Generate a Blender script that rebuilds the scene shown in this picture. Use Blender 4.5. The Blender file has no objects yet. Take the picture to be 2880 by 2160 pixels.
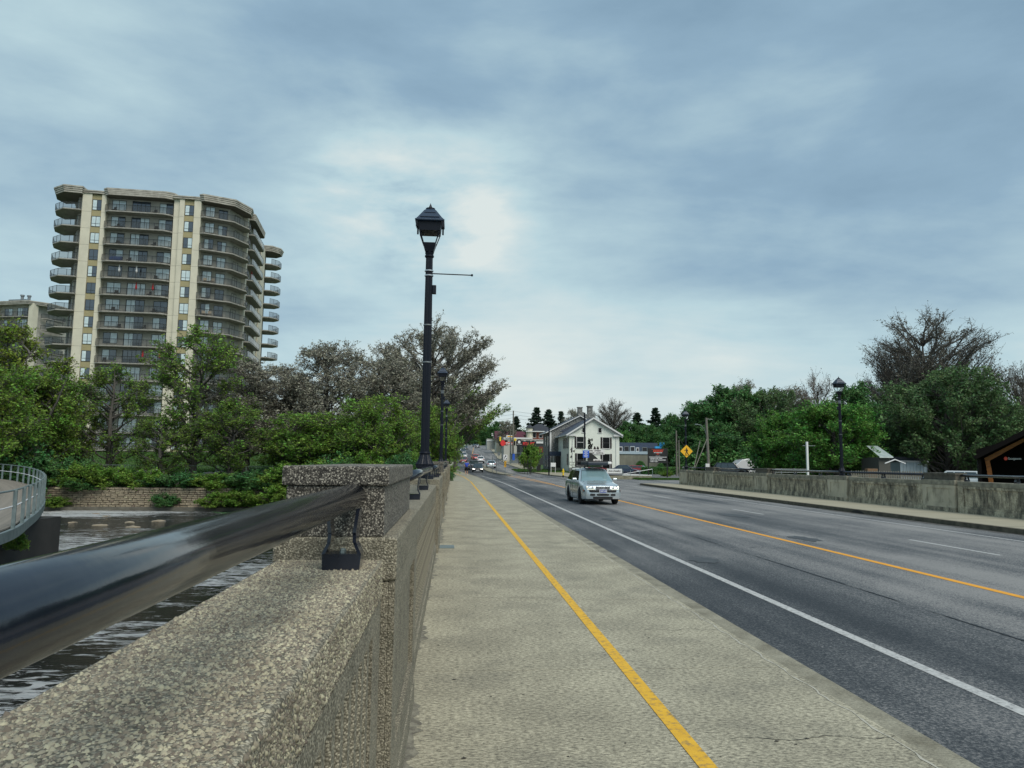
import bpy, math, random
import numpy as np
from mathutils import Vector, Matrix
random.seed(7); RNG = np.random.default_rng(11)
S = bpy.context.scene
C = S.collection
R = math.radians
# ------------------------------------------------------------------ camera
TH, PSI, RHO, FPX = R(6.09175), R(4.53513), R(0.6), 2040.0
EYE = Vector((0, 0, 1.72))
MC = Matrix.Rotation(-PSI, 3, 'Z') @ Matrix.Rotation(math.pi/2 + TH, 3, 'X') @ Matrix.Rotation(RHO, 3, 'Z')
cd = bpy.data.cameras.new('camera'); cam = bpy.data.objects.new('camera', cd); C.objects.link(cam)
cd.sensor_width = 36; cd.lens = FPX/2880*36; cd.clip_start = 0.05; cd.clip_end = 6000
cam.matrix_world = Matrix.Translation(EYE) @ MC.to_4x4()
S.camera = cam
def ray(px, py): return MC @ Vector(((px-1440)/FPX, -(py-1080)/FPX, -1))
def at(px, py, Y): d = ray(px, py); return EYE + d*(Y/d.y)           # surveyed points: sight line at a known distance
def atz(px, py, z): d = ray(px, py); return EYE + d*((z-EYE.z)/d.z)
# ------------------------------------------------------------------ world
SUN_EL, SUN_AZ = R(50), R(150)          # azimuth measured from +Y towards +X
W = bpy.data.worlds.new('World'); S.world = W; W.use_nodes = True
wt = W.node_tree; wn, wl = wt.nodes, wt.links
bg = wn['Background']; bg.inputs['Strength'].default_value = 0.1
def N(t, tree=None, **k):
    n = (tree or wn).new(t)
    for a, b in k.items(): setattr(n, a, b)
    return n
sky = N('ShaderNodeTexSky', sky_type='NISHITA'); sky.sun_disc = False
sky.sun_elevation = SUN_EL; sky.sun_rotation = SUN_AZ; sky.dust_density = 3
tc = N('ShaderNodeTexCoord')
sep = N('ShaderNodeSeparateXYZ'); wl.new(tc.outputs['Generated'], sep.inputs[0])
def M(op, a, b=None, c=None, clamp=False, nodes=None, links=None):
    n = (nodes or wn).new('ShaderNodeMath'); n.operation = op; n.use_clamp = clamp
    for i, x in enumerate((a, b, c)):
        if x is None: continue
        if isinstance(x, (int, float)): n.inputs[i].default_value = x
        else: (links or wl).new(x, n.inputs[i])
    return n.outputs[0]
zc = M('MAXIMUM', sep.outputs[2], 0.0)
den = M('ADD', zc, 0.16)
cmb = N('ShaderNodeCombineXYZ')
wl.new(M('DIVIDE', sep.outputs[0], den), cmb.inputs[0]); wl.new(M('DIVIDE', sep.outputs[1], den), cmb.inputs[1])
def wnoise(scale, det, rough, loc, stretch=(1, 1, 1), dist=0.0):
    mp = N('ShaderNodeMapping'); wl.new(cmb.outputs[0], mp.inputs[0])
    mp.inputs['Location'].default_value = loc; mp.inputs['Scale'].default_value = stretch
    n = N('ShaderNodeTexNoise'); wl.new(mp.outputs[0], n.inputs['Vector'])
    n.inputs['Scale'].default_value = scale; n.inputs['Detail'].default_value = det
    n.inputs['Roughness'].default_value = rough; n.inputs['Distortion'].default_value = dist
    return n.outputs[0]
n1 = wnoise(0.8, 5, .5, (3.1, 1.7, 0), (1, .8, 1), .5)
n2 = wnoise(1.7, 7, .55, (7.3, 2.2, 0), (.55, 1.25, 1), .5)
def blob(px, py, width, amp):                                        # a thin place in the cloud deck
    d = ray(px, py).normalized()
    v = N('ShaderNodeVectorMath', operation='DOT_PRODUCT'); wl.new(tc.outputs['Generated'], v.inputs[0]); v.inputs[1].default_value = d
    e = M('DIVIDE', M('SUBTRACT', v.outputs['Value'], 1.0), width*width/2)
    return M('MULTIPLY', M('EXPONENT', e), amp)
n3 = N('ShaderNodeTexNoise'); n3m = N('ShaderNodeMapping'); wl.new(tc.outputs['Generated'], n3m.inputs[0]); n3m.inputs['Scale'].default_value = (1, 1, 2.6); n3m.inputs['Location'].default_value = (.3, 1.1, .2)
wl.new(n3m.outputs[0], n3.inputs['Vector']); n3.inputs['Scale'].default_value = 3.2; n3.inputs['Detail'].default_value = 8; n3.inputs['Roughness'].default_value = .55; n3.inputs['Distortion'].default_value = .15
lum = M('ADD', M('MULTIPLY', M('SUBTRACT', n2, .5), .30), M('MULTIPLY', M('SUBTRACT', n3.outputs[0], .5), .66))
for b in (M('MULTIPLY', blob(1310, 640, .085, .75), M('SUBTRACT', M('MULTIPLY', n3.outputs[0], 3.0), 1.0, clamp=True)), M('MULTIPLY', blob(1050, 540, .08, .6), M('SUBTRACT', M('MULTIPLY', n3.outputs[0], 3.0), 1.0, clamp=True)), blob(1480, 1090, .25, .12), blob(-100, -50, .35, .20), blob(350, 420, .4, -.10), blob(1000, 950, .2, .06), blob(2300, 620, .3, -.05), blob(1800, 1000, .25, .06)):
    lum = M('ADD', lum, b)
hz_ = M('MULTIPLY', M('EXPONENT', M('MULTIPLY', M('MULTIPLY', sep.outputs[2], sep.outputs[2]), -15.0)), .38)
lum = M('ADD', M('ADD', lum, hz_), .465, clamp=False)
ramp = N('ShaderNodeValToRGB'); wl.new(lum, ramp.inputs[0])
cr = ramp.color_ramp
for p, c in ((0, (.081, .126, .17)), (.30, (.109, .174, .235)), (.5, (.15, .227, .292)), (.75, (.263, .352, .381)), (1, (.381, .421, .413))):
    e = cr.elements.new(p) if p not in (0, 1) else cr.elements[0 if p == 0 else -1]
    e.color = (*c, 1)
cr.elements[-1].position = 1.0
vm = N('ShaderNodeVectorMath', operation='SCALE'); wl.new(ramp.outputs[0], vm.inputs[0]); vm.inputs['Scale'].default_value = 10.0
mx = N('ShaderNodeMix', data_type='RGBA'); mx.inputs[0].default_value = 0.97
wl.new(sky.outputs[0], mx.inputs[6]); wl.new(vm.outputs[0], mx.inputs[7]); wl.new(mx.outputs[2], bg.inputs['Color'])
sd = bpy.data.lights.new('sun', 'SUN'); sd.energy = 1.5; sd.angle = R(40); sd.color = (1, .95, .86)
so = bpy.data.objects.new('sun', sd); C.objects.link(so)
sdir = Vector((math.sin(SUN_AZ)*math.cos(SUN_EL), math.cos(SUN_AZ)*math.cos(SUN_EL), math.sin(SUN_EL)))
so.rotation_euler = sdir.to_track_quat('Z', 'Y').to_euler(); so.location = sdir*60
S.view_settings.view_transform = 'Standard'; S.view_settings.look = 'None'
S.view_settings.exposure = 0.92; S.view_settings.gamma = 1; S.view_settings.use_curve_mapping = False
# ------------------------------------------------------------------ materials
MATS = {}
def mat(name, col, rough=.8, metal=0, col2=None, nscale=3, ndet=6, contrast=1.0, bump=0, bscale=40, stretch=(1, 1, 1), spec=.5, island=0, coat=0, col3=None, n3=.4, vor=None, trans=0):
    if name in MATS: return MATS[name]
    m = bpy.data.materials.new(name); m.use_nodes = True; MATS[name] = m
    t = m.node_tree; n, l = t.nodes, t.links; b = n['Principled BSDF']
    b.inputs['Roughness'].default_value = rough; b.inputs['Metallic'].default_value = metal
    b.inputs['Specular IOR Level'].default_value = spec; b.inputs['Coat Weight'].default_value = coat
    b.inputs['Coat Roughness'].default_value = .05
    c = n.new('ShaderNodeTexCoord'); mp = n.new('ShaderNodeMapping'); l.new(c.outputs['Object'], mp.inputs[0]); mp.inputs['Scale'].default_value = stretch
    out = None
    def noise(sc, det=6, vec=mp.outputs[0], rgh=.6):
        x = n.new('ShaderNodeTexNoise'); x.inputs['Scale'].default_value = sc; x.inputs['Detail'].default_value = det; x.inputs['Roughness'].default_value = rgh
        l.new(vec, x.inputs['Vector']); return x.outputs[0]
    def mixc(f, a, bb):
        x = n.new('ShaderNodeMix'); x.data_type = 'RGBA'
        if isinstance(f, float): x.inputs[0].default_value = f
        else: l.new(f, x.inputs[0])
        for i, q in ((6, a), (7, bb)):
            if isinstance(q, tuple): x.inputs[i].default_value = (*q, 1)
            else: l.new(q, x.inputs[i])
        return x.outputs[2]
    cur = tuple(col)
    if col2 is not None:
        f = M('ADD', M('MULTIPLY', M('SUBTRACT', noise(nscale, ndet), .5, nodes=n, links=l), 3*contrast, nodes=n, links=l), .5, clamp=True, nodes=n, links=l)
        cur = mixc(f, cur, tuple(col2))
    if col3 is not None:
        f = M('MULTIPLY', M('SUBTRACT', noise(n3, 5), .52, nodes=n, links=l), 6, clamp=True, nodes=n, links=l)
        cur = mixc(f, cur, tuple(col3))
    if vor:                                                          # pebbles: cell colours and dark gaps
        sc, lo, hi, amt = vor
        v = n.new('ShaderNodeTexVoronoi'); v.inputs['Scale'].default_value = sc; l.new(c.outputs['Object'], v.inputs['Vector'])
        bw = n.new('ShaderNodeRGBToBW'); l.new(v.outputs['Color'], bw.inputs[0])
        rp = n.new('ShaderNodeValToRGB'); l.new(bw.outputs[0], rp.inputs[0])
        rp.color_ramp.elements[0].color = (*lo, 1); rp.color_ramp.elements[1].color = (*hi, 1)
        rp.color_ramp.elements[0].position = .25; rp.color_ramp.elements[1].position = .8
        pb = rp.outputs[0]; dn = n.new('ShaderNodeTexNoise'); dn.inputs['Scale'].default_value = sc*1.6; l.new(c.outputs['Object'], dn.inputs['Vector']); va = n.new('ShaderNodeVectorMath'); va.operation = 'MULTIPLY_ADD'; l.new(dn.outputs['Color'], va.inputs[0]); va.inputs[1].default_value = (.75/sc,)*3; l.new(c.outputs['Object'], va.inputs[2]); l.new(va.outputs[0], v.inputs['Vector'])
        gap = M('MULTIPLY', M('SUBTRACT', v.outputs['Distance'], .38, nodes=n, links=l), 3.0, clamp=True, nodes=n, links=l)
        pb = mixc(gap, pb, tuple(x*.35 for x in lo))
        cur = mixc(float(amt), cur, pb)
    if island:
        g = n.new('ShaderNodeNewGeometry')
        h = n.new('ShaderNodeHueSaturation')
        if isinstance(cur, tuple): h.inputs['Color'].default_value = (*cur, 1)
        else: l.new(cur, h.inputs['Color'])
        l.new(M('ADD', M('MULTIPLY', g.outputs['Random Per Island'], 2*island, nodes=n, links=l), 1-island, nodes=n, links=l), h.inputs['Value'])
        l.new(M('ADD', M('MULTIPLY', g.outputs['Random Per Island'], .05, nodes=n, links=l), .475, nodes=n, links=l), h.inputs['Hue'])
        cur = h.outputs[0]
    if isinstance(cur, tuple): b.inputs['Base Color'].default_value = (*cur, 1)
    else: l.new(cur, b.inputs['Base Color'])
    if trans:
        tr = n.new('ShaderNodeBsdfTranslucent')
        if isinstance(cur, tuple): tr.inputs[0].default_value = (*cur, 1)
        else: l.new(cur, tr.inputs[0])
        ms = n.new('ShaderNodeMixShader'); ms.inputs[0].default_value = trans
        l.new(b.outputs[0], ms.inputs[1]); l.new(tr.outputs[0], ms.inputs[2]); l.new(ms.outputs[0], n['Material Output'].inputs['Surface'])
    if bump:
        bp = n.new('ShaderNodeBump'); bp.inputs['Strength'].default_value = 1; bp.inputs['Distance'].default_value = bump
        if vor:
            l.new(M('SUBTRACT', M('MULTIPLY', noise(bscale, 5, c.outputs['Object']), .5, nodes=n, links=l), v.outputs['Distance'], nodes=n, links=l), bp.inputs['Height'])
        else: l.new(noise(bscale, 6, rgh=.65), bp.inputs['Height'])
        l.new(bp.outputs[0], b.inputs['Normal'])
    return m
def glass(name, col=(.02, .03, .035), rough=.05):
    return mat(name, col, rough, 0, spec=.9, coat=.6)
m_conc_pebble = mat('pebbled_concrete', (.33, .30, .215), .9, col2=(.19, .17, .12), nscale=2.2, bump=.005, bscale=110, vor=(120, (.15, .135, .10), (.60, .55, .42), .62), col3=(.09, .085, .05), n3=5)
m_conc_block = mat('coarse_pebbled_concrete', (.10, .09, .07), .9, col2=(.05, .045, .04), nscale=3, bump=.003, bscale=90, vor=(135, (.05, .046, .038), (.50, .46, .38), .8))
m_conc_pier = mat('pier_concrete', (.55, .50, .37), .93, col2=(.40, .36, .27), nscale=1.6, stretch=(1, 1, .5), bump=.006, bscale=30, col3=(.2, .185, .14), n3=2)
m_conc_old = mat('weathered_concrete', (.55, .49, .35), .93, col2=(.17, .15, .11), nscale=4.5, stretch=(1, 1, .4), contrast=1.3, bump=.012, bscale=30, col3=(.10, .095, .075), n3=2.2)
m_path = mat('path_concrete', (.45, .415, .305), .92, col2=(.31, .285, .21), nscale=1.1, contrast=1.0, bump=.007, bscale=55, col3=(.28, .26, .195), n3=1.3)
m_kerb = mat('kerb_concrete', (.33, .31, .235), .92, col2=(.17, .155, .11), nscale=3, bump=.004, bscale=60)
m_kerb_dark = mat('weathered_kerb', (.15, .13, .09), .95, col2=(.07, .062, .045), nscale=4, bump=.01, bscale=30)
m_deck = mat('bridge_concrete', (.16, .15, .12), .9, col2=(.08, .075, .06), nscale=1, bump=.01, bscale=8)
m_grass = mat('grass', (.035, .085, .012), .95, col2=(.06, .12, .02), nscale=.6, bump=.06, bscale=12, col3=(.02, .05, .01), n3=.12)
m_earth = mat('bank_earth', (.05, .06, .025), .95, col2=(.025, .045, .012), nscale=.5, bump=.1, bscale=4)
m_yellow = mat('yellow_road_paint', (.75, .44, .03), .75, col2=(.62, .34, .02), nscale=9, contrast=.8, bump=.002, bscale=80, col3=(.30, .2, .07), n3=18)
m_orange = mat('orange_road_paint', (.80, .36, .02), .75, col2=(.62, .28, .02), nscale=9, contrast=.8)
m_white = mat('white_road_paint', (.52, .52, .50), .75, col2=(.36, .36, .35), nscale=14, bump=.002, bscale=80, col3=(.16, .16, .16), n3=25)
m_black = mat('black_gloss_paint', (.004, .007, .014), .13, spec=.6, coat=0, bump=.0003, bscale=30, col2=(.02, .024, .035), nscale=5)
m_lamp = mat('lamp_black_metal', (.004, .006, .013), .42, spec=.3)
m_chrome = mat('bright_steel', (.6, .6, .6), .3, 1)
m_steel = mat('grey_steel', (.25, .27, .28), .5, .6, col2=(.18, .2, .2), nscale=4)
m_galv = mat('galvanised_steel', (.22, .27, .27), .5, .3, col2=(.13, .17, .17), nscale=4)
m_wood = mat('grey_deck_boards', (.26, .23, .19), .85, col2=(.13, .115, .095), nscale=4, stretch=(1, 1, 1), bump=.004, bscale=30, island=.2)
m_pole = mat('weathered_wood_pole', (.22, .21, .18), .9, col2=(.12, .11, .09), nscale=6, stretch=(3, 3, .3))
m_bark = mat('bark', (.13, .122, .108), .95, col2=(.07, .065, .057), nscale=4, stretch=(3, 3, .5))
m_twig = mat('dark_twigs', (.045, .036, .032), .95)
m_stone = mat('rubble_stone', (.36, .30, .215), .9, col2=(.17, .14, .10), nscale=2.5, bump=.02, bscale=8, island=.4)
m_mortar = mat('dark_mortar', (.035, .03, .022), .95, col2=(.06, .05, .04), nscale=2)
m_glass = mat('dark_window_glass', (.006, .007, .008), .12, spec=.25)
m_carglass = glass('car_glass', (.03, .045, .05), .03)
m_tyre = mat('tyre_rubber', (.012, .012, .012), .85)
m_blackplastic = mat('black_plastic', (.012, .012, .013), .55)
m_hub = mat('alloy_wheel', (.28, .28, .28), .35, .8)
m_lens = mat('headlight_lens', (.80, .80, .68), .12, spec=.9, coat=.8)
m_tail = mat('red_tail_light', (.35, .01, .01), .2, coat=.5)
m_amber = mat('amber_indicator', (.5, .10, .02), .3)
m_plate = mat('number_plate', (.05, .08, .30), .4)
m_platetext = mat('white_plastic', (.75, .75, .73), .5)
def path_grain(m, amt=.5, sc=48):
    # fine open-grained mottling on top of the base colour
    t = m.node_tree; n, l = t.nodes, t.links; b = n['Principled BSDF']; K = dict(nodes=n, links=l)
    src = b.inputs['Base Color'].links[0].from_socket; c = n.new('ShaderNodeTexCoord')
    mp = n.new('ShaderNodeMapping'); l.new(c.outputs['Object'], mp.inputs[0]); mp.inputs['Scale'].default_value = (.75, 1.5, 1)
    a = n.new('ShaderNodeTexNoise'); a.inputs['Scale'].default_value = sc; a.inputs['Detail'].default_value = 6; a.inputs['Roughness'].default_value = .8; l.new(mp.outputs[0], a.inputs['Vector'])
    f = M('ADD', M('MULTIPLY', M('SUBTRACT', a.outputs[0], .5, **K), 4.5*amt, **K), 1.0-amt*.15, clamp=False, **K)
    f = M('MINIMUM', M('MAXIMUM', f, .35, **K), 1.45, **K)
    h = n.new('ShaderNodeHueSaturation'); l.new(src, h.inputs['Color']); l.new(f, h.inputs['Value']); l.new(h.outputs[0], b.inputs['Base Color'])
path_grain(m_path, 1.05, 34); path_grain(m_kerb, .6, 50); path_grain(m_conc_old, .6, 14); path_grain(m_conc_pebble, .4, 60)
# asphalt
def asphalt():
    m = mat('asphalt', (.05, .054, .06), .88, bump=.004, bscale=150)
    t = m.node_tree; n, l = t.nodes, t.links; b = n['Principled BSDF']
    c = n.new('ShaderNodeTexCoord'); sp = n.new('ShaderNodeSeparateXYZ'); l.new(c.outputs['Object'], sp.inputs[0])
    def nz(sc, st, det=5, rg=.6):
        mp = n.new('ShaderNodeMapping'); l.new(c.outputs['Object'], mp.inputs[0]); mp.inputs['Scale'].default_value = st
        x = n.new('ShaderNodeTexNoise'); x.inputs['Scale'].default_value = sc; x.inputs['Detail'].default_value = det; x.inputs['Roughness'].default_value = rg
        l.new(mp.outputs[0], x.inputs['Vector']); return x.outputs[0]
    K = dict(nodes=n, links=l)
    # worn wheel lanes: long soft bands, fine aggregate speckle, patchwork
    band = nz(.9, (1, .03, 1), 3)
    patch = nz(.25, (1, .6, 1), 6)
    speck = nz(38, (1, 1, 1), 4, .85)
    f = M('ADD', M('MULTIPLY', M('SUBTRACT', band, .5, **K), 1.5, **K), M('MULTIPLY', M('SUBTRACT', patch, .5, **K), 1.6, **K), **K)
    f = M('ADD', f, M('MULTIPLY', M('SUBTRACT', speck, .5, **K), 3.6, **K), **K)
    # right carriageway is older, greyer asphalt
    g = M('MULTIPLY', M('SUBTRACT', sp.outputs[0], 6.15, **K), 2.5, clamp=True, **K)
    f = M('ADD', f, M('MULTIPLY', g, .38, **K), **K)
    f = M('ADD', f, .36, clamp=True, **K)
    r = n.new('ShaderNodeValToRGB'); l.new(f, r.inputs[0])
    r.color_ramp.elements[0].color = (.016, .022, .028, 1); r.color_ramp.elements[1].color = (.24, .235, .225, 1)
    e = r.color_ramp.elements.new(.5); e.color = (.075, .082, .088, 1)
    l.new(r.outputs[0], b.inputs['Base Color'])
    return m
m_asph = asphalt()
def water():
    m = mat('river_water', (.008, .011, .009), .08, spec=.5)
    t = m.node_tree; n, l = t.nodes, t.links; b = n['Principled BSDF']; K = dict(nodes=n, links=l)
    c = n.new('ShaderNodeTexCoord')
    def nz(sc, st, det=6, rg=.6, dist=0):
        mp = n.new('ShaderNodeMapping'); l.new(c.outputs['Object'], mp.inputs[0]); mp.inputs['Scale'].default_value = st
        x = n.new('ShaderNodeTexNoise'); x.inputs['Scale'].default_value = sc; x.inputs['Detail'].default_value = det; x.inputs['Roughness'].default_value = rg
        x.inputs['Distortion'].default_value = dist
        l.new(mp.outputs[0], x.inputs['Vector']); return x.outputs[0]
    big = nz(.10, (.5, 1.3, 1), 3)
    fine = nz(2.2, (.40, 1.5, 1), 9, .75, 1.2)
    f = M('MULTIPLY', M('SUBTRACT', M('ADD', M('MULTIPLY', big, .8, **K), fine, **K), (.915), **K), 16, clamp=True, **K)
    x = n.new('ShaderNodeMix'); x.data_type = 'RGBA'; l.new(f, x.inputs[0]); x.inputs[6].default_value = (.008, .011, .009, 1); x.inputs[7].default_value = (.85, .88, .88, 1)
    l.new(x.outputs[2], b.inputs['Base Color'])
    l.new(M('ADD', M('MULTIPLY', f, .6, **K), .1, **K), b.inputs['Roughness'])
    bp = n.new('ShaderNodeBump'); bp.inputs['Distance'].default_value = 1.1
    l.new(M('ADD', nz(2.4, (.5, 1.6, 1), 8, .7), M('MULTIPLY', f, .1, **K), **K), bp.inputs['Height']); l.new(bp.outputs[0], b.inputs['Normal'])
    return m
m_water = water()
# ------------------------------------------------------------------ mesh builder
class MB:
    def __init__(s): s.v = []; s.f = []; s.mi = []
    def add(s, vs, fs, mi=0):
        o = len(s.v); s.v += [tuple(x) for x in vs]; s.f += [tuple(i+o for i in f) for f in fs]; s.mi += [mi]*len(fs); return s
    def box(s, x0, x1, y0, y1, z0, z1, mi=0, rz=0, ry=0, rx=0, c=None):
        vs = [Vector((x, y, z)) for z in (z0, z1) for y in (y0, y1) for x in (x0, x1)]
        if rz or ry or rx:
            cc = Vector(c) if c else Vector(((x0+x1)/2, (y0+y1)/2, (z0+z1)/2))
            m = Matrix.Rotation(rz, 3, 'Z') @ Matrix.Rotation(ry, 3, 'Y') @ Matrix.Rotation(rx, 3, 'X')
            vs = [m @ (v-cc)+cc for v in vs]
        return s.add(vs, [(0, 2, 3, 1), (4, 5, 7, 6), (0, 1, 5, 4), (2, 6, 7, 3), (0, 4, 6, 2), (1, 3, 7, 5)], mi)
    def prism(s, poly, z0, z1, mi=0):                               # poly in xy, counter-clockwise
        n = len(poly)
        vs = [(x, y, z0) for x, y in poly]+[(x, y, z1) for x, y in poly]
        return s.add(vs, [tuple(range(n))[::-1], tuple(range(n, 2*n))]+[(i, (i+1) % n, n+(i+1) % n, n+i) for i in range(n)], mi)
    def prism_y(s, poly, y0, y1, mi=0):                             # poly in xz, extruded along y
        n = len(poly)
        vs = [(x, y0, z) for x, z in poly]+[(x, y1, z) for x, z in poly]
        return s.add(vs, [tuple(range(n)), tuple(range(n, 2*n))[::-1]]+[(i, n+i, n+(i+1) % n, (i+1) % n) for i in range(n)], mi)
    def prism_x(s, poly, x0, x1, mi=0):                             # poly in yz, extruded along x
        n = len(poly)
        vs = [(x0, y, z) for y, z in poly]+[(x1, y, z) for y, z in poly]
        return s.add(vs, [tuple(range(n))[::-1], tuple(range(n, 2*n))]+[(i, (i+1) % n, n+(i+1) % n, n+i) for i in range(n)], mi)
    def tube(s, pts, r, n=8, mi=0, cap=True):
        pts = [Vector(p) for p in pts]; rr = r if isinstance(r, (list, tuple)) else [r]*len(pts)
        vs = []; up = Vector((0, 0, 1))
        for i, p in enumerate(pts):
            t = (pts[min(i+1, len(pts)-1)]-pts[max(i-1, 0)]).normalized()
            a = t.cross(up)
            if a.length < 1e-3: a = t.cross(Vector((1, 0, 0)))
            a.normalize(); b = t.cross(a)
            vs += [p+(a*math.cos(2*math.pi*k/n)+b*math.sin(2*math.pi*k/n))*rr[i] for k in range(n)]
        fs = [(i*n+k, i*n+(k+1) % n, (i+1)*n+(k+1) % n, (i+1)*n+k) for i in range(len(pts)-1) for k in range(n)]
        if cap: fs += [tuple(range(n))[::-1], tuple(range((len(pts)-1)*n, len(pts)*n))]
        return s.add(vs, fs, mi)
    def lathe(s, prof, n=16, c=(0, 0, 0), mi=0, sq=False, rot=0, flute=0):
        vs = []
        for r, z in prof:
            for k in range(n):
                a = 2*math.pi*k/n+rot; q = r*(1/math.cos(math.pi/n) if sq else 1)*(1-flute*(k % 2))
                vs.append((c[0]+q*math.cos(a), c[1]+q*math.sin(a), c[2]+z))
        fs = [(i*n+k, i*n+(k+1) % n, (i+1)*n+(k+1) % n, (i+1)*n+k) for i in range(len(prof)-1) for k in range(n)]
        fs += [tuple(range(n))[::-1], tuple(range((len(prof)-1)*n, len(prof)*n))]
        return s.add(vs, fs, mi)
    def mesh(s, name, mats):
        me = bpy.data.meshes.new(name); me.from_pydata(s.v, [], s.f)
        for m in (mats if isinstance(mats, (list, tuple)) else [mats]): me.materials.append(m)
        if any(s.mi): me.polygons.foreach_set('material_index', s.mi)
        return me
    def build(s, name, mats, parent=None, smooth=False, bevel=0, loc=None, rz=0):
        me = s.mesh(name, mats)
        o = bpy.data.objects.new(name, me); C.objects.link(o)
        if parent: o.parent = parent
        if loc is not None: o.location = loc
        if rz: o.rotation_euler = (0, 0, rz)
        if smooth: me.shade_smooth() if hasattr(me, 'shade_smooth') else me.polygons.foreach_set('use_smooth', [True]*len(me.polygons))
        if bevel:
            b = o.modifiers.new('bevel', 'BEVEL'); b.width = bevel; b.segments = 2; b.limit_method = 'ANGLE'
        return o
def nbuild(name, V, F, m, parent=None, smooth=False, loc=None, kind=None):   # numpy arrays, faces all the same size
    me = bpy.data.meshes.new(name); nf, k = F.shape
    me.vertices.add(len(V)); me.vertices.foreach_set('co', V.astype(np.float32).ravel())
    me.loops.add(nf*k); me.loops.foreach_set('vertex_index', F.astype(np.int32).ravel())
    me.polygons.add(nf); me.polygons.foreach_set('loop_start', np.arange(0, nf*k, k, dtype=np.int32))
    if smooth: me.polygons.foreach_set('use_smooth', np.ones(nf, bool))
    me.update(calc_edges=True); me.materials.append(m)
    o = bpy.data.objects.new(name, me); C.objects.link(o)
    if parent: o.parent = parent
    if loc is not None: o.location = loc
    if kind: o['kind'] = kind
    return o
def tag(o, label, cat, group=None):
    o['label'] = label; o['category'] = cat
    if group: o['group'] = group
    return o
def thing(name, label, cat, loc=(0, 0, 0), rz=0, group=None):
    o = bpy.data.objects.new(name, None); C.objects.link(o); o.location = loc; o.rotation_euler = (0, 0, rz); o.empty_display_size = .2
    return tag(o, label, cat, group)
def struct(o): o['kind'] = 'structure'; return o
def share(src, parent=None, loc=None, rz=None, scale=None):
    o = src.copy(); C.objects.link(o); o.parent = parent
    if loc is not None: o.location = loc
    if rz is not None: o.rotation_euler = (0, 0, rz)
    if scale is not None: o.scale = scale
    return o
def copy_tree(root, loc, rz=0, scale=None, label=None, group=None):
    def rec(a, p):
        c = a.copy(); C.objects.link(c); c.parent = p
        for ch in KIDS.get(a.name, a.children): rec(ch, c)
        return c
    r = rec(root, None); r.location = loc; r.rotation_euler = (0, 0, rz)
    if scale: r.scale = scale if isinstance(scale, (tuple, list)) else (scale,)*3
    if label: r['label'] = label
    if group: r['group'] = group
    return r
KIDS = {}
def text(s, size, m, parent, loc, rot=(math.pi/2, 0, 0), name='lettering', depth=.004, align='CENTER', width=None, shear=0, bold=0):
    cu = bpy.data.curves.new(name, 'FONT'); cu.body = s; cu.size = size; cu.align_x = align; cu.align_y = 'CENTER'; cu.extrude = depth; cu.shear = shear; cu.offset = bold; cu.resolution_u = 3
    o = bpy.data.objects.new(name, cu); C.objects.link(o)
    bpy.context.view_layer.update()
    me = bpy.data.meshes.new_from_object(o.evaluated_get(bpy.context.evaluated_depsgraph_get()))
    bpy.data.objects.remove(o); me.name = name
    me.materials.clear(); me.materials.append(m)
    q = bpy.data.objects.new(name, me); C.objects.link(q); q.parent = parent; q.location = loc; q.rotation_euler = rot
    if width and len(me.vertices):
        w = max(v.co.x for v in me.vertices)-min(v.co.x for v in me.vertices)
        q.scale = (width/w, 1, 1)
    return q
def interp(x, xs, ys): return float(np.interp(x, xs, ys))
def vcol(name, rgb, rough=.6, **k): return mat(name, rgb, rough, **k)
# ------------------------------------------------------------------ ground, river, road
PY = [-100, 100, 118, 136, 175, 215, 260, 340, 420, 600, 2000]; PZ = [0, 0, .1, .55, 1.45, 2.8, 4.9, 8.3, 10.8, 12, 14]
def prof(y): return interp(y, PY, PZ)
CYs = [-60, 62, 95, 120, 175, 215, 340, 500]; CXs = [8.2, 8.2, 7.7, 6.3, 5.2, 5.6, 9.6, 19]
def cx(y): return interp(y, CYs, CXs)
def lx(y): return interp(y, [-60, 62, 80, 100, 125, 170, 215, 340, 500], [3.05, 3.05, 2.75, 2.0, .75, .3, .6, 4.2, 13])
def rx_(y): return interp(y, [-60, 62, 85, 100, 125, 160, 215, 340, 500], [15.72, 15.72, 13.9, 13.0, 12.3, 12.0, 12.8, 16.5, 26])
LB = lambda y: interp(y, [66.6, 90, 122, 128, 200, 340, 600], [-.9, .1, 2.5, 3.0, 5, 9, 13])
def terrain(x, y):
    if y > 66.3:
        if x > 0: return prof(y)-.30 + interp(x, [20, 60, 300], [0, .3, 2])*(1 if y > 90 else 0)
        s = min(1, max(0, (-x-1.2)/10)); s = s*s*(3-2*s)
        return (prof(y)-.3)*(1-s)+LB(y)*s
    if x > 19.8: return -.35 if y > 6 else -5
    return -5.0
xs = sorted(set(list(np.linspace(-1400, -120, 14))+list(np.linspace(-120, 60, 121))+[19.6, 19.9]+list(np.linspace(70, 1400, 16))))
ys = sorted(set(list(np.linspace(-300, 0, 7))+[5.8, 6.1]+list(np.linspace(10, 62, 14))+[66.25, 66.45]+list(np.linspace(68, 200, 67))+list(np.linspace(205, 700, 50))+list(np.linspace(760, 2500, 10))))
V = [(x, y, terrain(x, y)) for y in ys for x in xs]; nx = len(xs)
F_ = [(j*nx+i, j*nx+i+1, (j+1)*nx+i+1, (j+1)*nx+i) for j in range(len(ys)-1) for i in range(nx-1)]
g = MB().add(V, F_).build('ground', m_grass, smooth=False); struct(g)
WZ = -2.85
w = MB().add([(-600, -200, WZ), (19.5, -200, WZ), (19.5, 66.4, WZ), (-600, 66.4, WZ)], [(0, 1, 2, 3)]).build('river_water', m_water); struct(w)
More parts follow.
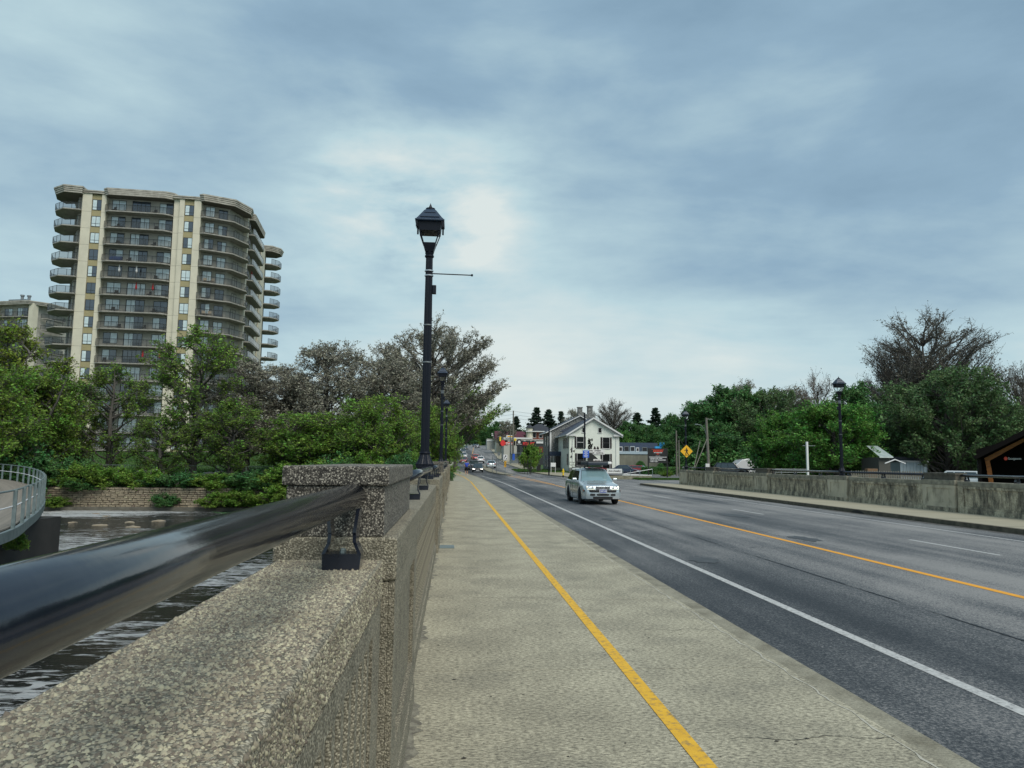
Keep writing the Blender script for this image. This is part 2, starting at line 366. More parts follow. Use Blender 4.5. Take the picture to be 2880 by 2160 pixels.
def strip(name, fl, fr, ya, yb, z, m, step=3, parent=None, thick=0):
    n = max(1, int(abs(yb-ya)/step)); vs = []; fs = []
    for i in range(n+1):
        y = ya+(yb-ya)*i/n; zz = z(y) if callable(z) else z
        a = fl(y) if callable(fl) else fl; b = fr(y) if callable(fr) else fr
        vs += [(a, y, zz), (b, y, zz)]
        if thick: vs += [(a, y, zz-thick), (b, y, zz-thick)]
    k = 4 if thick else 2
    for i in range(n):
        o = i*k; p = o+k
        fs.append((o, o+1, p+1, p))
        if thick: fs += [(o, p, p+2, o+2), (o+1, o+3, p+3, p+1), (o+2, p+2, p+3, o+3)]
    if thick: fs += [(0, 2, 3, 1), (n*k, n*k+1, n*k+3, n*k+2)]
    return MB().add(vs, fs).build(name, m, parent)
road = struct(strip('road', lx, rx_, -40, 520, lambda y: prof(y)-.15, m_asph, 3, thick=.12))
# side street that opens to the right beyond the bridge, and the forecourt behind it
sr = struct(MB().add([(13.0, 62.5, -.16), (70, 60, -.12), (70, 75, -.1), (24, 77, -.1), (13, 83, -.15)], [(0, 1, 2, 3, 4)]).build('side_street', m_asph))
fc = struct(MB().add([(24, 80.5, .0), (70, 78, .02), (70, 124, .38), (27.5, 124, .38), (20, 100, .1)], [(0, 1, 2, 3, 4)]).build('car_park', mat('pale_asphalt', (.16, .16, .155), .9, col2=(.10, .10, .10), nscale=.5)))
def mark(name, fl, fr, ya, yb, m, step=3, lift=.004, prt=None): return strip(name, fl, fr, ya, yb, lambda y: prof(y)-.15+lift, m, step, prt or road)
off = lambda f, d: (lambda y: f(y)+d)
mark('edge_line', off(lx, 1.27), off(lx, 1.40), -6, 92, m_white)
mark('edge_line', lambda y: rx_(y)-1.45, lambda y: rx_(y)-1.35, -6, 60, m_white)
mark('centre_line', off(cx, -.07), off(cx, .08), -6, 60, m_orange)
mark('centre_line', lambda y: cx(y)-.14-(y-60)*.012, lambda y: cx(y)-.02-(y-60)*.012, 60, 96, m_orange)
mark('centre_line', lambda y: cx(y)+.1+(y-60)*.012, lambda y: cx(y)+.22+(y-60)*.012, 60, 96, m_orange)
for y0 in list(np.arange(-4.2, 62, 11.85)): mark('lane_dash', 11.52, 11.63, y0+7.2-.1, y0+10.2, m_white)
for y0 in np.arange(66, 96, 6): mark('lane_dash', off(cx, 2.9), off(cx, 3.0), y0, y0+3, m_white)
for y0 in np.arange(100, 150, 9): mark('lane_dash', off(cx, 2.9), off(cx, 3.02), y0, y0+4, m_white)
mark('lane_line', off(cx, 2.7), off(cx, 2.85), 185, 240, m_white)
mark('centre_line', off(cx, -.3), off(cx, -.15), 200, 330, m_orange)
mark('lane_line', off(cx, -2.5), off(cx, -2.35), 150, 180, m_white)
mark('stop_line', off(cx, 1.0), off(rx_, -.6), 150, 150.5, m_white)
mark('stop_line', off(lx, .4), off(cx, -.6), 158, 158.5, m_white)
for y0 in (152.5, 155): mark('crossing_line', off(lx, .4), off(rx_, -.6), y0, y0+.18, m_white)
mark('expansion_joint', off(lx, .02), 15.6, 58.6, 58.85, mat('joint_rubber', (.30, .30, .29), .8), 1)
mark('expansion_joint', off(lx, .02), 15.6, 58.85, 59.1, mat('joint_dark', (.02, .02, .02), .8), 1)
# shared path on the left: slabs with recessed joints, kerb, yellow line
pathbase = struct(strip('path', -1.0, off(lx, -.2), -12, 64, -.02, mat('joint_shadow_concrete', (.05, .045, .035), .95), 4, thick=.5))
yj = list(np.arange(-6, 62, 3.05))
for i, y0 in enumerate(yj):
    y1 = (yj[i+1] if i+1 < len(yj) else 62.0)
    gp = .004
    MB().box(-.42, 2.86, y0+gp, y1-gp, -.02, 0).build('slab', m_path, pathbase)
kerb = struct(strip('kerb', off(lx, -.188), lx, -12, 150, lambda y: prof(y)-.001, m_kerb, 2, thick=.3))
MB().box(2.868, 2.872, 0, .01, 0, .001)
strip('path_line', 1.425, 1.53, -6, 62, .004, m_yellow, 2, pathbase)
strip('path_extension', lambda y: interp(y, [62, 80, 100, 125, 150, 170], [-.6, -.9, -1.9, -3.2, -3.4, -3.5]), off(lx, -.19), 62.03, 175, lambda y: prof(y)-.004, mat('old_path', (.33, .31, .235), .9, col2=(.25, .235, .175), nscale=.8), 3, pathbase, thick=.2)
strip('path_line', lambda y: 1.43+(lx(y)-3.05)*1.15, lambda y: 1.53+(lx(y)-3.05)*1.15, 64, 130, lambda y: prof(y)+.002, m_yellow, 3, pathbase)
strip('edge_crack', -.45, 3.0, 62.0, 62.14, .003, mat('crack', (.03, .03, .025), .9), 2, pathbase)
# a long thin drainage plate set in the path beside the parapet
MB().box(-.24, .05, 14.62, 15.12, 0.002, .012).build('drain_plate', m_galv, pathbase)
# chips, stains, leaves on the path
db = MB()
for i in range(260):
    x = random.uniform(-.3, 2.8); y = random.uniform(1.3, 22)**1.0; s = random.uniform(.003, .013)
    a = random.uniform(0, 6.28); db.add([(x+s*math.cos(a+q)*(1.6 if k % 2 else .7), y+s*math.sin(a+q), .002+random.random()*.003) for k, q in enumerate((0, 1.5, 3.1, 4.6))], [(0, 1, 2, 3)])
vs = []; n = 500
for k in range(n+1):
    y = 1.0+k*.08; x = 2.80+.012*math.sin(k*.9)+random.gauss(0, .006); ww = random.uniform(.002, .012)
    vs += [(x-ww, y, .0028), (x+ww, y, .0028)]
MB().add(vs, [(2*k, 2*k+1, 2*k+3, 2*k+2) for k in range(n)]).build('kerb_joint', mat('pale_mortar', (.42, .40, .33), .9), pathbase)
o = db.build('grit', mat('dark_grit', (.03, .028, .022), .9), pathbase); o['kind'] = 'stuff'
# irregular hairline cracks across the path
cm = mat('crack', (.03, .03, .025), .9)
for (y, x0, x1) in ((4.63, 1.75, 2.85), (7.6, 2.0, 2.8), (9.4, .3, 1.2)):
    vs = []; n = 26
    for k in range(n+1):
        x = x0+(x1-x0)*k/n; yy = y+random.gauss(0, .008)+.03*math.sin(k*.5); ww = .0025*random.random()+.0015
        vs += [(x, yy-ww, .0025), (x, yy+ww, .0025)]
    MB().add(vs, [(2*k, 2*k+2, 2*k+3, 2*k+1) for k in range(n)]).build('crack', cm, pathbase)
# gritty dirt gathered along the foot of the parapet and in the gutter, and a seam in the asphalt
def ragged(name, x0, w0, w1, ya, yb, z, m, prt, side=1, step=.06, seed=1):
    r = random.Random(seed); vs = []; n = int((yb-ya)/step); w_ = w0
    for k in range(n+1):
        w_ = min(w1, max(w0*.3, w_+r.gauss(0, (w1-w0)*.22))); y = ya+k*step
        vs += [(x0, y, z), (x0+side*w_*r.uniform(.8, 1.2), y, z)]
    q = [(2*k, 2*k+1, 2*k+3, 2*k+2) for k in range(n)]
    return MB().add(vs, q if side > 0 else [f[::-1] for f in q]).build(name, m, prt)
m_dirt = mat('fine_dirt', (.13, .12, .095), .95, col2=(.26, .245, .19), nscale=14, contrast=1.4, bump=.006, bscale=90)
m_gut = mat('gutter_dirt', (.05, .047, .04), .95, col2=(.12, .115, .10), nscale=12, contrast=1.3)
ragged('dirt_edge', -.36, .06, .17, .8, 60, .0022, m_dirt, pathbase, seed=4)
ragged('gutter_dirt', 3.05, .02, .14, .8, 60, -.143, m_gut, road, seed=5)
ragged('gutter_dirt', 15.70, .05, .30, 6, 60, -.143, m_gut, road, side=-1, step=.2, seed=6)
ragged('asphalt_seam', 6.16, .008, .035, 1, 60, -.1425, mat('seam_tar', (.02, .021, .023), .6), road, seed=7)
for (xa, ya, xb, yb, sd) in ((12.0, 24.2, 15.2, 24.9, 3), (6.6, 16.2, 7.6, 15.9, 4)):
    r = random.Random(sd); vs = []; n = 50
    for k in range(n+1):
        x = xa+(xb-xa)*k/n; y = ya+(yb-ya)*k/n+r.gauss(0, .03)+.12*math.sin(k*.23+sd); ww = r.uniform(.004, .018)
        vs += [(x, y-ww, -.1422), (x, y+ww, -.1422)]
    MB().add(vs, [(2*k, 2*k+2, 2*k+3, 2*k+1) for k in range(n)]).build('asphalt_crack', MATS['seam_tar'], road)
for (x, y, w_, l_, sd) in ((4.9, 14.0, .34, .5, 1), (8.9, 18.0, .3, .8, 2), (10.2, 26.0, .5, 1.1, 3), (5.2, 24.0, .25, .7, 4)):
    r = random.Random(sd); P = [(x+math.cos(a)*w_*r.uniform(.6, 1.1), y+math.sin(a)*l_*r.uniform(.6, 1.1), -.1424) for a in np.linspace(0, 2*math.pi, 18, endpoint=False)]
    MB().add(P, [tuple(range(18))]).build('oil_stain', mat('oil_stain', (.035, .037, .038), .6, col2=(.06, .062, .064), nscale=6), road)
# right walk
walk = struct(strip('right_walk', 15.86, 18.95, -12, 60.5, 0, mat('walk_concrete', (.36, .325, .235), .92, col2=(.29, .265, .19), nscale=.7, contrast=.5, bump=.003, bscale=50), 4, thick=.5))
for y0 in np.arange(-10, 59, 3.0): MB().box(15.87, 18.6, y0, y0+.012, .0015, .003).build('joint', cm, walk)
strip('kerbstone', 15.70, 15.858, -12, 60.5, -.002, m_kerb_dark, 2, walk, thick=.4)
# small arched drain mouth in the right kerb
MB().prism_x([(26.9, -.149), (27.9, -.149), (27.7, -.05), (27.4, -.02), (27.1, -.05)], 15.690, 15.699).build('drain_mouth', m_blackplastic, walk)
# right side pavement beyond the junction
rw = struct(strip('far_pavement', off(rx_, .02), lambda y: rx_(y)+interp(y, [84, 110, 150, 340], [6.5, 5, 3.5, 3]), 85, 420, lambda y: prof(y)-.02, mat('walk_concrete2', (.33, .30, .215), .92, col2=(.26, .235, .17), nscale=.5), 3, thick=.25))
islandz = lambda y: prof(y)-.02
med = struct(strip('median_island', lambda y: cx(y)-min(.75, (y-96.5)*.25+.05), lambda y: cx(y)+min(.75, (y-96.5)*.25+.05), 96.5, 149, islandz, m_kerb, 1.5, thick=.2))
# bridge deck below
bd = thing('bridge', 'low concrete road bridge carrying the street and path over the river', 'bridge')
MB().box(-1.02, 19.3, -14, 62, -1.3, -.53).build('deck', m_deck, bd)
for y in (4, 24, 44): MB().box(-.4, 18.7, y-.9, y+.9, -5, -1.3).build('pier', m_deck, bd)
MB().box(-1.5, 19.8, 62.02, 66.2, -5, -.32).build('abutment', m_deck, bd)
# ------------------------------------------------------------------ parapets
def parapet(label, X, sgn, Hc, cap_pier, tall_top, width, sections, rail_r, rail_z, rail_x, base_m, cap_m, block_m, nstuff, pier_m=None, rec_m=None):
    pier_m = pier_m or base_m
    """X = face towards the road, sgn = direction away from the road. sections: list of ('low'|'tall'|'lamp', y0, y1)"""
    t = thing('parapet_wall', label, 'parapet')
    def bx(mb, d0, d1, y0, y1, z0, z1): a, b = sorted((X+sgn*d0, X+sgn*d1)); mb.box(a, b, y0, y1, z0, z1); return mb
    for kind, y0, y1 in sections:
        if kind == 'low':
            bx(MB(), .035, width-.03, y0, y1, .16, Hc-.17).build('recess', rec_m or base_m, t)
            mb = MB()
            bx(mb, 0, .034, y0, y0+.3, .16, Hc-.172); bx(mb, 0, .034, y1-.3, y1, .16, Hc-.172)
            bx(mb, -.01, .034, y0, y1, .162, .24); bx(mb, -.004, .034, y0+.301, y1-.301, Hc-.26, Hc-.172)
            mb.build('wall_panel', base_m, t)
            bx(MB(), -.028, width, y0, y1, -.30, .158).build('plinth', base_m, t, bevel=.012)
            bx(MB(), -.005, width, y0+.001, y1-.001, Hc-.168, Hc).build('coping', cap_m, t, bevel=.012)
            rb = MB(); n = int((y1-y0-.7)/.165); st = (y1-y0-.7)/max(1, n)
            me = None
            for k in range(n):
                yc = y0+.35+st*(k+.5)
                if y1 < nstuff:
                    if me is None:
                        q = MB(); a, b = sorted((sgn*(.003 if sgn < 0 else .026), sgn*.034)); q.prism([(a, -.05), (b, -.06), (b, .06), (a, .05)] if sgn > 0 else [(b, -.028), (b, .028), (a, .045), (a, -.045)], .242, Hc-.262)
                        o = q.build('rib', base_m, t, loc=(X, yc, 0)); me = o
                    else: share(me, t, loc=(X, yc, 0))
                else: a, b = sorted((X+sgn*(.004 if sgn < 0 else .026), X+sgn*.034)); rb.box(a, b, yc-.04, yc+.04, .242, Hc-.262)
            if rb.v: rb.build('rib', base_m, t)['kind'] = 'stuff'
        else:
            hz = cap_pier if kind != 'x' else Hc
            # pier: sunk panel on its face, dark open joint on both sides
            mb = bx(MB(), -.03, width+.02, y0+.03, y1-.03, .16, hz-.2)
            g = .014
            ya, yb = y0+.35, y1-.35
            for (a0, a1, z0, z1) in ((ya, yb, hz-.33, hz-.30), (ya, yb, .36, .39), (ya, ya+.03, .39, hz-.33), (yb-.03, yb, .39, hz-.33)):
                pass
            mb.build('pier', pier_m, t, bevel=.008)
            fr = MB()
            zt, zb_ = hz-.32, .34; d0, d1 = -.058, -.0302
            bx(fr, d0, d1, y0+.03, y1-.03, zt, hz-.2); bx(fr, d0, d1, y0+.03, y1-.03, .16, zb_)
            bx(fr, d0, d1, y0+.03, y0+.30, zb_, zt); bx(fr, d0, d1, y1-.30, y1-.03, zb_, zt)
            fr.build('panel_frame', pier_m, t)
            bx(MB(), -.066, width+.03, y0+.025, y1-.025, -.3, .158).build('plinth', base_m, t, bevel=.012)
            bx(MB(), -.064, width+.03, y0+.02, y1-.02, hz-.198, hz).build('coping', cap_m, t, bevel=.014)
            if kind == 'tall':
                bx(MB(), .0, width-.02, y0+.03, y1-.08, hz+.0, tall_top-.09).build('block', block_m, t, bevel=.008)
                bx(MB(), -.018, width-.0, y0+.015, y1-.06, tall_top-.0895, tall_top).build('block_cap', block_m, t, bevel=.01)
    # handrail pipes with yoke brackets
    spans = []; cur = None
    lo = min(s[1] for s in sections); hi = max(s[2] for s in sections)
    stops = [(y0+.02, y1-.06) for k, y0, y1 in sections if k == 'tall']+[((y0+y1)/2-.35, (y0+y1)/2+.35) for k, y0, y1 in sections if k == 'lamp']
    stops.sort(); a = lo
    for s0, s1 in stops:
        if s0-a > 1: spans.append((a, s0-.03))
        a = s1+.03
    if hi-a > 1: spans.append((a, hi-.1))
    for a, b in spans:
        r = MB().tube([(rail_x, a, rail_z), (rail_x, b, rail_z)], rail_r, 40)
        ro = r.build('handrail', m_black, t, smooth=True); me = ro.data
        for p in me.polygons:
            if len(p.vertices) > 4: p.use_smooth = False
        n = max(2, int(round((b-a)/2.9))+1)
        for k in range(n):
            yb = a+.28+(b-a-.56)*k/(n-1)
            if sgn < 0 and -1.2 < yb < 3.0: continue
            zc = Hc
            for kk, p0, p1 in sections:
                if kk != 'low' and p0 < yb < p1: zc = cap_pier
            q = MB()
            q.box(-.075, .075, -.055, .055, 0, .065)
            zt = rail_z-zc-rail_r*.75
            for sx in (-1, 1):
                ptsA = [(sx*.068, .0), (sx*.073, .065), (sx*.052, .11), (sx*.05, .15), (sx*.062, zt)]
                for (xa, za), (xb, zb2) in zip(ptsA, ptsA[1:]):
                    q.add([(xa-.007, -.05, za), (xa+.007, -.05, za), (xa+.007, .05, za), (xa-.007, .05, za), (xb-.007, -.04, zb2), (xb+.007, -.04, zb2), (xb+.007, .04, zb2), (xb-.007, .04, zb2)],
                          [(0, 1, 5, 4), (1, 2, 6, 5), (2, 3, 7, 6), (3, 0, 4, 7)])
            bo = q.build('bracket', m_black, ro, loc=(rail_x, yb, zc))
            MB().lathe([(.014, 0), (.014, .012), (.008, .018)], 6, (0, 0, .065)).build('bolt', m_galv, ro, loc=(rail_x, yb, zc)) if yb < 8 and sgn < 0 else None
    return t
LSEC = [('low', -1.6, 3.40), ('tall', 3.42, 5.50), ('low', 5.52, 13.85), ('lamp', 13.87, 15.75), ('low', 15.77, 22.6), ('tall', 22.62, 24.4), ('low', 24.42, 31.4), ('plain', 31.42, 33.1), ('low', 33.12, 40.1),
        ('lamp', 40.12, 41.9), ('low', 41.92, 48.9), ('tall', 48.92, 50.7), ('low', 50.72, 59.9), ('lamp', 59.92, 61.8)]
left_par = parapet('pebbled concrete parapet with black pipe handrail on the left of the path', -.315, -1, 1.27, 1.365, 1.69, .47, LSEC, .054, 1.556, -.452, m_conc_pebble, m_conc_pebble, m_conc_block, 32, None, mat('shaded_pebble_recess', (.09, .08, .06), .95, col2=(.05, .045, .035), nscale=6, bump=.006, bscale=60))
RSEC = [('low', 6, 8.2), ('lamp', 8.22, 10), ('low', 10.02, 16.4), ('tall', 16.42, 18.2), ('low', 18.22, 25.95), ('tall', 26, 27.95), ('low', 28, 33.5), ('plain', 33.52, 35.4), ('low', 35.42, 42.4), ('tall', 42.42, 44.3), ('low', 44.32, 51.45), ('tall', 51.47, 53.3), ('low', 53.32, 57.5), ('plain', 57.52, 59.5)]
right_par = parapet('stained grey concrete parapet across the road on the right', 18.80, 1, 1.15, 1.19, 1.46, .47, RSEC, .05, 1.37, 19.02, m_conc_old, mat('coping_concrete', (.32, .30, .225), .93, col2=(.14, .13, .10), nscale=4, bump=.006, bscale=40), mat('stained_block', (.12, .11, .085), .93, col2=(.06, .055, .045), nscale=5, bump=.006, bscale=40), 0, m_conc_pier)
# loose-looking exposed pebbles on the nearest coping and its face
def pebbles(n, kind):
    r = RNG
    if kind == 'top':
        y = r.uniform(.35, 3.38, n); x = r.uniform(-.315-.455, -.322, n); z = np.full(n, 1.269)
        nrm = np.array([0, 0, 1.])
    else:
        y = r.uniform(.9, 3.38, n); z = r.uniform(1.11, 1.262, n); x = np.full(n, -.311)
    s = np.exp(r.normal(math.log(.0036), .34, n)).clip(.0018, .0085)
    base = np.array([[1, 0, 0], [.4, .9, 0], [-.6, .8, 0], [-1, -.1, 0], [-.4, -.9, 0], [.6, -.8, 0], [.35, .1, 1], [-.3, .25, .9], [0, -.35, .95]])
    faces = np.array([[0, 1, 6], [1, 2, 7], [1, 7, 6], [2, 3, 7], [3, 4, 8], [3, 8, 7], [4, 5, 8], [5, 0, 6], [5, 6, 8], [6, 7, 8]])
    a = r.uniform(0, 6.28, n); ax = r.uniform(.75, 1.4, n); hz = r.uniform(.5, 1.1, n)
    P = base[None]*np.stack([s*ax, s/ax, s*hz], 1)[:, None]
    P = P*(1+r.normal(0, .13, (n, 9, 1)))
    ca, sa = np.cos(a)[:, None], np.sin(a)[:, None]
    X = P[..., 0]*ca-P[..., 1]*sa; Y = P[..., 0]*sa+P[..., 1]*ca; Z = P[..., 2]
    if kind == 'top': V = np.stack([X+x[:, None], Y+y[:, None], Z+z[:, None]-.0006], -1)
    else: V = np.stack([Z+x[:, None]-.0006, Y+y[:, None], X+z[:, None]], -1)
    F = (faces[None]+9*np.arange(n)[:, None, None]).reshape(-1, 3)
    return V.reshape(-1, 3), F
m_peb = mat('pebbles', (.34, .30, .22), .85, island=.6, col2=(.22, .19, .135), nscale=3, contrast=1.2)
V, F = pebbles(38000, 'top'); nbuild('pebble_surface', V, F, m_peb, left_par, smooth=True, kind='stuff')
V, F = pebbles(12000, 'face'); nbuild('pebble_surface', V, F, m_peb, left_par, smooth=True, kind='stuff')
# ------------------------------------------------------------------ street lamps on the parapets
def make_lamp():
    t = thing('street_lamp', '', 'street lamp')
    MB().lathe([(.16, 0), (.16, .05), (.13, .07), (.12, .17), (.15, .2), (.175, .215), (.175, .245)], 8, sq=True, rot=math.pi/8).build('pedestal', m_lamp, t)
    f = MB().lathe([(.182, .246), (.185, .285), (.165, .31), (.135, .38), (.11, .45), (.098, .49)], 40, flute=.07); f.lathe([(.11, .485), (.115, .505), (.11, .53)], 24).build('bell_base', m_lamp, t)
    p = MB().lathe([(.088, .53), (.086, 2.4), (.08, 3.4), (.071, 4.55)], 36, flute=.09); p.build('pole', m_lamp, t)
    for z in (.34, ): pass
    rg = []
    for z in (2.35, 3.12, 4.16, 4.26):
        MB().lathe([(.09, z-.012), (.092, z-.01), (.092, z+.012), (.09, z+.014)], 24).build('band', m_chrome if z > 4 else m_steel, t)
    MB().tube([(.06, 0, 4.21), (.87, 0, 4.20)], .012, 8).build('banner_arm', m_lamp, t)
    MB().lathe([(.005, -.025), (.022, -.018), (.022, .018), (.005, .025)], 10, (.89, 0, 4.20)).build('arm_knob', m_lamp, t)
    MB().box(.075, .155, -.05, .05, 3.78, 3.96).build('socket_box', m_lamp, t, bevel=.01)
    MB().lathe([(.075, 4.54), (.095, 4.56), (.095, 4.585), (.078, 4.60), (.085, 4.62), (.092, 4.64), (.075, 4.66)], 24).build('collar', m_lamp, t)
    h = MB(); q = math.pi/4
    h.lathe([(.085, 4.66), (.12, 4.78), (.132, 4.83), (.125, 4.84)], 4, sq=True, rot=q); h.build('holder', m_lamp, t)
    for sx in (-1, 1):
        for sy in (-1, 1):
            MB().tube([(sx*.125, sy*.125, 4.83), (sx*.205, sy*.205, 5.08)], .013, 6).build('frame_bar', m_lamp, t)
    gl = mat('lamp_glass', (.9, .93, .92), .05, spec=.5)
    gb = gl.node_tree.nodes['Principled BSDF']; gb.inputs['Transmission Weight'].default_value = 1.0; gb.inputs['IOR'].default_value = 1.02
    for k in range(4):
        a = k*math.pi/2; c, s = math.cos(a), math.sin(a)
        rot = lambda x, y, z: (x*c-y*s, x*s+y*c, z)
        MB().add([rot(.122, -.115, 4.845), rot(.122, .115, 4.845), rot(.196, .188, 5.06), rot(.196, -.188, 5.06)], [(0, 1, 2, 3)]).build('glass_pane', gl, t)
    MB().lathe([(.218, 5.07), (.232, 5.2), (.235, 5.27)], 4, sq=True, rot=q).build('optic_housing', m_lamp, t)
    for sx in (-1, 1):
        for sy in (-1, 1): MB().box(sx*.265-.018, sx*.265+.018, sy*.265-.018, sy*.265+.018, 5.12, 5.25).build('corner_ear', m_lamp, t, bevel=.008)
    MB().lathe([(.29, 5.25), (.30, 5.26), (.30, 5.285), (.275, 5.295), (.12, 5.53), (.11, 5.535), (.09, 5.56)], 4, sq=True, rot=q).build('roof', mat('lamp_roof', (.012, .03, .06), .4), t, bevel=.006)
    for k in range(4):
        a = k*math.pi/2-math.pi/2; c, s = math.cos(a), math.sin(a)
        def pt(x, f): r = .285+(.135-.285)*f; z = 5.302+f*.198; return ((r)*c-x*s, (r)*s+x*c, z)
        o = MB(); 
        for (f0, f1, w0, w1) in ((.14, .2, .2, .19), (.74, .8, .115, .105)):
            P = [pt(-w0, f0), pt(w0, f0), pt(w1, f1), pt(-w1, f1)]
            nv = Vector((c, s, .75)).normalized()*.008
            Q = [tuple(Vector(p)+nv) for p in P]
            o.add(P+Q, [(0, 1, 2, 3), (4, 5, 6, 7), (0, 1, 5, 4), (1, 2, 6, 5), (2, 3, 7, 6), (3, 0, 4, 7)])
        o.build('roof_moulding', m_lamp, t)
    MB().lathe([(.09, 5.55), (.098, 5.56), (.098, 5.595), (.085, 5.60), (.045, 5.61), (.035, 5.62), (.03, 5.64), (.022, 5.66), (.009, 5.69), (.004, 5.71)], 20).build('finial', m_lamp, t)
    return t
lamp = make_lamp(); KIDS[lamp.name] = list(lamp.children)
G = 'street lamps standing on the bridge parapets'
lamp.location = (-.575, 14.8, 1.365); lamp['group'] = G
lamp['label'] = 'tall black lantern street lamp nearest the camera on the left parapet'
copy_tree(lamp, (-.69, 41, 1.365), 0, 1.0, 'second black lantern lamp along the left parapet, in front of the big grey tree', G)
copy_tree(lamp, (-.64, 60.9, 1.365), 0, .97, 'farthest black lantern lamp on the left parapet, at the end of the bridge', G)
copy_tree(lamp, (19.03, 34.45, 1.19), math.pi, .86, 'black lantern lamp on the right parapet before the round bright green tree', G)
copy_tree(lamp, (19.03, 58.5, 1.19), math.pi, .86, 'black lantern lamp at the far end of the right parapet, carrying the yellow diamond sign', G)
# ------------------------------------------------------------------ apartment tower
m_wallL = mat('cream_stucco', (.64, .605, .48), .9, col2=(.56, .53, .42), nscale=.6, bump=.003, bscale=20)
m_wallG = mat('grey_stucco', (.48, .465, .40), .9, col2=(.34, .33, .29), nscale=.8)
m_span = mat('olive_spandrel', (.36, .315, .17), .85, col2=(.31, .27, .15), nscale=1)
m_slab = mat('balcony_concrete', (.34, .33, .29), .9, col2=(.22, .21, .19), nscale=2)
m_fascia = mat('cornice_concrete', (.48, .46, .40), .9, col2=(.27, .25, .21), nscale=1)
m_fascia_d = mat('cornice_shadow_line', (.13, .12, .10), .9)
m_rail = mat('dark_balcony_metal', (.02, .02, .02), .4)
m_frame = mat('dark_window_frame', (.035, .035, .035), .5)
m_curt_sky = mat('curtain_and_sky_window_glass', (.66, .76, .76), .12, col2=(.45, .56, .58), nscale=.9, spec=1.0, coat=1)  # curtains, with reflected sky put into the pale pane colour
m_dkwin = mat('dark_reflective_window', (.045, .06, .08), .04, spec=1.0, coat=1)
m_tint = mat('tinted_balcony_glass', (.045, .048, .045), .08)
m_tint.node_tree.nodes['Principled BSDF'].inputs['Alpha'].default_value = .45
m_clear = mat('pale_balcony_glass', (.30, .34, .36), .1, spec=.8)
m_clear.node_tree.nodes['Principled BSDF'].inputs['Alpha'].default_value = .7
def winmesh(w, h, style):
    f = MB(); d = .10; fw = .06
    f.box(-w/2, w/2, 0, d, h-fw, h); f.box(-w/2, w/2, 0, d, 0, fw); f.box(-w/2, -w/2+fw, 0, d, fw, h-fw); f.box(w/2-fw, w/2, 0, d, fw, h-fw)
    if style != 'single': f.box(-.03, .03, .01, d, fw, h-fw)
    if style == 'strip': f.box(-w/2+fw, -.031, .012, d, h*.27, h*.27+.05); f.box(.031, w/2-fw, .012, d, h*.27, h*.27+.05)
    if style == 'door': f.box(-w/2+fw, -w/2+fw+.05, .012, d, fw, h-fw); f.box(-w*.22-.03, -w*.22+.03, .012, d, fw, h-fw); f.box(w*.22-.03, w*.22+.03, .012, d, fw, h-fw)
    p = MB()
    if style == 'single': p.box(-w/2+.05, w/2-.05, .04, .06, .05, h-.05)
    else:
        p.box(-w/2+.05, -.02, .04, .06, .05, h-.05, 0); p.box(.02, w/2-.05, .04, .06, .05, h-.05, 1)
    return f, p
WCACHE = {}
def window(parent, s, t, z, w, h, style='double', rz=0, cur=None):
    k = (w, h, style)
    if k not in WCACHE:
        f, p = winmesh(w, h, style)
        WCACHE[k] = (f.mesh('window', m_frame), [p.mesh('pane', mm) for mm in ([m_curt_sky, m_dkwin], [m_dkwin, m_dkwin], [m_curt_sky, m_curt_sky], [m_dkwin, m_curt_sky])])
    fm, ps = WCACHE[k]
    o = bpy.data.objects.new('window', fm); C.objects.link(o); o.parent = parent; o.location = (s, t, z); o.rotation_euler = (0, 0, rz)
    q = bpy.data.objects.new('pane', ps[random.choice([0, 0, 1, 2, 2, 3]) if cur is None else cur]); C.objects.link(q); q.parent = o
    return o
def poly_grow(P, d):
    c = [sum(p[i] for p in P)/len(P) for i in (0, 1)]; r = []
    for x, y in P:
        L = math.hypot(x-c[0], y-c[1]); r.append((x+(x-c[0])/L*d, y+(y-c[1])/L*d))
    return r
def ccw(P):
    a = sum(P[i][0]*P[(i+1) % len(P)][1]-P[(i+1) % len(P)][0]*P[i][1] for i in range(len(P)))
    return P if a > 0 else P[::-1]
def balcony_meshes(P, edge, glass_pale=False, h=1.05):
    """P: slab polygon; edge: open polyline that carries the railing"""
    sl = MB(); sl.prism(ccw(P), -.2, 0)
    r = MB(); g = MB()
    E3 = [Vector((x, y, 0)) for x, y in edge]
    for a, b in zip(E3, E3[1:]):
        L = (b-a).length; n = max(1, round(L/1.25))
        r.tube([a+Vector((0, 0, h)), b+Vector((0, 0, h))], .035, 4); r.tube([a+Vector((0, 0, .08)), b+Vector((0, 0, .08))], .025, 4)
        for k in range(n+1):
            p = a+(b-a)*k/n; r.box(p.x-.025, p.x+.025, p.y-.025, p.y+.025, 0, h)
        d = (b-a).normalized()*.03
        g.add([a+d+Vector((0, 0, .1)), b-d+Vector((0, 0, .1)), b-d+Vector((0, 0, h-.04)), a+d+Vector((0, 0, h-.04))], [(0, 1, 2, 3)])
    return sl.mesh('balcony', m_slab), r.mesh('railing', m_rail if not glass_pale else m_steel), g.mesh('glass_panel', m_clear if glass_pale else m_tint)
def inst(me, parent, loc=(0, 0, 0), name=None):
    o = bpy.data.objects.new(name or me.name.split('.')[0], me); C.objects.link(o); o.parent = parent; o.location = loc; return o
A0 = at(292, 588, 122)
tow = thing('apartment_tower', 'tall cream apartment tower of fifteen storeys with stacked dark glass balconies', 'apartment tower', (A0.x, A0.y, 0), R(5.5))
core = [(-7.2, 7.2), (-4.9, 2.6), (-3.72, 1.9), (15.12, 1.9), (19.2, 3.5), (20.8, 7.6), (20.8, 33.2), (-7.2, 33.2)]
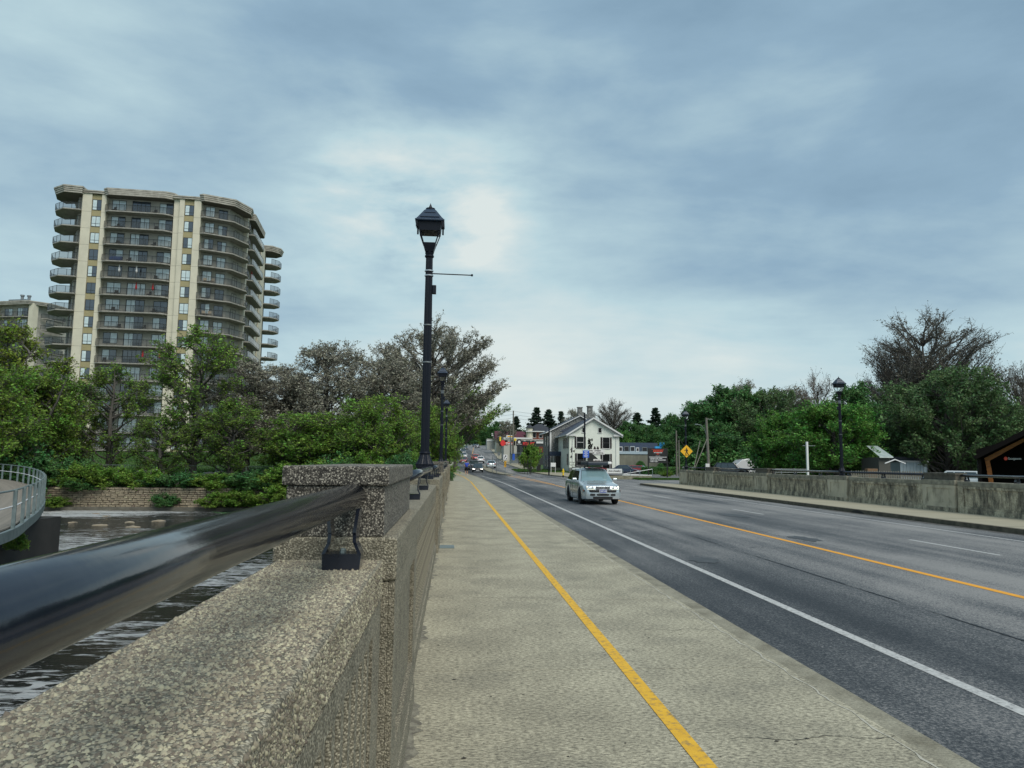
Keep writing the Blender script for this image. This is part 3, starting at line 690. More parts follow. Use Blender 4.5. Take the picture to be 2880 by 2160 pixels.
MB().prism(ccw(core), 1.0, 45.35).build('wall', m_wallG, tow)
def pillar(s0, s1, t0, t1, z1=45.6, m=m_wallL, name='pillar'): return MB().box(s0, s1, t0, t1, 1.0, z1).build(name, m, tow)
pillar(-3.7, -2.25, .9, 1.96); pillar(-.72, -.02, .9, 1.96)
pillar(10.66, 11.64, .9, 1.96); pillar(11.66, 12.42, .55, 1.96); pillar(13.98, 15.1, .55, 1.96)
pillar(19.8, 21.5, 7.7, 8.9); pillar(20.85, 21.3, 20.1, 22.6); pillar(20.85, 21.3, 24.4, 28.8)
MB().box(-2.24, -.73, 1.12, 1.95, 1.0, 45.5).build('spandrel_strip', m_span, tow)
MB().box(12.43, 13.97, .80, 1.95, 1.0, 45.5).build('spandrel_strip', m_span, tow)
MB().box(20.82, 21.06, 22.61, 24.39, 1.0, 45.4).build('spandrel_strip', m_span, tow)
MB().box(20.79, 21.02, 8.92, 20.08, 1, 45.35).build('wall_panel', m_wallG, tow)
jb = MB()
for k in range(15):
    z = 42.7-2.84*k-.22
    for (s0, s1, t) in ((-3.701, -2.249, .895), (-.721, -.019, .895), (10.659, 11.641, .895), (11.659, 12.421, .545), (13.979, 15.101, .545)): jb.box(s0, s1, t, t+.02, z, z+.03)
    jb.box(21.49, 21.505, 7.7, 8.9, z, z+.03); jb.box(21.295, 21.305, 24.4, 28.8, z, z+.03)
jb.build('joint_line', m_fascia_d, tow)
PL = [(-3.75, 2.3), (-3.75, .4), (-6.3, .2), (-8.2, 2.0), (-9.0, 4.4), (-8.4, 6.4), (-6.4, 5.9), (-4.6, 2.4)]
PM = [(0, 1.95), (0, .6), (.7, .05), (9.2, 0), (10.3, .45), (10.62, 1.0), (10.62, 1.95)]
PR = [(15.15, 1.95), (15.15, .45), (15.8, .05), (20.3, 1.9), (22.2, 5.6), (22.1, 7.5), (21.5, 7.65), (20.6, 7.6), (19.1, 3.5)]
PS = [(20.9, 9.0), (22.3, 9.0), (22.55, 9.5), (22.55, 19.5), (22.3, 20), (20.9, 20)]
PE = [(20.7, 29.0), (22.6, 29.2), (23.9, 30.8), (24.1, 32.8), (22.8, 34.3), (20.7, 34.2)]
BM = {'L': balcony_meshes(PL, PL[1:6]), 'M': balcony_meshes(PM, PM[1:6]), 'R': balcony_meshes(PR, PR[1:7]), 'S': balcony_meshes(PS, PS[1:5], True), 'E': balcony_meshes(PE, PE[1:5])}
for k in range(15):
    z = 42.7-2.84*k
    for q in 'LMRSE':
        s_, r_, g_ = BM[q]
        b = inst(s_, tow, (0, 0, z)); inst(r_, b); inst(g_, b)
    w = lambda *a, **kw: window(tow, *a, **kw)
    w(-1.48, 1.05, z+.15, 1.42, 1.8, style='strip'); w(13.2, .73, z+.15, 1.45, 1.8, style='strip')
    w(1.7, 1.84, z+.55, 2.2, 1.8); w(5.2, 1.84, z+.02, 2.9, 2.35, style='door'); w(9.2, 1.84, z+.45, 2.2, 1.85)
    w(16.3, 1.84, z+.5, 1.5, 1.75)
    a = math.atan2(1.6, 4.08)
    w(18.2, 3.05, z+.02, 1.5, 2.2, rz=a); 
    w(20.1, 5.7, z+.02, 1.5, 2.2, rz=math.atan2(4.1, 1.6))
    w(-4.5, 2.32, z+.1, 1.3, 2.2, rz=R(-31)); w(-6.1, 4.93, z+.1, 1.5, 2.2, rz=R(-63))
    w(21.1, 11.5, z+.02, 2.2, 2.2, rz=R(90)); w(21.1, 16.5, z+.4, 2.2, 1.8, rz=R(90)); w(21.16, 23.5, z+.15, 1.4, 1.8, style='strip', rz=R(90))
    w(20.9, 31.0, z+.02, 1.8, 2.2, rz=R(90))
for nm, P in (('canopy', PL), ('canopy', PM), ('canopy', PR), ('canopy', PE), ('canopy', PS)):
    P = ccw(P); m_ = MB()
    for i, (z0, z1, gr) in enumerate(((45.36, 45.62, .12), (45.66, 45.92, .22), (45.96, 46.22, .32), (46.26, 46.5, .44))):
        m_.prism(poly_grow(P, gr), z0, z1, 0)
    m_.prism(poly_grow(P, .05), 45.3, 46.46, 1)
    m_.build(nm, [m_fascia, m_fascia_d], tow)
rf = MB()
Pc = ccw(core)
for i, (z0, z1, gr) in enumerate(((45.37, 45.6, .10), (45.65, 45.9, .2), (45.94, 46.15, .3))): rf.prism(poly_grow(Pc, gr), z0, z1)
for (a_, b_, tt) in ((-3.9, 0, .7), (10.6, 15.2, .35)):
    rf.box(a_, b_, tt, 2.2, 45.61, 45.85); rf.box(a_, b_, tt-.1, 2.2, 45.91, 46.1)
rf.build('roof_cornice', m_fascia, tow)
MB().box(5, 11.5, 6, 12, 46.2, 47.3).add([(4.6, 5.6, 47.3), (11.9, 5.6, 47.3), (11.9, 12.4, 47.3), (4.6, 12.4, 47.3), (6.5, 8, 48), (10, 8, 48), (10, 10, 48), (6.5, 10, 48)], [(0, 1, 5, 4), (1, 2, 6, 5), (2, 3, 7, 6), (3, 0, 4, 7), (4, 5, 6, 7)]).build('roof_house', mat('metal_roof', (.30, .31, .31), .5), tow)
# parasols and furniture on balconies (things of their own)
ta = R(5.5); TM = Matrix.Translation((A0.x, A0.y, 0)) @ Matrix.Rotation(ta, 4, 'Z')
def par(s, t, k, colr, label):
    p = TM @ Vector((s, t, 42.7-2.84*k+.003)); o = thing('patio_umbrella', label, 'patio umbrella', p, 0, 'closed patio umbrellas on the tower balconies')
    MB().lathe([(.03, .0), (.03, 2.35)], 8).build('pole', m_steel, o)
    MB().lathe([(.05, 1.05), (.13, 1.15), (.16, 1.4), (.11, 1.9), (.05, 2.3), (.02, 2.4)], 10).build('canopy', colr, o)
    MB().lathe([(.22, 0), (.22, .06), (.05, .09)], 12).build('foot', m_blackplastic, o)
red = mat('red_canvas', (.42, .02, .025), .8); whc = mat('white_canvas', (.7, .7, .68), .8)
par(2.7, .9, 4, whc, 'closed white umbrella on the left half of the tower balcony five floors down')
par(5.4, .9, 4, whc, 'closed white umbrella at the middle of the tower balcony five floors down')
par(5.5, .9, 5, red, 'closed red umbrella at the middle of the tower balcony six floors down')
par(8.1, .9, 5, red, 'closed red umbrella on the right half of the tower balcony six floors down')
par(7.2, .9, 9, red, 'closed red umbrella low on the tower just left of the treetop')
par(9.8, .9, 9, red, 'closed red umbrella at the right end of a low middle balcony')
par(21.8, 12.0, 3, red, 'closed red umbrella on the shaded side balconies of the tower')
def chair(s, t, k, colr, lab):
    if 'middle' in lab: lab = 'dark wicker chair on the %s middle balcony from the top, %s half' % (('first', 'second', 'third', 'fourth', 'fifth', 'sixth', 'seventh', 'eighth', 'ninth', 'tenth')[k], 'left' if s < 5 else 'right')
    if 'right hand' in lab: lab = 'tan cushioned chair on the %s right hand balcony from the top, the %s of two' % (('', '', '', '', 'fifth', '', 'seventh')[k], 'left' if s < 16.8 else 'right')
    p = TM @ Vector((s, t, 42.7-2.84*k+.003)); o = thing('balcony_chair', lab, 'chair', p, random.uniform(-.6, .6), 'chairs on the tower balconies')
    MB().box(-.28, .28, -.28, .28, .38, .46).build('seat', colr, o)
    MB().box(-.28, .28, .22, .28, .46, .95).build('backrest', colr, o)
    for x in (-.24, .24):
        for y in (-.24, .24): MB().box(x-.02, x+.02, y-.02, y+.02, 0, .38).build('leg', colr, o)
dk = mat('dark_wicker', (.02, .018, .015), .8); tan = mat('tan_cushion', (.40, .34, .25), .9); blu = mat('blue_cover', (.02, .05, .16), .7)
cl = ('dark wicker chair behind the glass on a middle balcony of the tower', 'chairs')
for (s, t, k) in ((1.2, 1.1, 0), (7.6, 1.1, 0), (1.8, 1.1, 1), (8.0, 1.1, 1), (2.0, 1.2, 2), (7.7, 1.1, 2), (4, 1.1, 3), (8.4, 1.2, 4), (2.4, 1.1, 5), (7.5, 1.1, 5), (2.1, 1.1, 6), (8.2, 1.1, 6), (3.1, 1.1, 7), (7.0, 1.1, 7), (1.3, 1.1, 9)):
    chair(s, t, k, dk, 'dark wicker chair behind the glass on a middle balcony of the tower')
for (s, t, k) in ((16.2, 1.1, 4), (17.3, 1.3, 4), (16.3, 1.1, 6), (17.2, 1.3, 6)): chair(s, t, k, tan, 'tan cushioned chair on a right hand balcony of the tower')
p = TM @ Vector((2.0, 1.1, 42.7-2.84*3+.003)); q = MB().box(-.95, .95, -.35, .35, 0, .75).box(-.9, .9, .1, .35, .75, 1.0).build('covered_sofa', blu, None, bevel=.08, loc=p); tag(q, 'sofa under a blue cover on the fourth middle balcony from the top', 'sofa')
# ------------------------------------------------------------------ second block at the far left
B0 = at(-60, 900, 185)
t2 = thing('apartment_block', 'lower cream apartment block at the left edge, partly hidden by trees', 'apartment block', (B0.x, B0.y, 0), R(-14))
MB().box(-14, 13.8, 1.8, 20, 1, 38.6).build('wall', m_wallG, t2)
for s0, s1 in ((2.3, 4.2), (-5.5, -4), (13.2, 14.4)): MB().box(s0, s1, .6, 2.2, 1, 38.8).build('pillar', m_wallL, t2)
Pa = [(4.3, 1.9), (4.3, .4), (5, 0), (12, 0), (13.1, .6), (13.1, 1.9)]; Pb = [(-3.9, 1.9), (-3.9, .4), (-3, 0), (1.4, 0), (2.2, .6), (2.2, 1.9)]; Pc2 = [(14.4, 3.2), (15.8, 4), (16, 9), (14.4, 10)]
bb = [balcony_meshes(P, P[1:-1]) for P in (Pa, Pb)]+[balcony_meshes(Pc2, Pc2)]
for k in range(12):
    z = 35.6-2.84*k
    for s_, r_, g_ in bb: b = inst(s_, t2, (0, 0, z)); inst(r_, b); inst(g_, b)
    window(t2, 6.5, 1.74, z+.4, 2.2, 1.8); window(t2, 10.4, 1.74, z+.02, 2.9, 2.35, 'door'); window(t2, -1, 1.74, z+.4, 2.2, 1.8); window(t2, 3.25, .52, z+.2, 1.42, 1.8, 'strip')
m_ = MB(); 
for z0, z1, gr in ((38.5, 38.75, 0), (38.8, 39.05, .15), (39.1, 39.35, .3)): m_.prism(ccw(poly_grow([(-14, .2), (13.6, 0), (16, 3.4), (16, 20), (-14, 20)], gr)), z0, z1)
m_.build('roof_cornice', m_fascia, t2)
MB().box(2, 7, 6, 11, 39.36, 41.2).lathe([(.35, 41.2), (.35, 42.4), (.5, 42.45), (.5, 42.8)], 10, (4, 8, 0)).lathe([(.35, 41.2), (.35, 42.2), (.5, 42.25), (.5, 42.6)], 10, (6, 8, 0)).build('roof_vents', m_steel, t2)
# ------------------------------------------------------------------ white gabled house with the hospital sign
m_render = mat('pale_painted_render', (.78, .82, .74), .85, col2=(.70, .74, .67), nscale=1.2, bump=.004, bscale=30)
m_fieldst = mat('grey_fieldstone', (.20, .21, .20), .9, vor=(4.2, (.14, .145, .14), (.36, .365, .345), .6), bump=.02, bscale=5)
m_slate = mat('blue_grey_slate', (.06, .075, .105), .7, col2=(.04, .05, .075), nscale=4, stretch=(.5, .5, 4))
m_roofw = mat('white_trim', (.66, .67, .66), .7)
m_shut = mat('black_shutters', (.02, .012, .012), .5)
m_brick = mat('red_brick', (.20, .06, .035), .9, col2=(.13, .04, .025), nscale=2)
H0 = 18.4; hy = 115
hs = thing('gabled_house', 'pale green white two storey gabled house with black shutters and a stone rear wing', 'house', (H0, hy, 0))
gb = [(0, -.5), (8.1, -.5), (8.1, 6.25), (3.85, 8.72), (0, 6.25)]
MB().prism_y(gb, 0, 12.2).build('wall', m_render, hs)
MB().box(-.03, 8.14, -.03, .4, -.5, .85).build('stone_footing', m_fieldst, hs)
def roof(parent, x0, x1, xp, ze, zp, y0, y1, th, m, name='roof', ov=.45):
    s1 = (zp-ze)/(xp-x0); s2 = (zp-ze)/(x1-xp)
    for (xa, za, xb, zb) in ((x0-ov, ze-s1*ov, xp, zp), (xp, zp, x1+ov, ze-s2*ov)):
        MB().prism_y([(xa, za), (xb, zb), (xb, zb+th), (xa, za+th)], y0, y1).build(name, m, parent)
roof(hs, 0, 8.1, 3.85, 6.27, 8.74, -.45, 12.3, .16, m_slate)
for (xa, za, xb, zb) in ((-.5, 5.98, 3.85, 8.74), (3.85, 8.74, 8.6, 5.98)):
    MB().prism_y([(xa, za-.12), (xb, zb-.12), (xb, zb+.15), (xa, za+.15)], -.56, -.46).build('barge_board', m_roofw, hs)
    MB().prism_y([(xa, za-.36), (xb, zb-.36), (xb, zb-.14), (xa, za-.14)], -.2, -.03).build('cornice', m_roofw, hs)
for x0, x1 in ((-.55, 1.0), (7.1, 8.65)): MB().box(x0, x1, -.35, -.02, 5.86, 6.14).build('eave_return', m_roofw, hs)
MB().box(-.6, -.42, -.4, 12.2, 5.92, 6.1).build('gutter', m_roofw, hs)
for x in (.5, 7.55): MB().tube([(x, -.07, 5.8), (x, -.07, .3)], .05, 8).build('downpipe', m_roofw, hs)
def hwin(parent, x, z, w, h, y=0, shut=True, rz=0, ax='y', bar=False):
    o = MB().box(-w/2, w/2, -.02, .01, 0, h).build('window', m_frame, parent, loc=(x, y-.012, z) if ax == 'y' else (y-.012, x, z), rz=0 if ax == 'y' else R(-90))
    MB().box(-w/2+.05, w/2-.05, -.03, -.021, .05, h-.05).build('pane', m_glass, o)
    MB().box(-w/2-.1, w/2+.1, -.08, .01, -.1, -.002).build('sill', m_roofw if not bar else m_shut, o)
    MB().box(-w/2-.06, -w/2-.002, -.05, .01, 0, h).build('trim', m_roofw, o); MB().box(w/2+.002, w/2+.06, -.05, .01, 0, h).build('trim', m_roofw, o)
    MB().box(-w/2+.05, w/2-.05, -.036, -.031, h*.48, h*.52).build('sash_bar', m_roofw if bar else m_frame, o)
    if shut:
        for sx in (-1, 1): MB().box(sx*(w/2+.21)-.13, sx*(w/2+.21)+.13, -.06, .01, 0, h+.03).build('shutter', m_shut, o)
    return o
for x, z, w, h, b in ((1.75, 4.0, 1.1, 1.75, True), (5.95, 3.95, 1.1, 1.75, False)): hwin(hs, x, z, w, h, bar=b)
hwin(hs, 1.8, 1.1, 1.05, 2.0); hwin(hs, 5.95, .75, 1.15, 2.3)
for x in (2.35, 4.95): hwin(hs, x, 6.45, .5, .75, shut=False)
for y in (1.6, 3.6, 5.6):
    hwin(hs, y, 3.95, .55, 1.65, y=0, shut=True, ax='x')
hwin(hs, 1.6, 1.25, .55, 1.75, y=0, ax='x')
MB().box(.9, 8.4, 12.2, 12.4, -.5, 3).build('rear_panel', m_fieldst, hs)
# climbing dark ivy patch and animal cut-outs on the front wall
mb = MB(); rr = random.Random(3)
for k in range(60):
    x = 3.05+rr.random()*.75*(1-abs(k/60-.4)); z = 3.75+rr.random()*1.7
    mb.box(x-.08, x+.08, -.05, -.012, z-.08, z+.08, ry=rr.random())
mb.build('dark_patch', mat('dark_ivy', (.03, .03, .025), .9), hs)
def cutout(nm, pts, x, z, s):
    MB().prism_y([(x+a*s, z+b*s) for a, b in pts], -.05, -.015).build(nm, m_shut, hs)
cat = [(0, 0), (.5, 0), (.5, .25), (.95, .25), (.95, 0), (1.1, 0), (1.15, .45), (1.3, .8), (1.2, .8), (1.0, .5), (.35, .5), (.3, .7), (.2, .6), (.05, .7), (0, .4), (.1, .3)]
bird = [(0, 0), (.3, .3), (.5, .9), (.6, .4), (.9, .35), (.6, .2), (.8, -.3), (.45, 0), (.2, -.2)]
cutout('cat_cutout', cat, .25, 3.28, .55); cutout('bird_cutout', bird, -.0+.15, 3.75, .6); cutout('bird_cutout', bird, .1, 2.5, .45)
sit = [(0, 0), (.5, 0), (.6, .3), (.4, .5), (.35, .8), (.2, .7), (.1, .8), (.05, .4), (-.1, .2)]
cutout('cat_cutout', sit, 3.95, 3.8, .6); cutout('cat_cutout', sit, 4.45, 3.8, .6)
# rear, larger stone wing (plane of its gable is at y+12)
st = thing('stone_building', 'larger grey fieldstone building behind the white gabled house, with chimneys', 'house', (16.85, 127.2, 0))
MB().prism_y([(0, -.6), (10.6, -.6), (10.6, 7.05), (5.4, 9.78), (0, 7.05)], .0, 9.2).build('wall', m_fieldst, st)
MB().prism_y([(1.7, 7.06), (5.4, 8.95), (9, 7.06)], -.06, -.002).build('gable_panel', m_slate, st)
roof(st, 0, 10.6, 5.4, 7.07, 9.80, -.35, 9.5, .16, m_roofw, ov=.7)
roof(st, .05, 10.55, 5.4, 7.25, 9.98, -.3, 9.4, .05, m_slate, ov=.6)
MB().box(5.1, 6.2, .6, 1.5, 9.3, 10.6).box(6.21, 8.3, .6, 1.5, 8.6, 10.25).build('chimney_base', m_fieldst, st)
MB().box(5.15, 5.95, .65, 1.4, 10.6, 11.4).box(5.05, 6.05, .55, 1.5, 11.401, 11.5).build('chimney', m_fieldst, st)
MB().box(6.9, 7.8, .65, 1.4, 10.25, 11.6).box(6.8, 7.9, .55, 1.5, 11.601, 11.75).build('chimney', m_fieldst, st)
MB().box(-.02, .3, -.05, .3, -.4, 7).build('corner_stones', m_roofw, st)
for y in (2.0, 5.5): hwin(st, y, 4.6, .9, 1.7, y=0, ax='x'); hwin(st, y, 1.0, .9, 1.9, y=0, ax='x')
MB().box(.55, 1.25, -.06, -.01, .7, 2.9).build('white_door', m_roofw, st)
aw = MB(); aw.prism_y([(0, 0), (2.0, 0), (2.0, .75), (.15, .75)], -.0, 2.2); ao = aw.build('awning', mat('blue_awning', (.02, .035, .07), .7), hs, loc=(-1.95, 9.0, 2.75))
for dx in (0.1,): MB().box(-1.9, -1.84, 9.0, 9.06, -.3, 2.75).build('awning_post', m_shut, hs)
MB().box(-.9, -.03, 9.2, 11.0, -.3, 2.7).build('porch', m_shut, hs)
stp = MB()
for k in range(5): stp.box(-1.9-.0+.0, -.05, 6.2+k*.55, 9.15, -.3+.0+k*.0, .05+k*.17) if k == 0 else stp.box(-1.85, -.06, 6.2+k*.55, 9.14-k*.01, .05+(k-1)*.17+.001, .05+k*.17)
stp.build('steps', m_kerb, hs)
# signs on the house
sg = thing('wall_sign', 'long white sign lettered for the veterinary hospital on the house wall', 'sign', (H0+3.95, hy-.07, 3.35))
MB().box(-1.75, 1.75, -.02, .02, -.38, .42).build('board', m_platetext, sg)
text('KING   STREET', .32, m_shut, sg, (.1, -.03, .2), bold=.008)
text('VETERINARY   HOSPITAL', .27, m_shut, sg, (.05, -.03, -.16), bold=.008)
sg = thing('hours_sign', 'small white opening hours sign below the long sign', 'sign', (H0+4.0, hy-2.6, 1.6))
MB().box(-.62, .62, -.03, .03, -.5, .62).box(-.55, -.48, -.0, .06, -1.9, -.5).box(.48, .55, 0, .06, -1.9, -.5).build('board', m_platetext, sg)
text('OFFICE HOURS', .13, m_shut, sg, (0, -.04, .42), bold=.004)
for k, z in enumerate((.15, -.05, -.25)): text(('MON - FRI', '8:00 - 6:00', 'SAT 9 - 1')[k], .15, red if k == 0 else m_shut, sg, (0, -.04, z), bold=.004)
o = MB().prism_y([(-1.0, .1), (.65, .1), (.62, .6), (.2, 1.0), (-.4, 1.5), (-1.0, 1.6)], 0, .15).build('bay_awning', mat('dark_awning', (.015, .02, .02), .7), hs, loc=(4.0+.0, -.35, 2.0-.9+.5))
# ------------------------------------------------------------------ low concrete building to the right
lb = thing('low_building', 'low grey concrete building with rooftop machinery and a blue grey upper wall', 'building', (29.6, 130, 0))
MB().box(0, 11.5, 0, 12, -.3, 3.25).build('wall', mat('aged_grey_render', (.24, .24, .20), .9, col2=(.16, .16, .135), nscale=1, stretch=(1, 1, .4)), lb)
MB().box(-.1, 11.6, -.12, 12, 3.26, 3.75).build('fascia', mat('pale_blue_metal', (.40, .50, .58), .5), lb)
MB().box(0, 9.0, 5.5, 11.9, 3.76, 5.5).build('upper_wall', mat('slate_blue_cladding', (.04, .06, .10), .7), lb)
rr = random.Random(5)
for k in range(7):
    x = .5+k*1.12; w = rr.uniform(.5, .95); h = rr.uniform(.5, 1.0)
    b = MB().box(0, w, 0, .8, 0, h).box(.08, w-.08, -.03, -.001, .1, h-.12, 1).build('air_unit', [(m_platetext, m_steel, mat('pale_unit', (.5, .55, .56), .5))[k % 3], m_blackplastic], lb, loc=(x, 1.5, 3.76))
MB().box(0, 1.1, 0, .7, 0, 1.0).box(.9, 1.7, 0, .6, .8, 1.7).build('blue_tank', mat('bright_blue_plastic', (.05, .38, .75), .5), lb, loc=(7.4, 1.3, 3.76))
# ------------------------------------------------------------------ vehicles (front towards -y)
def car(label, paint, loc, rz, kind='sedan', cat='car', L=4.45, Wd=1.75, Hh=1.45, group=None, lights=False, detail=1, glassm=None):
    t = thing('car', label, cat, loc, rz, group)
    gm = glassm or m_carglass
    w2 = Wd/2; wr = .315; f = -L/2
    yf, yr = f+.86, f+L-(.80 if kind != 'wagon' else .86)
    if kind == 'sedan': hood, belt, ws0, ws1, rs1, rs0, deck = .74, .90, f+1.15, f+1.85, f+L-1.45, f+L-.72, .93
    elif kind == 'wagon': hood, belt, ws0, ws1, rs1, rs0, deck = .80, .93, f+1.12, f+1.78, f+L-.42, f+L-.06, .93
    elif kind == 'suv': hood, belt, ws0, ws1, rs1, rs0, deck = .98, 1.08, f+1.15, f+1.7, f+L-.5, f+L-.08, 1.08
    else: hood, belt, ws0, ws1, rs1, rs0, deck = 1.0, 1.10, f+1.2, f+1.75, f+2.9, f+3.1, 1.02           # pickup
    bot = .22 if kind in ('sedan', 'wagon') else .34
    ys = sorted(set([f, f+.05, f+.14, f+.3, f+.5]+[yf+d for d in (-.40, -.36, -.3, -.2, -.1, 0, .1, .2, .3, .36, .40)]+[yr+d for d in (-.40, -.36, -.3, -.2, -.1, 0, .1, .2, .3, .36, .40)]+[ws0, (ws0+yr)/2, f+L-.3, f+L-.14, f+L-.05, f+L]))
    ys = [y for i, y in enumerate(ys) if i == 0 or y-ys[i-1] > .015]
    V = []; 
    for y in ys:
        e0 = max(0, 1-(y-f)/.34); e1 = max(0, 1-(f+L-y)/.30)
        w = w2*(1-.16*e0**2.2-.10*e1**2.2)
        tp = interp(y, [f, f+.12, f+.6, ws0, rs0, f+L-.12, f+L], [hood-.14, hood-.05, hood+.04, belt, deck, deck-.02, deck-.10])
        b = bot+.05*e0+.06*e1
        for wy in (yf, yr):
            d = abs(y-wy)
            if d < .395: b = max(b, wr+math.sqrt(max(0, .395**2-d*d))*.97)
        sh = min(tp-.05, max(b+.1, tp-.13))
        prof_ = [(w*.985, b), (w*1.0, b+(sh-b)*.25), (w*1.005, b+(sh-b)*.6), (w*.975, sh), (w*.90, tp-.015), (w*.55, tp+.012), (0, tp+.02)]
        V += [(x, y, z) for x, z in prof_]+[(-x, y, z) for x, z in prof_[:-1][::-1]]
    k = 13; F = []
    for i in range(len(ys)-1):
        for j in range(k-1):
            F.append((i*k+j, i*k+j+1, (i+1)*k+j+1, (i+1)*k+j))
    F.append(tuple(range(k))[::-1]); F.append(tuple((len(ys)-1)*k+j for j in range(k)))
    body = MB().add(V, F).build('body', paint, t, smooth=True)
    MB().box(-w2*.80, w2*.80, f+.12, f+L-.12, bot+.02, hood-.2).box(-w2*.93, w2*.93, yf+.42, yr-.42, bot+.03, bot+.2).build('underbody', m_blackplastic, t)
    # cabin
    rw = w2*.76; bw = w2*.93; zr = Hh
    def ring(z, x, y0, y1, c=.06): return [(-x+c, y0, z), (x-c, y0, z), (x, y0+c*1.5, z), (x, y1-c, z), (x-c, y1, z), (-x+c, y1, z), (-x, y1-c, z), (-x, y0+c*1.5, z)]
    r0, r1, r2, r3 = ring(belt-.03, bw, ws0, rs0), ring(zr-.05, rw, ws1, rs1), ring(zr-.01, rw-.07, ws1+.1, rs1-.08), ring(zr, rw-.25, ws1+.35, rs1-.3)
    vs = r0+r1+r2+r3; fs = [(i+8*q, (i+1) % 8+8*q, (i+1) % 8+8*(q+1), i+8*(q+1)) for q in range(3) for i in range(8)]+[tuple(range(24, 32))]
    MB().add(vs, fs).build('cabin', paint, t, smooth=False, bevel=.012 if detail else 0)
    def bil(a, b, c, d, u, v): return Vector(a)*(1-u)*(1-v)+Vector(b)*u*(1-v)+Vector(c)*u*v+Vector(d)*(1-u)*v
    def pane(nm, a, b, c, d, u0, u1, v0, v1, m=gm):
        P = [bil(a, b, c, d, u, v) for u, v in ((u0, v0), (u1, v0), (u1, v1), (u0, v1))]
        nr = (P[1]-P[0]).cross(P[3]-P[0]).normalized()
        ce = sum(P, Vector())/4
        if nr.dot(ce-Vector((0, ce.y if abs(ce.x) > .5 else 0, .9))) < 0: nr = -nr
        P = [p+nr*.009 for p in P]
        return MB().add(P, [(0, 1, 2, 3)]).build(nm, m, t)
    pane('windscreen', r0[0], r0[1], r1[1], r1[0], -.01, 1.01, .07, .93)
    pane('rear_window', r0[4], r0[5], r1[5], r1[4], .04, .96, .12, .9)
    n = {'sedan': ((.10, .47), (.50, .84)), 'wagon': ((.07, .36), (.385, .66), (.69, .93)), 'suv': ((.07, .38), (.41, .70), (.73, .93)), 'pickup': ((.1, .52), (.56, .9))}[kind]
    for u0, u1 in n:
        pane('side_window', r0[2], r0[3], r1[3], r1[2], u0, u1, .12, .90); pane('side_window', r0[7], r0[6], r1[6], r1[7], u0, u1, .12, .90)
    # wheels
    if 'wheel' not in WH:
        w_ = MB(); w_.lathe([(.2, -.10), (.29, -.105), (.315, -.085), (.315, .085), (.29, .105), (.2, .10)], 24)
        WH['wheel'] = w_.mesh('tyre', m_tyre)
        h_ = MB(); h_.lathe([(.205, -.09), (.2, -.07), (.05, -.085), (.04, -.1)], 20)
        for kk in range(7):
            a = kk*2*math.pi/7; h_.box(.03, .19, -.025, .025, -.1, -.08, 0, rz=a, c=(0, 0, -.09))
        WH['rim'] = h_.mesh('rim', m_hub)
    for sx in (-1, 1):
        for wy in (yf, yr):
            o = bpy.data.objects.new('wheel', WH['wheel']); C.objects.link(o); o.parent = t
            o.location = (sx*(w2-.115), wy, wr); o.rotation_euler = (0, math.pi/2*(-1 if sx < 0 else 1)*-1, 0)
            q = bpy.data.objects.new('rim', WH['rim']); C.objects.link(q); q.parent = o
    fz = hood-.22
    for sx in (-1, 1):
        MB().box(sx*w2*.66-.19, sx*w2*.66+.19, f+.0, f+.12, fz-.065, fz+.065).build('headlight', m_lens if not lights else LIT(), t, bevel=.02, rz=0)
        MB().box(sx*w2*.74-.14, sx*w2*.74+.14, f+L-.1, f+L+.012, deck-.26, deck-.06).build('tail_light', m_tail, t, bevel=.02)
        mo = MB(); mo.box(sx*(bw+.11)-.10, sx*(bw+.11)+.10, ws0+.28, ws0+.38, belt+.02, belt+.15); mo.build('mirror', paint if kind != 'wagon' else m_platetext, t, bevel=.03)
    MB().box(-w2*.42, w2*.42, f-.012, f+.05, fz-.05, fz+.055).build('grille', m_blackplastic, t)
    MB().box(-w2*.55, w2*.55, f-.01, f+.03, bot+.08, bot+.2).build('lower_grille', m_blackplastic, t)
    MB().box(-.26, .26, f-.03, f-.013, fz-.23, fz-.11).build('number_plate', m_platetext, t)
    MB().box(-.26, .26, f+L+.004, f+L+.02, fz-.12, fz).build('number_plate', m_platetext, t)
    MB().box(-w2*.88, w2*.88, f+L-.06, f+L+.006, bot+.06, bot+.28).build('rear_bumper', m_blackplastic if kind != 'sedan' else paint, t, bevel=.02)
    return t
WH = {}
def LIT():
    m = mat('lit_headlamp', (.9, .9, .85), .2)
    b = m.node_tree.nodes['Principled BSDF']; b.inputs['Emission Color'].default_value = (1, .95, .85, 1); b.inputs['Emission Strength'].default_value = 3.0
    return m
def paint(n, c, metal=.4): return mat(n, c, .25, metal, coat=1)
p_silver = paint('silver_paint', (.50, .57, .60), .5); p_black = paint('black_paint', (.008, .009, .012), .1); p_red = paint('red_paint', (.28, .02, .02), .2); p_white = paint('white_paint', (.62, .63, .64), .0); p_grey = paint('grey_paint', (.14, .16, .19), .5); p_blue = paint('dark_blue_paint', (.02, .03, .06), .3); p_rust = paint('orange_brown_paint', (.28, .10, .04), .2)
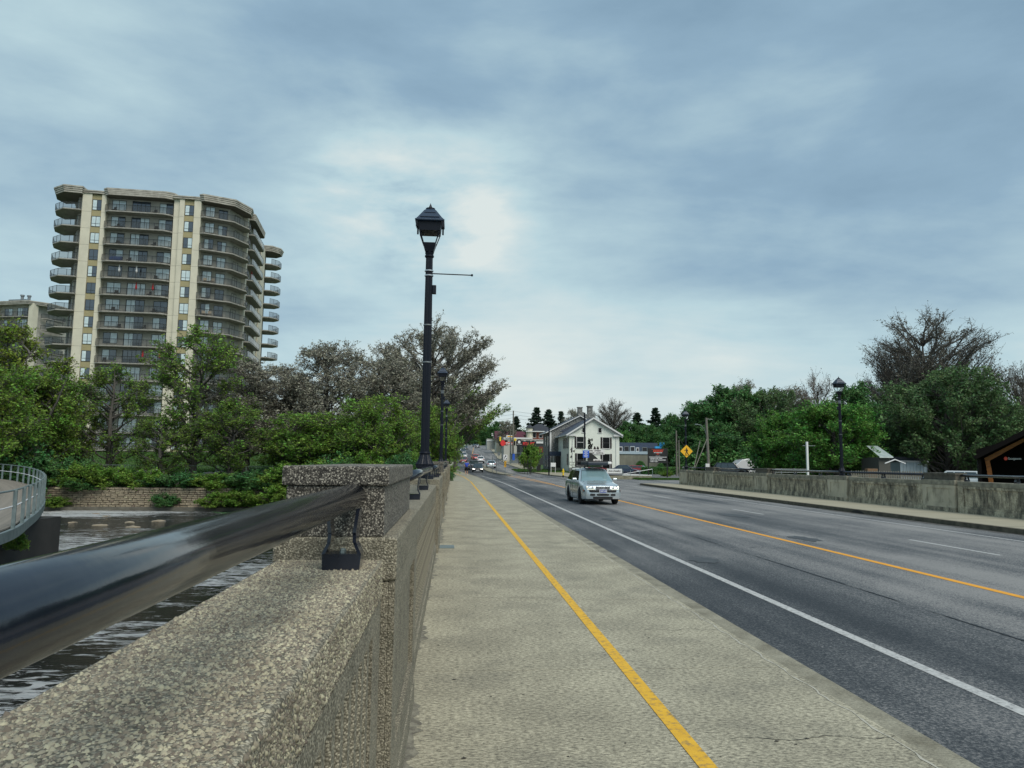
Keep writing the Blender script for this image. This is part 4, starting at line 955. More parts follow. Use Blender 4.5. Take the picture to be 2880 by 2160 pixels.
# ---- main wagon, built in finer detail
wc = (atz(1630, 1419, -.15)+atz(1742, 1419.5, -.15))/2
CARX, CARY = 6.52, 32.0
wag = thing('car', 'silver estate car with a loaded black roof rack driving towards the camera', 'car', (CARX, CARY+2.16, -.146), R(2.4)); wag.scale = (1, 1, 1.09)
def wagon(t):
    L, w2, f = 4.41, .868, -4.41/2; wr = .312; yf, yr = f+.87, f+L-.98
    cs = []
    ys = [f, f+.03, f+.09, f+.18, f+.32]+[yf+d for d in (-.40, -.37, -.31, -.22, -.11, 0, .11, .22, .31, .37, .40)]+[f+1.45, f+2.1, f+2.7]+[yr+d for d in (-.40, -.37, -.31, -.22, -.11, 0, .11, .22, .31, .37, .40)]+[f+L-.32, f+L-.16, f+L-.06, f+L]
    ys = sorted(set(round(y, 4) for y in ys)); V = []
    for y in ys:
        e0 = max(0, 1-(y-f)/.42); e1 = max(0, 1-(f+L-y)/.3)
        w = w2*(1-.15*e0**2.4-.08*e1**2.2)
        tp = interp(y, [f, f+.05, f+.16, f+.5, f+.9, f+1.17, f+L-.3, f+L], [.70, .745, .775, .83, .885, .925, .96, .9])
        b = .20+.04*e0+.08*e1
        for wy in (yf, yr):
            d = abs(y-wy)
            if d < .39: b = max(b, wr+math.sqrt(.39**2-d*d)*.97)
        sh = tp-.10
        P = [(w*.975, b), (w*.995, b+.04), (w*1.0, b+(sh-b)*.3), (w*1.0, b+(sh-b)*.62), (w*.985, sh-.02), (w*.955, sh+.045), (w*.89, tp-.012), (w*.80, tp-.002 if y < f+1.2 else tp), (w*.74, tp+.012), (w*.40, tp+.028), (0, tp+.034)]
        V += [(x, y, z) for x, z in P]+[(-x, y, z) for x, z in P[:-1][::-1]]
    k = 21; F = [(i*k+j, i*k+j+1, (i+1)*k+j+1, (i+1)*k+j) for i in range(len(ys)-1) for j in range(k-1)]
    F += [tuple(range(k))[::-1], tuple((len(ys)-1)*k+j for j in range(k))]
    MB().add(V, F).build('body', p_silver, t, smooth=True)
    MB().box(-.72, .72, f+.1, f+L-.2, .2, .62).box(-.80, .80, yf+.41, yr-.41, .17, .4).build('underbody', m_blackplastic, t)
    # cabin
    def ring(z, x, y0, y1, c=.07, bow=.07):
        return [(-x+c, y0+bow*.3, z), (-x*.4, y0-bow*.5, z), (x*.4, y0-bow*.5, z), (x-c, y0+bow*.3, z), (x, y0+c*1.7, z), (x*1.005, (y0+y1)/2, z), (x*.97, y1-c*1.5, z), (x-c*1.6, y1, z), (-x+c*1.6, y1, z), (-x*.97, y1-c*1.5, z), (-x*1.005, (y0+y1)/2, z), (-x, y0+c*1.7, z)]
    ws0, ws1, rs1, rs0 = f+1.10, f+1.80, f+L-.42, f+L-.1
    rings = [ring(.90, .80, ws0, rs0), ring(1.385, .605, ws1, rs1), ring(1.43, .56, ws1+.06, rs1-.04), ring(1.455, .48, ws1+.18, rs1-.12), ring(1.468, .25, ws1+.5, rs1-.5)]
    vs = sum(rings, []); n = 12
    fs = [(i+n*q, (i+1) % n+n*q, (i+1) % n+n*(q+1), i+n*(q+1)) for q in range(len(rings)-1) for i in range(n)]+[tuple(range(n*4, n*5))]
    MB().add(vs, fs).build('cabin', p_silver, t, smooth=True)
    def panel(nm, idx, v0, v1, u0=0, u1=1, m=m_carglass, off=.007):
        P = []
        r0, r1 = rings[0], rings[1]
        for v in (v0, v1):
            row = []
            for q, i in enumerate(idx):
                p = Vector(r0[i])*(1-v)+Vector(r1[i])*v; row.append(p)
            a, b = row[0], row[-1]
            row[0] = row[0]+(row[1]-row[0])*u0; row[-1] = row[-2]+(row[-1]-row[-2])*u1 if len(row) > 2 else a+(b-a)*u1
            P.append(row)
        vs, fs = [], []; m_ = len(idx)
        ce = Vector((0, 0, .7))
        for row in P:
            for p in row:
                d = Vector((p.x, (p.y-(ws0+rs0)/2)*.45, .35)).normalized(); vs.append(p+d*off)
        for i in range(m_-1): fs.append((i, i+1, m_+i+1, m_+i))
        return MB().add(vs, fs).build(nm, m, t)
    panel('windscreen', [0, 1, 2, 3], .03, .95, m=mat('windscreen_glass', (.16, .25, .27), .05, spec=1, coat=1), off=.010)  # pale teal base colour stands in for reflected sky
    panel('windscreen_seal', [11, 0, 1, 2, 3, 4], .0, .985, .75, .25, m=m_blackplastic, off=.004)
    panel('rear_window', [7, 8], .15, .92, .04, .96)
    for s in (0, 1):
        i4, i5, i6 = (4, 5, 6) if s == 0 else (11, 10, 9)
        for (a, b, u0, u1) in ((i4, i5, .10, .60), (i4, i5, .64, 1.0), (i5, i6, .03, .22), (i5, i6, .27, .92)):
            r0, r1 = rings[0], rings[1]
            P = []
            for u, v in ((u0, .10), (u1, .10), (u1, .92), (u0, .92)):
                p = (Vector(r0[a])*(1-u)+Vector(r0[b])*u)*(1-v)+(Vector(r1[a])*(1-u)+Vector(r1[b])*u)*v
                p.x += .010*(1 if s == 0 else -1); p.z += .003; P.append(p)
            MB().add(P, [(0, 1, 2, 3)]).build('side_window', m_glass, t)
    # front details
    fx = f
    MB().prism_y([(-.30, .600), (.30, .600), (.34, .735), (-.34, .735)], fx-.012, fx+.06).build('grille', m_blackplastic, t)
    g = bpy.data.objects['grille'] if False else None
    gr = t.children[-1] if False else None
    for k_ in range(4): MB().box(-.30-.008*k_, .30+.008*k_, fx-.022, fx-.013, .612+.03*k_, .624+.03*k_).build('grille_bar', m_chrome, t)
    em = MB(); n = 24
    for q in range(n):
        a0, a1 = q*2*math.pi/n, (q+1)*2*math.pi/n
        pts = [(math.cos(a)*r, -.03, math.sin(a)*r) for a in (a0, a1) for r in (.056, .067)]; pts2 = [(x, y+.015, z) for x, y, z in pts]
        em.add(pts+pts2, [(0, 1, 3, 2), (4, 6, 7, 5), (1, 5, 7, 3), (0, 2, 6, 4)])
    def bar(x0, z0, x1, z1, w=.006):
        d = Vector((x1-x0, 0, z1-z0)).normalized(); nn = Vector((-d.z, 0, d.x))*w
        P = [Vector((x0, -.03, z0))+nn, Vector((x0, -.03, z0))-nn, Vector((x1, -.03, z1))-nn, Vector((x1, -.03, z1))+nn]
        em.add(P+[p+Vector((0, .015, 0)) for p in P], [(0, 1, 2, 3), (0, 3, 7, 4), (1, 5, 6, 2)])
    for a in ((-.026, .052, 0, .004), (0, .004, .026, .052), (-.05, .028, -.022, -.05), (-.022, -.05, 0, -.004), (0, -.004, .022, -.05), (.022, -.05, .05, .028)): bar(*a)
    em.build('emblem', m_chrome, t, loc=(0, fx-.012, .668))
    for sx in (-1, 1):
        h = MB(); P = [(sx*.36, .600), (sx*.70, .606), (sx*.738, .68), (sx*.722, .752), (sx*.385, .742)]
        d0 = [-.008, .0, .035, .06, .035]
        front = [(x, fx+d0[i]-.012, z) for i, (x, z) in enumerate(P)]; back = [(x, fx+d0[i]+.08, z) for i, (x, z) in enumerate(P)]
        h.add(front+back, [(0, 1, 2, 3, 4), (5, 9, 8, 7, 6)]+[(i, 5+i, 5+(i+1) % 5, (i+1) % 5) for i in range(5)])
        MB().add([(sx*.34, fx-.008, .588), (sx*.715, fx-.002, .592), (sx*.75, fx+.04, .68), (sx*.735, fx+.066, .766), (sx*.37, fx+.044, .755), (sx*.55, fx+.1, .68)], [(0, 1, 5), (1, 2, 5), (2, 3, 5), (3, 4, 5), (4, 0, 5), (0, 1, 2, 3, 4)]).build('headlight_surround', m_blackplastic, t)
        hl = h.build('headlight', m_lens, t)
        MB().lathe([(.045, 0), (.05, .012), (.02, .016)], 16).build('lamp_bulb', m_chrome, hl, loc=(sx*.62, fx+.045, .70)).rotation_euler = (R(90), 0, 0)
        MB().lathe([(.035, 0), (.04, .012), (.02, .016)], 16).build('lamp_bulb', m_chrome, hl, loc=(sx*.47, fx+.0, .69)).rotation_euler = (R(90), 0, 0)
        MB().box(sx*.79-.05, sx*.79+.05, fx+.16, fx+.24, .555, .60).build('indicator', m_amber, t, rz=0)
        MB().box(sx*.80-.012, sx*.80+.012, -1.2, -1.0, .83, .86)
        mo = MB().box(-.105, .105, -.05, .06, -.055, .065).build('mirror', p_silver, t, bevel=.035, loc=(sx*.955, ws0+.42, .985))
        MB().box(-.09, .09, .061, .066, -.045, .055).build('mirror_glass', m_chrome, mo)
        MB().box(-.06, .02, -.02, .03, -.02, .02).build('mirror_arm', m_blackplastic, mo, loc=(-sx*.10, 0, -.02))
        for y in (f+2.15, f+3.15): MB().box(sx*.872-.012, sx*.872+.012, y-.1, y+.1, .74, .765).build('door_handle', p_silver, t)
        MB().box(sx*.870-.008, sx*.870+.008, yf+.42, yr-.42, .48, .54).build('side_moulding', p_grey, t)
        for y in (yf+.46, f+2.42, yr-.50): MB().box(sx*.8705-.003, sx*.8705+.003, y, y+.008, .26, .86).build('door_gap', m_blackplastic, t)
        MB().tube([(sx*.585, ws1+.15, 1.44), (sx*.60, ws1+.25, 1.49), (sx*.60, rs1-.3, 1.49), (sx*.585, rs1-.15, 1.44)], .014, 8).build('roof_rail', m_blackplastic, t)
    # bumper: curved band following the nose
    def bow(z0, z1, wd, out, m, nm, d=.03, y0=0):
        q = MB(); n = 14; vs = []
        for i in range(n+1):
            x = -wd+2*wd*i/n; yy = fx+y0-out+(abs(x)/w2)**4*.21
            vs += [(x, yy, z0), (x, yy, z1), (x, yy+d, z1), (x, yy+d, z0)]
        fs = [(4*i+a, 4*i+(a+1) % 4, 4*(i+1)+(a+1) % 4, 4*(i+1)+a) for i in range(n) for a in range(4)]+[(0, 1, 2, 3), (4*n, 4*n+3, 4*n+2, 4*n+1)]
        q.add(vs, fs); return q.build(nm, m, t, bevel=.006)
    bow(.335, .505, .835, .035, p_silver, 'bumper', .16); bow(.51, .592, .825, .055, m_blackplastic, 'bumper_strip', .16); bow(.23, .333, .80, .015, m_blackplastic, 'front_skirt', .14)
    for x0, x1 in ((-.66, -.34), (-.29, .29), (.34, .66)): 
        o = MB(); n = 6; vs = []
        for i in range(n+1):
            x = x0+(x1-x0)*i/n; yy = fx-.040+(abs(x)/w2)**4*.21; e = .012 if i in (0, n) else 0
            vs += [(x, yy, .36+e), (x, yy, .445-e), (x, yy+.02, .445-e), (x, yy+.02, .36+e)]
        o.add(vs, [(4*i+a, 4*i+(a+1) % 4, 4*(i+1)+(a+1) % 4, 4*(i+1)+a) for i in range(n) for a in range(4)]+[(0, 1, 2, 3)]).build('air_intake', m_blackplastic, t)
    pl = MB().box(-.17, .17, -.012, .0, -.075, .075).build('number_plate', m_platetext, t, loc=(0, fx-.058, .548))
    MB().box(-.155, .155, -.014, -.0125, -.062, .062).build('plate_field', m_plate, pl)
    text('CXKT 405', .085, m_platetext, pl, (0, -.016, .0), width=.29, depth=.001, bold=.002)
    for sx in (-1, 1):
        MB().tube([(sx*.12-.35, ws0+.13, .955), (sx*.12+.2, ws0+.20, .985)], .006, 5).build('wiper', m_blackplastic, t)
    MB().box(-.33, .12, ws0+.10+.2, ws0+.34, 1.0, 1.003)
    MB().box(-.12, .12, ws1+.0, ws1+.03, 1.30, 1.36).build('rear_view_mirror', m_blackplastic, t)
    # hood shut line and crease
    for sx in (-1, 1): MB().tube([(sx*.36, fx+.03, .742), (sx*.58, f+.5, .838), (sx*.655, f+1.08, .925)], .004, 4).build('bonnet_gap', m_blackplastic, t)
    for sx in (-1, 1):
        for wy in (yf, yr):
            o = bpy.data.objects.new('wheel', WH['wheel']); C.objects.link(o); o.parent = t; o.location = (sx*(w2-.105), wy, wr); o.rotation_euler = (0, -math.pi/2*(-1 if sx < 0 else 1), 0)
            q = bpy.data.objects.new('rim', WH['rim']); C.objects.link(q); q.parent = o
            MB().tube([(sx*(w2-.01), wy+.40*math.cos(a), wr+.40*math.sin(a)) for a in [math.pi*j/12 for j in range(1, 12)]], .012, 6).build('wheel_arch_trim', p_silver, t)
# dark traffic: cars ahead on the road, nearest first
def put(px, Y, rise=0): p = at(px, 1300, Y); return (p.x, Y, prof(Y)-.146+rise)
GC = 'traffic on the road beyond the bridge'
car('black sedan with headlights on leading the oncoming traffic', p_black, put(1343.7, 117), R(-2), 'sedan', lights=True, group=GC)
wagon(wag)
# roof rack and load
rk = thing('roof_rack', 'black rack basket with a long dark rolled load on top of the silver estate car', 'roof rack', (CARX, CARY+2.16, 1.475), R(2.4))
for y in (-.35, .55):
    MB().box(-.66, .66, y-.03, y+.03, .015, .05).build('cross_bar', m_blackplastic, rk)
    for sx in (-1, 1): MB().box(sx*.60-.03, sx*.60+.03, y-.04, y+.04, -.01, .016).build('foot', m_blackplastic, rk)
bk = MB()
for y in (-.6, .9): bk.tube([(-.86, y, .24), (.42, y, .24)], .012, 6); bk.tube([(-.86, y, .10), (.42, y, .10)], .012, 6)
for x in np.linspace(-.86, .42, 8):
    bk.tube([(x, -.6, .24), (x, -.6, .10), (x, .9, .10), (x, .9, .24)], .009, 5)
bk.build('basket', m_blackplastic, rk)
MB().box(-.34, .62, -.72, .85, .10, .27).build('load_box', mat('dark_blue_tarpaulin', (.02, .03, .045), .5, bump=.01, bscale=12), rk, bevel=.05)
MB().box(.62, .80, -.74, .5, .16, .28).build('white_bundle', m_platetext, rk, bevel=.03)
MB().tube([(-.88, -.66, .29), (.84, -.66, .285)], .022, 8).build('pole', m_blackplastic, rk)
MB().box(-.3, .3, -.7, .2, .055, .095).build('green_mat', mat('dark_green_cloth', (.03, .06, .03), .9), rk)
car('grey SUV half hidden behind the runner and the black sedan', p_grey, put(1332.5, 128), 0, 'suv', Hh=1.66, L=4.5, Wd=1.85, group=GC)
car('red sedan coming down the left hand lane', p_red, put(1302.7, 172), R(-1), 'sedan', group=GC)
car('pale silver SUV behind the red sedan in the left lane', p_white, put(1303.7, 208), 0, 'suv', Hh=1.7, L=4.5, Wd=1.85, group=GC)
car('grey van like SUV third in the left lane', p_grey, put(1302.7, 246), 0, 'suv', Hh=1.8, L=4.6, Wd=1.9, group=GC)
car('dark small car high up the left lane under the trees', p_blue, put(1309, 300), 0, 'sedan', group=GC)
car('silver sedan driving away beside the median with tail lights facing the camera', p_silver, put(1380.7, 138), R(180), 'sedan', group=GC)
car('white SUV driving away ahead of the silver sedan', p_white, put(1350.9, 170), R(180), 'suv', Hh=1.66, group=GC)
car('dark red SUV driving away in front of the white SUV', p_red, put(1338.0, 186), R(180), 'suv', Hh=1.72, group=GC)
car('orange brown car at the head of the queue driving away', p_rust, put(1333.0, 201), R(180), 'sedan', Hh=1.5, group=GC)
car('grey SUV far up the hill in the right lane', p_grey, put(1341.7, 322), R(180), 'suv', Hh=1.75, group=GC)
car('dark car farthest up the hill, just left of the grey SUV', p_black, put(1333.5, 345), 0, 'sedan', group=GC)
car('white car crossing at the far junction left of the road', p_white, (put(1296, 268)[0]-1.0, 268, prof(268)-.15), R(4), 'sedan', group=GC)
p = at(1757, 1322, 104); car('dark navy sedan parked side on behind the detailing banner', p_blue, (p.x, 104, -.08), R(72), 'sedan', L=4.8, group='cars parked in the lot')
p = at(1802, 1322, 110); car('red hatchback parked to the right of the navy sedan', p_red, (p.x, 110, -.15), R(60), 'suv', L=4.0, Hh=1.48, group='cars parked in the lot')
p = at(1712, 1322, 108); car('maroon sedan parked left of the navy sedan, mostly hidden', p_red, (p.x-1.0, 112, -.05), R(75), 'sedan', group='cars parked in the lot')
p = at(2056, 1322, 92); car('black SUV parked behind the right parapet near the utility pole', p_black, (p.x, 92, .12), R(62), 'suv', L=4.5, Hh=1.72, group='cars parked behind the right parapet')
p = at(2735, 1350, 58); car('white pickup parked beyond the parapet beside the dark timber hall', p_white, (p.x, 58, -.35), R(38), 'suv', L=4.7, Hh=1.68, group='cars parked behind the right parapet')
p = at(2216, 1330, 84); car('pale car mostly hidden under the bright green trees', p_silver, (p.x, 84, -.3), R(70), 'sedan', group='cars parked behind the right parapet')
# white trailer with a sloped nose
p = at(2090, 1320, 97); tr = thing('trailer', 'white box trailer with a sloping nose parked behind the black SUV', 'trailer', (p.x, 97, .1), R(3))
MB().prism_y([(-1.7, .45), (1.75, .45), (1.85, 2.3), (.1, 2.3), (-.6, 2.15), (-1.7, 1.25)], -1, 1).build('body', p_white, tr, bevel=.06)
MB().box(.2, .85, -1.02, -1.0, 1.3, 1.75).box(.28, .77, -1.025, -1.021, 1.38, 1.67, 1).build('window', [m_frame, m_platetext], tr)
for x in (-.3, .6): MB().lathe([(.3, -.1), (.3, .1)], 16).build('wheel', m_tyre, tr, loc=(x, -.9, .3)).rotation_euler = (R(90), 0, 0)
# ------------------------------------------------------------------ runner on the path
def skin_body(name, verts, edges, radii, m, parent, sub=1, root=0):
    me = bpy.data.meshes.new(name); me.from_pydata(verts, edges, []); o = bpy.data.objects.new(name, me); C.objects.link(o); o.parent = parent
    sk = o.modifiers.new('skin', 'SKIN'); sk.use_smooth_shade = True
    if not me.skin_vertices:
        import bmesh as bm_; b = bm_.new(); b.from_mesh(me); b.verts.layers.skin.verify(); b.to_mesh(me); b.free()
    for i, r in enumerate(radii):
        sv = me.skin_vertices[0].data[i]; sv.radius = (r, r) if not isinstance(r, tuple) else r; sv.use_root = (i == root)
    ss = o.modifiers.new('sub', 'SUBSURF'); ss.levels = ss.render_levels = sub
    me.materials.append(m); return o
pr = thing('person', 'runner in a blue shirt and black shorts seen from behind on the path', 'person', (1.62, 89, .0), R(4))
skinm = mat('skin', (.42, .24, .16), .6); shirt = mat('blue_running_shirt', (.02, .06, .42), .75, bump=.01, bscale=10); shorts = mat('black_shorts', (.012, .012, .015), .8); shoe = mat('white_shoes', (.6, .6, .6), .6)
bv = [(0, 0, .95), (0, .03, 1.15), (0, .03, 1.38), (0, .02, 1.5), (0, .04, 1.63), (0, .03, 1.72),
      (-.11, 0, .88), (-.11, .12, .50), (-.10, -.10, .14), (-.10, .06, .06),
      (.11, 0, .88), (.12, .05, .48), (.11, -.02, .09), (.11, .14, .04),
      (-.19, .03, 1.40), (-.27, -.06, 1.15), (-.24, .16, 1.02), (-.22, .22, .98),
      (.19, .03, 1.40), (.30, .0, 1.16), (.30, .22, 1.10), (.29, .29, 1.12)]
be = [(0, 1), (1, 2), (2, 3), (3, 4), (4, 5), (0, 6), (6, 7), (7, 8), (8, 9), (0, 10), (10, 11), (11, 12), (12, 13), (2, 14), (14, 15), (15, 16), (16, 17), (2, 18), (18, 19), (19, 20), (20, 21)]
br = [.12, .11, .13, .055, .1, .085, .085, .058, .045, .035, .085, .058, .045, .035, .065, .045, .035, .03, .065, .045, .035, .03]
skin_body('body', bv, be, br, skinm, pr, 2)
skin_body('shirt', [(0, .02, .93), (0, .03, 1.15), (0, .03, 1.40), (-.18, .03, 1.42), (-.25, -.02, 1.25), (.18, .03, 1.42), (.27, .01, 1.25), (0, .03, 1.47)], [(0, 1), (1, 2), (2, 3), (3, 4), (2, 5), (5, 6), (2, 7)], [.19, .175, .19, .10, .085, .10, .085, .09], shirt, pr, 2)
q = MB(); q.tube([(0, 0, 1.0), (0, 0, .90), (0, 0, .82)], [.165, .185, .15], 14)
for sx, yy in ((-1, .10), (1, .05)): q.tube([(sx*.075, 0, .92), (sx*.11, yy*.4, .76), (sx*.125, yy, .58)], [.125, .12, .115], 14)
q.build('shorts', shorts, pr, smooth=True)
hr = MB(); hr.lathe([(.03, -.09), (.09, -.06), (.108, 0), (.095, .06), (.05, .10), (.01, .108)], 16, (0, .02, 1.69)); hr.build('hair', mat('dark_hair', (.03, .02, .015), .8), pr, smooth=True)
for sx, y, z in ((-.10, .04, .035), (.11, .06, .03)): MB().box(sx-.045, sx+.045, y-.12, y+.15, z-.03, z+.05).build('shoe', shoe, pr, bevel=.03)
# ------------------------------------------------------------------ signs and street furniture
def post(mb, x, y, z0, z1, r, n=10): mb.tube([(x, y, z0), (x, y, z1)], r, n); return mb
# yellow diamond crossing sign, fixed to the farthest right hand lamp
p = at(1927.6, 1269, 58.0)
ds = thing('warning_sign', 'yellow diamond pedestrian crossing sign on the far right lamp post', 'traffic sign', (19.03, 58.5-.16, p.z), 0)
m_sy = mat('sign_yellow', (.80, .42, .015), .5); m_sb = mat('sign_black', (.012, .012, .012), .5); m_sw = mat('sign_white', (.72, .72, .72), .5)
D = .52
MB().prism_y([(0, -D), (D, 0), (0, D), (-D, 0)], -.01, .01).build('plate', m_sy, ds)
fig = MB()
for P in ([(-.03, .18), (.03, .18), (.06, .05), (.055, -.04), (-.05, -.04), (-.05, .06)], [(-.05, -.04), (.02, -.04), (-.03, -.17), (-.02, -.31), (-.09, -.31), (-.10, -.16)], [(.0, -.04), (.06, -.04), (.12, -.17), (.20, -.30), (.13, -.31), (.05, -.18)],
          [(-.03, .17), (-.05, .07), (-.13, .05), (-.19, .03), (-.18, .08), (-.10, .12)], [(.03, .18), (.12, .10), (.12, .0), (.08, .0), (.07, .07), (.03, .11)]):
    fig.prism_y(ccw(P), -.016, -.0105)
fig.prism_y([(math.cos(a)*.042, .24+math.sin(a)*.048) for a in np.linspace(0, 2*math.pi, 12, endpoint=False)], -.016, -.0105)
fig.box(-.15, .22, -.016, -.0105, -.345, -.325)
fig.build('walking_figure', m_sb, ds)
# keep-right and hazard board on the nose of the median
ks = thing('median_sign', 'keep right sign above a black and yellow striped board on the median nose', 'traffic sign', (at(1421, 1300, 98.2).x, 98.2, prof(98)), 0)
post(MB(), 0, .04, -.05, 2.6, .035).build('post', m_galv, ks)
MB().box(-.27, .27, -.02, 0, 1.95, 2.62).build('keep_right_plate', m_sw, ks)
ar = MB(); ar.prism_y([(-.16, 2.02), (-.10, 2.02), (-.08, 2.2), (.06, 2.36), (.12, 2.3), (.14, 2.54), (-.06, 2.5), (-.01, 2.44), (-.14, 2.26)], -.026, -.021); ar.prism_y([(.08, 2.0), (.2, 2.0), (.2, 2.12), (.14, 2.2), (.08, 2.12)], -.026, -.021); ar.build('arrow', m_sb, ks)
MB().box(-.15, .15, -.02, 0, .95, 1.75).build('hazard_board', m_sy, ks)
for k in range(4):
    z = 1.0+k*.2; MB().prism_y([(-.149, z-.03+.13), (-.149, z+.055+.13), (.149, max(.951, z+.055-.12)), (.149, max(.951, z-.03-.12))], -.024, -.0205).build('stripe', m_sb, ks)
for px, Y in ((1385, 106), (1397, 102)):
    q = at(px, 1300, Y); o = post(MB(), 0, 0, -.1, 2.45, .04, 8).box(-.06, .06, -.02, .02, 2.0, 2.3).build('sign_post', m_steel, None, loc=(q.x, Y, prof(Y)))
    tag(o, ('slim grey post on the median, left of the other post' if px < 1390 else 'slim grey post on the median next to the striped board'), 'post', 'slim posts on the median')
# hydrant
q = at(1584, 1330, 88); hd = thing('fire_hydrant', 'yellow fire hydrant on the corner by the gabled house', 'fire hydrant', (q.x, 88, .12))
ym = mat('hydrant_yellow', (.80, .55, .02), .45)
MB().lathe([(.13, 0), (.13, .04), (.09, .05), (.09, .55), (.12, .56), (.12, .60), (.10, .62), (.09, .70), (.04, .76), (.03, .80)], 14).build('barrel', ym, hd)
for sx in (-1, 1): MB().tube([(sx*.07, 0, .45), (sx*.17, 0, .45)], .05, 10).build('nozzle', ym, hd)
MB().lathe([(.10, -.35), (.10, 0)], 12).build('foot', m_blackplastic, hd)
# dixon board
q = at(1850, 1300, 85); dx = thing('roadside_sign', 'black automotive sign board on two posts beside the junction', 'sign', (q.x, 85, 0), 0)
MB().box(-1.12, 1.12, -.06, .06, 2.45, 3.45).build('upper_board', m_sb, dx); MB().box(-1.12, 1.12, -.06, .06, 1.72, 2.38).build('lower_board', m_sb, dx)
MB().box(-1.1, 1.1, -.05, .05, 2.381, 2.449).build('white_divider', m_sw, dx)
for sx in (-1, 1): MB().box(sx*1.14-.06, sx*1.14+.06, -.07, .07, 0, 3.5).build('post', m_sb, dx)
m_orr = mat('sign_red', (.65, .06, .03), .5)
text('DIXON', .30, m_orr, dx, (.0, -.065, 3.12), shear=.3, bold=.015, width=1.25); text('AUTOMOTIVE', .13, m_sw, dx, (.02, -.065, 2.93), bold=.006, width=1.0)
MB().prism_y([(-.22, 2.84), (.22, 2.84), (.14, 2.76), (.03, 2.78), (0, 2.62), (-.03, 2.78), (-.14, 2.76)], -.066, -.061).build('emblem', m_orr, dx); text('GROUP', .08, m_sw, dx, (0, -.065, 2.54), width=.55)
MB().box(-.75, .75, -.066, -.061, 3.30, 3.325).build('red_rule', m_orr, dx)
for k, s in enumerate(('REPAIR AND TIRES', 'SALES AND FINANCING', 'USED CARS')): text('- '+s, .15, m_sw, dx, (-1.02, -.065, 2.25-.19*k), align='LEFT', bold=.006, width=(1.55, 1.95, 1.0)[k])
# blue direction sign on black pole
q = at(1648, 1275, 76); bs = thing('blue_sign', 'blue information sign on a tall black pole behind the silver estate car', 'sign', (q.x, 76, -.05))
post(MB(), -.12, .08, 0, 7.0, .085, 12).build('pole', m_lamp, bs)
MB().box(-.33, .33, -.02, .0, 2.25, 3.0).build('plate', mat('sign_blue', (.02, .10, .50), .5), bs)
MB().prism_y([(-.33, 3.0), (.33, 3.0), (.2, 3.12), (0, 3.2), (-.2, 3.12)], -.02, 0).build('top_plate', mat('sign_pale', (.55, .65, .62), .5), bs)
for k, (w_, z) in enumerate(((.22, 2.88), (.14, 2.78), (.25, 2.66), (.1, 2.56), (.24, 2.46), (.18, 2.36))): MB().box(-w_, w_*.9, -.026, -.021, z-.02, z+.02).build('text_line', m_sw, bs)
q = at(1544, 1300, 97); o = post(MB(), 0, 0, -.3, 6.1, .095, 12).box(-.12, .12, -.14, -.1, 2.0, 2.3).build('black_pole', m_lamp, None, loc=(q.x, 97, .2)); tag(o, 'plain black pole in front of the stone building at the kerb', 'pole')
q = at(1556, 1300, 101); o = MB().box(-.35, .35, -.02, .02, .9, 1.45).box(-.33, -.28, -.015, .015, .0, .9).box(.28, .33, -.015, .015, 0, .9).build('small_sign', m_sw, None, loc=(q.x, 101, .15)); tag(o, 'small white sign on legs beside the steps of the stone building', 'sign')
# auto detailing banner
q = at(1728, 1325, 86); ad = thing('banner_sign', 'white detailing banner in red and black script on short posts by the car park', 'sign', (q.x, 86, -.05))
MB().box(-.92, .92, -.02, .02, .48, 1.02).build('board', m_sw, ad)
for sx in (-1, 1): MB().box(sx*.85-.02, sx*.85+.02, .021, .05, 0, 1.0).build('post', m_steel, ad)
text('Auto Detailing', .30, m_sb, ad, (0, -.025, .76), shear=.35, bold=.006, width=1.55)
# barrier gate and low guard rail
q0, q1 = at(1750, 1335, 84), at(1835, 1322, 84)
bg_ = thing('barrier_gate', 'white swing barrier gate across the car park entrance', 'gate', (q0.x, 84, -.05))
w_ = q1.x-q0.x
for pts in ([(0, 0, .42), (w_, 0, 1.05)], [(0, 0, .42), (w_*.98, 0, .30)], [(0, 0, .30), (w_*.98, 0, .30)]): MB().tube(pts, .035, 8).build('bar', m_sw, bg_)
for x in (w_*.02, w_*.27, w_*.58, w_): MB().box(x-.035, x+.035, -.03, .03, -.1, 1.1 if x > w_*.9 else .95).build('post', m_galv, bg_)
q = at(1720, 1338, 80); kb = MB()
kb.box(0, 6.0, 0, .3, -.2, .28); o = kb.build('low_wall', m_kerb, None, loc=(q.x-1, 81.5, -.05)); tag(o, 'low pale concrete kerb wall in front of the parked cars', 'low wall')
# ------------------------------------------------------------------ poles and wires
def wires(label, a, b, n=1, dz=.0, r=.012, sag=.4, cat='cable'):
    o = MB(); a, b = Vector(a), Vector(b)
    o.tube([a+(b-a)*(k/12)+Vector((0, 0, -4*sag*(k/12)*(1-k/12))) for k in range(13)], r, 4); q = o.build('overhead_wire', m_rail, None); tag(q, label, cat, 'overhead wires'); return q
q = at(1993, 1250, 90); up = thing('utility_pole', 'tall weathered wooden utility pole with a curved lamp arm', 'utility pole', (q.x, 90, -.2))
MB().tube([(0, 0, 0), (-.25, 0, 7.7)], [.20, .14], 12).build('pole', m_pole, up)
MB().tube([(-.22, 0, 5.4), (-.5, 0, 6.2), (-.95, 0, 6.75), (-1.4, 0, 6.85)], .035, 8).build('lamp_arm', m_galv, up)
MB().box(-1.75, -1.35, -.1, .1, 6.78, 6.9).build('lamp_head', m_galv, up, bevel=.03)
MB().box(-.55, -.08, -.4, -.16, 1.15, 1.9).build('meter_box', m_platetext, up)
MB().tube([(-.25, 0, 7.55), (.6, 0, 7.5)], .03, 6).build('top_arm', m_steel, up)
G2 = 'pale poles by the junction'
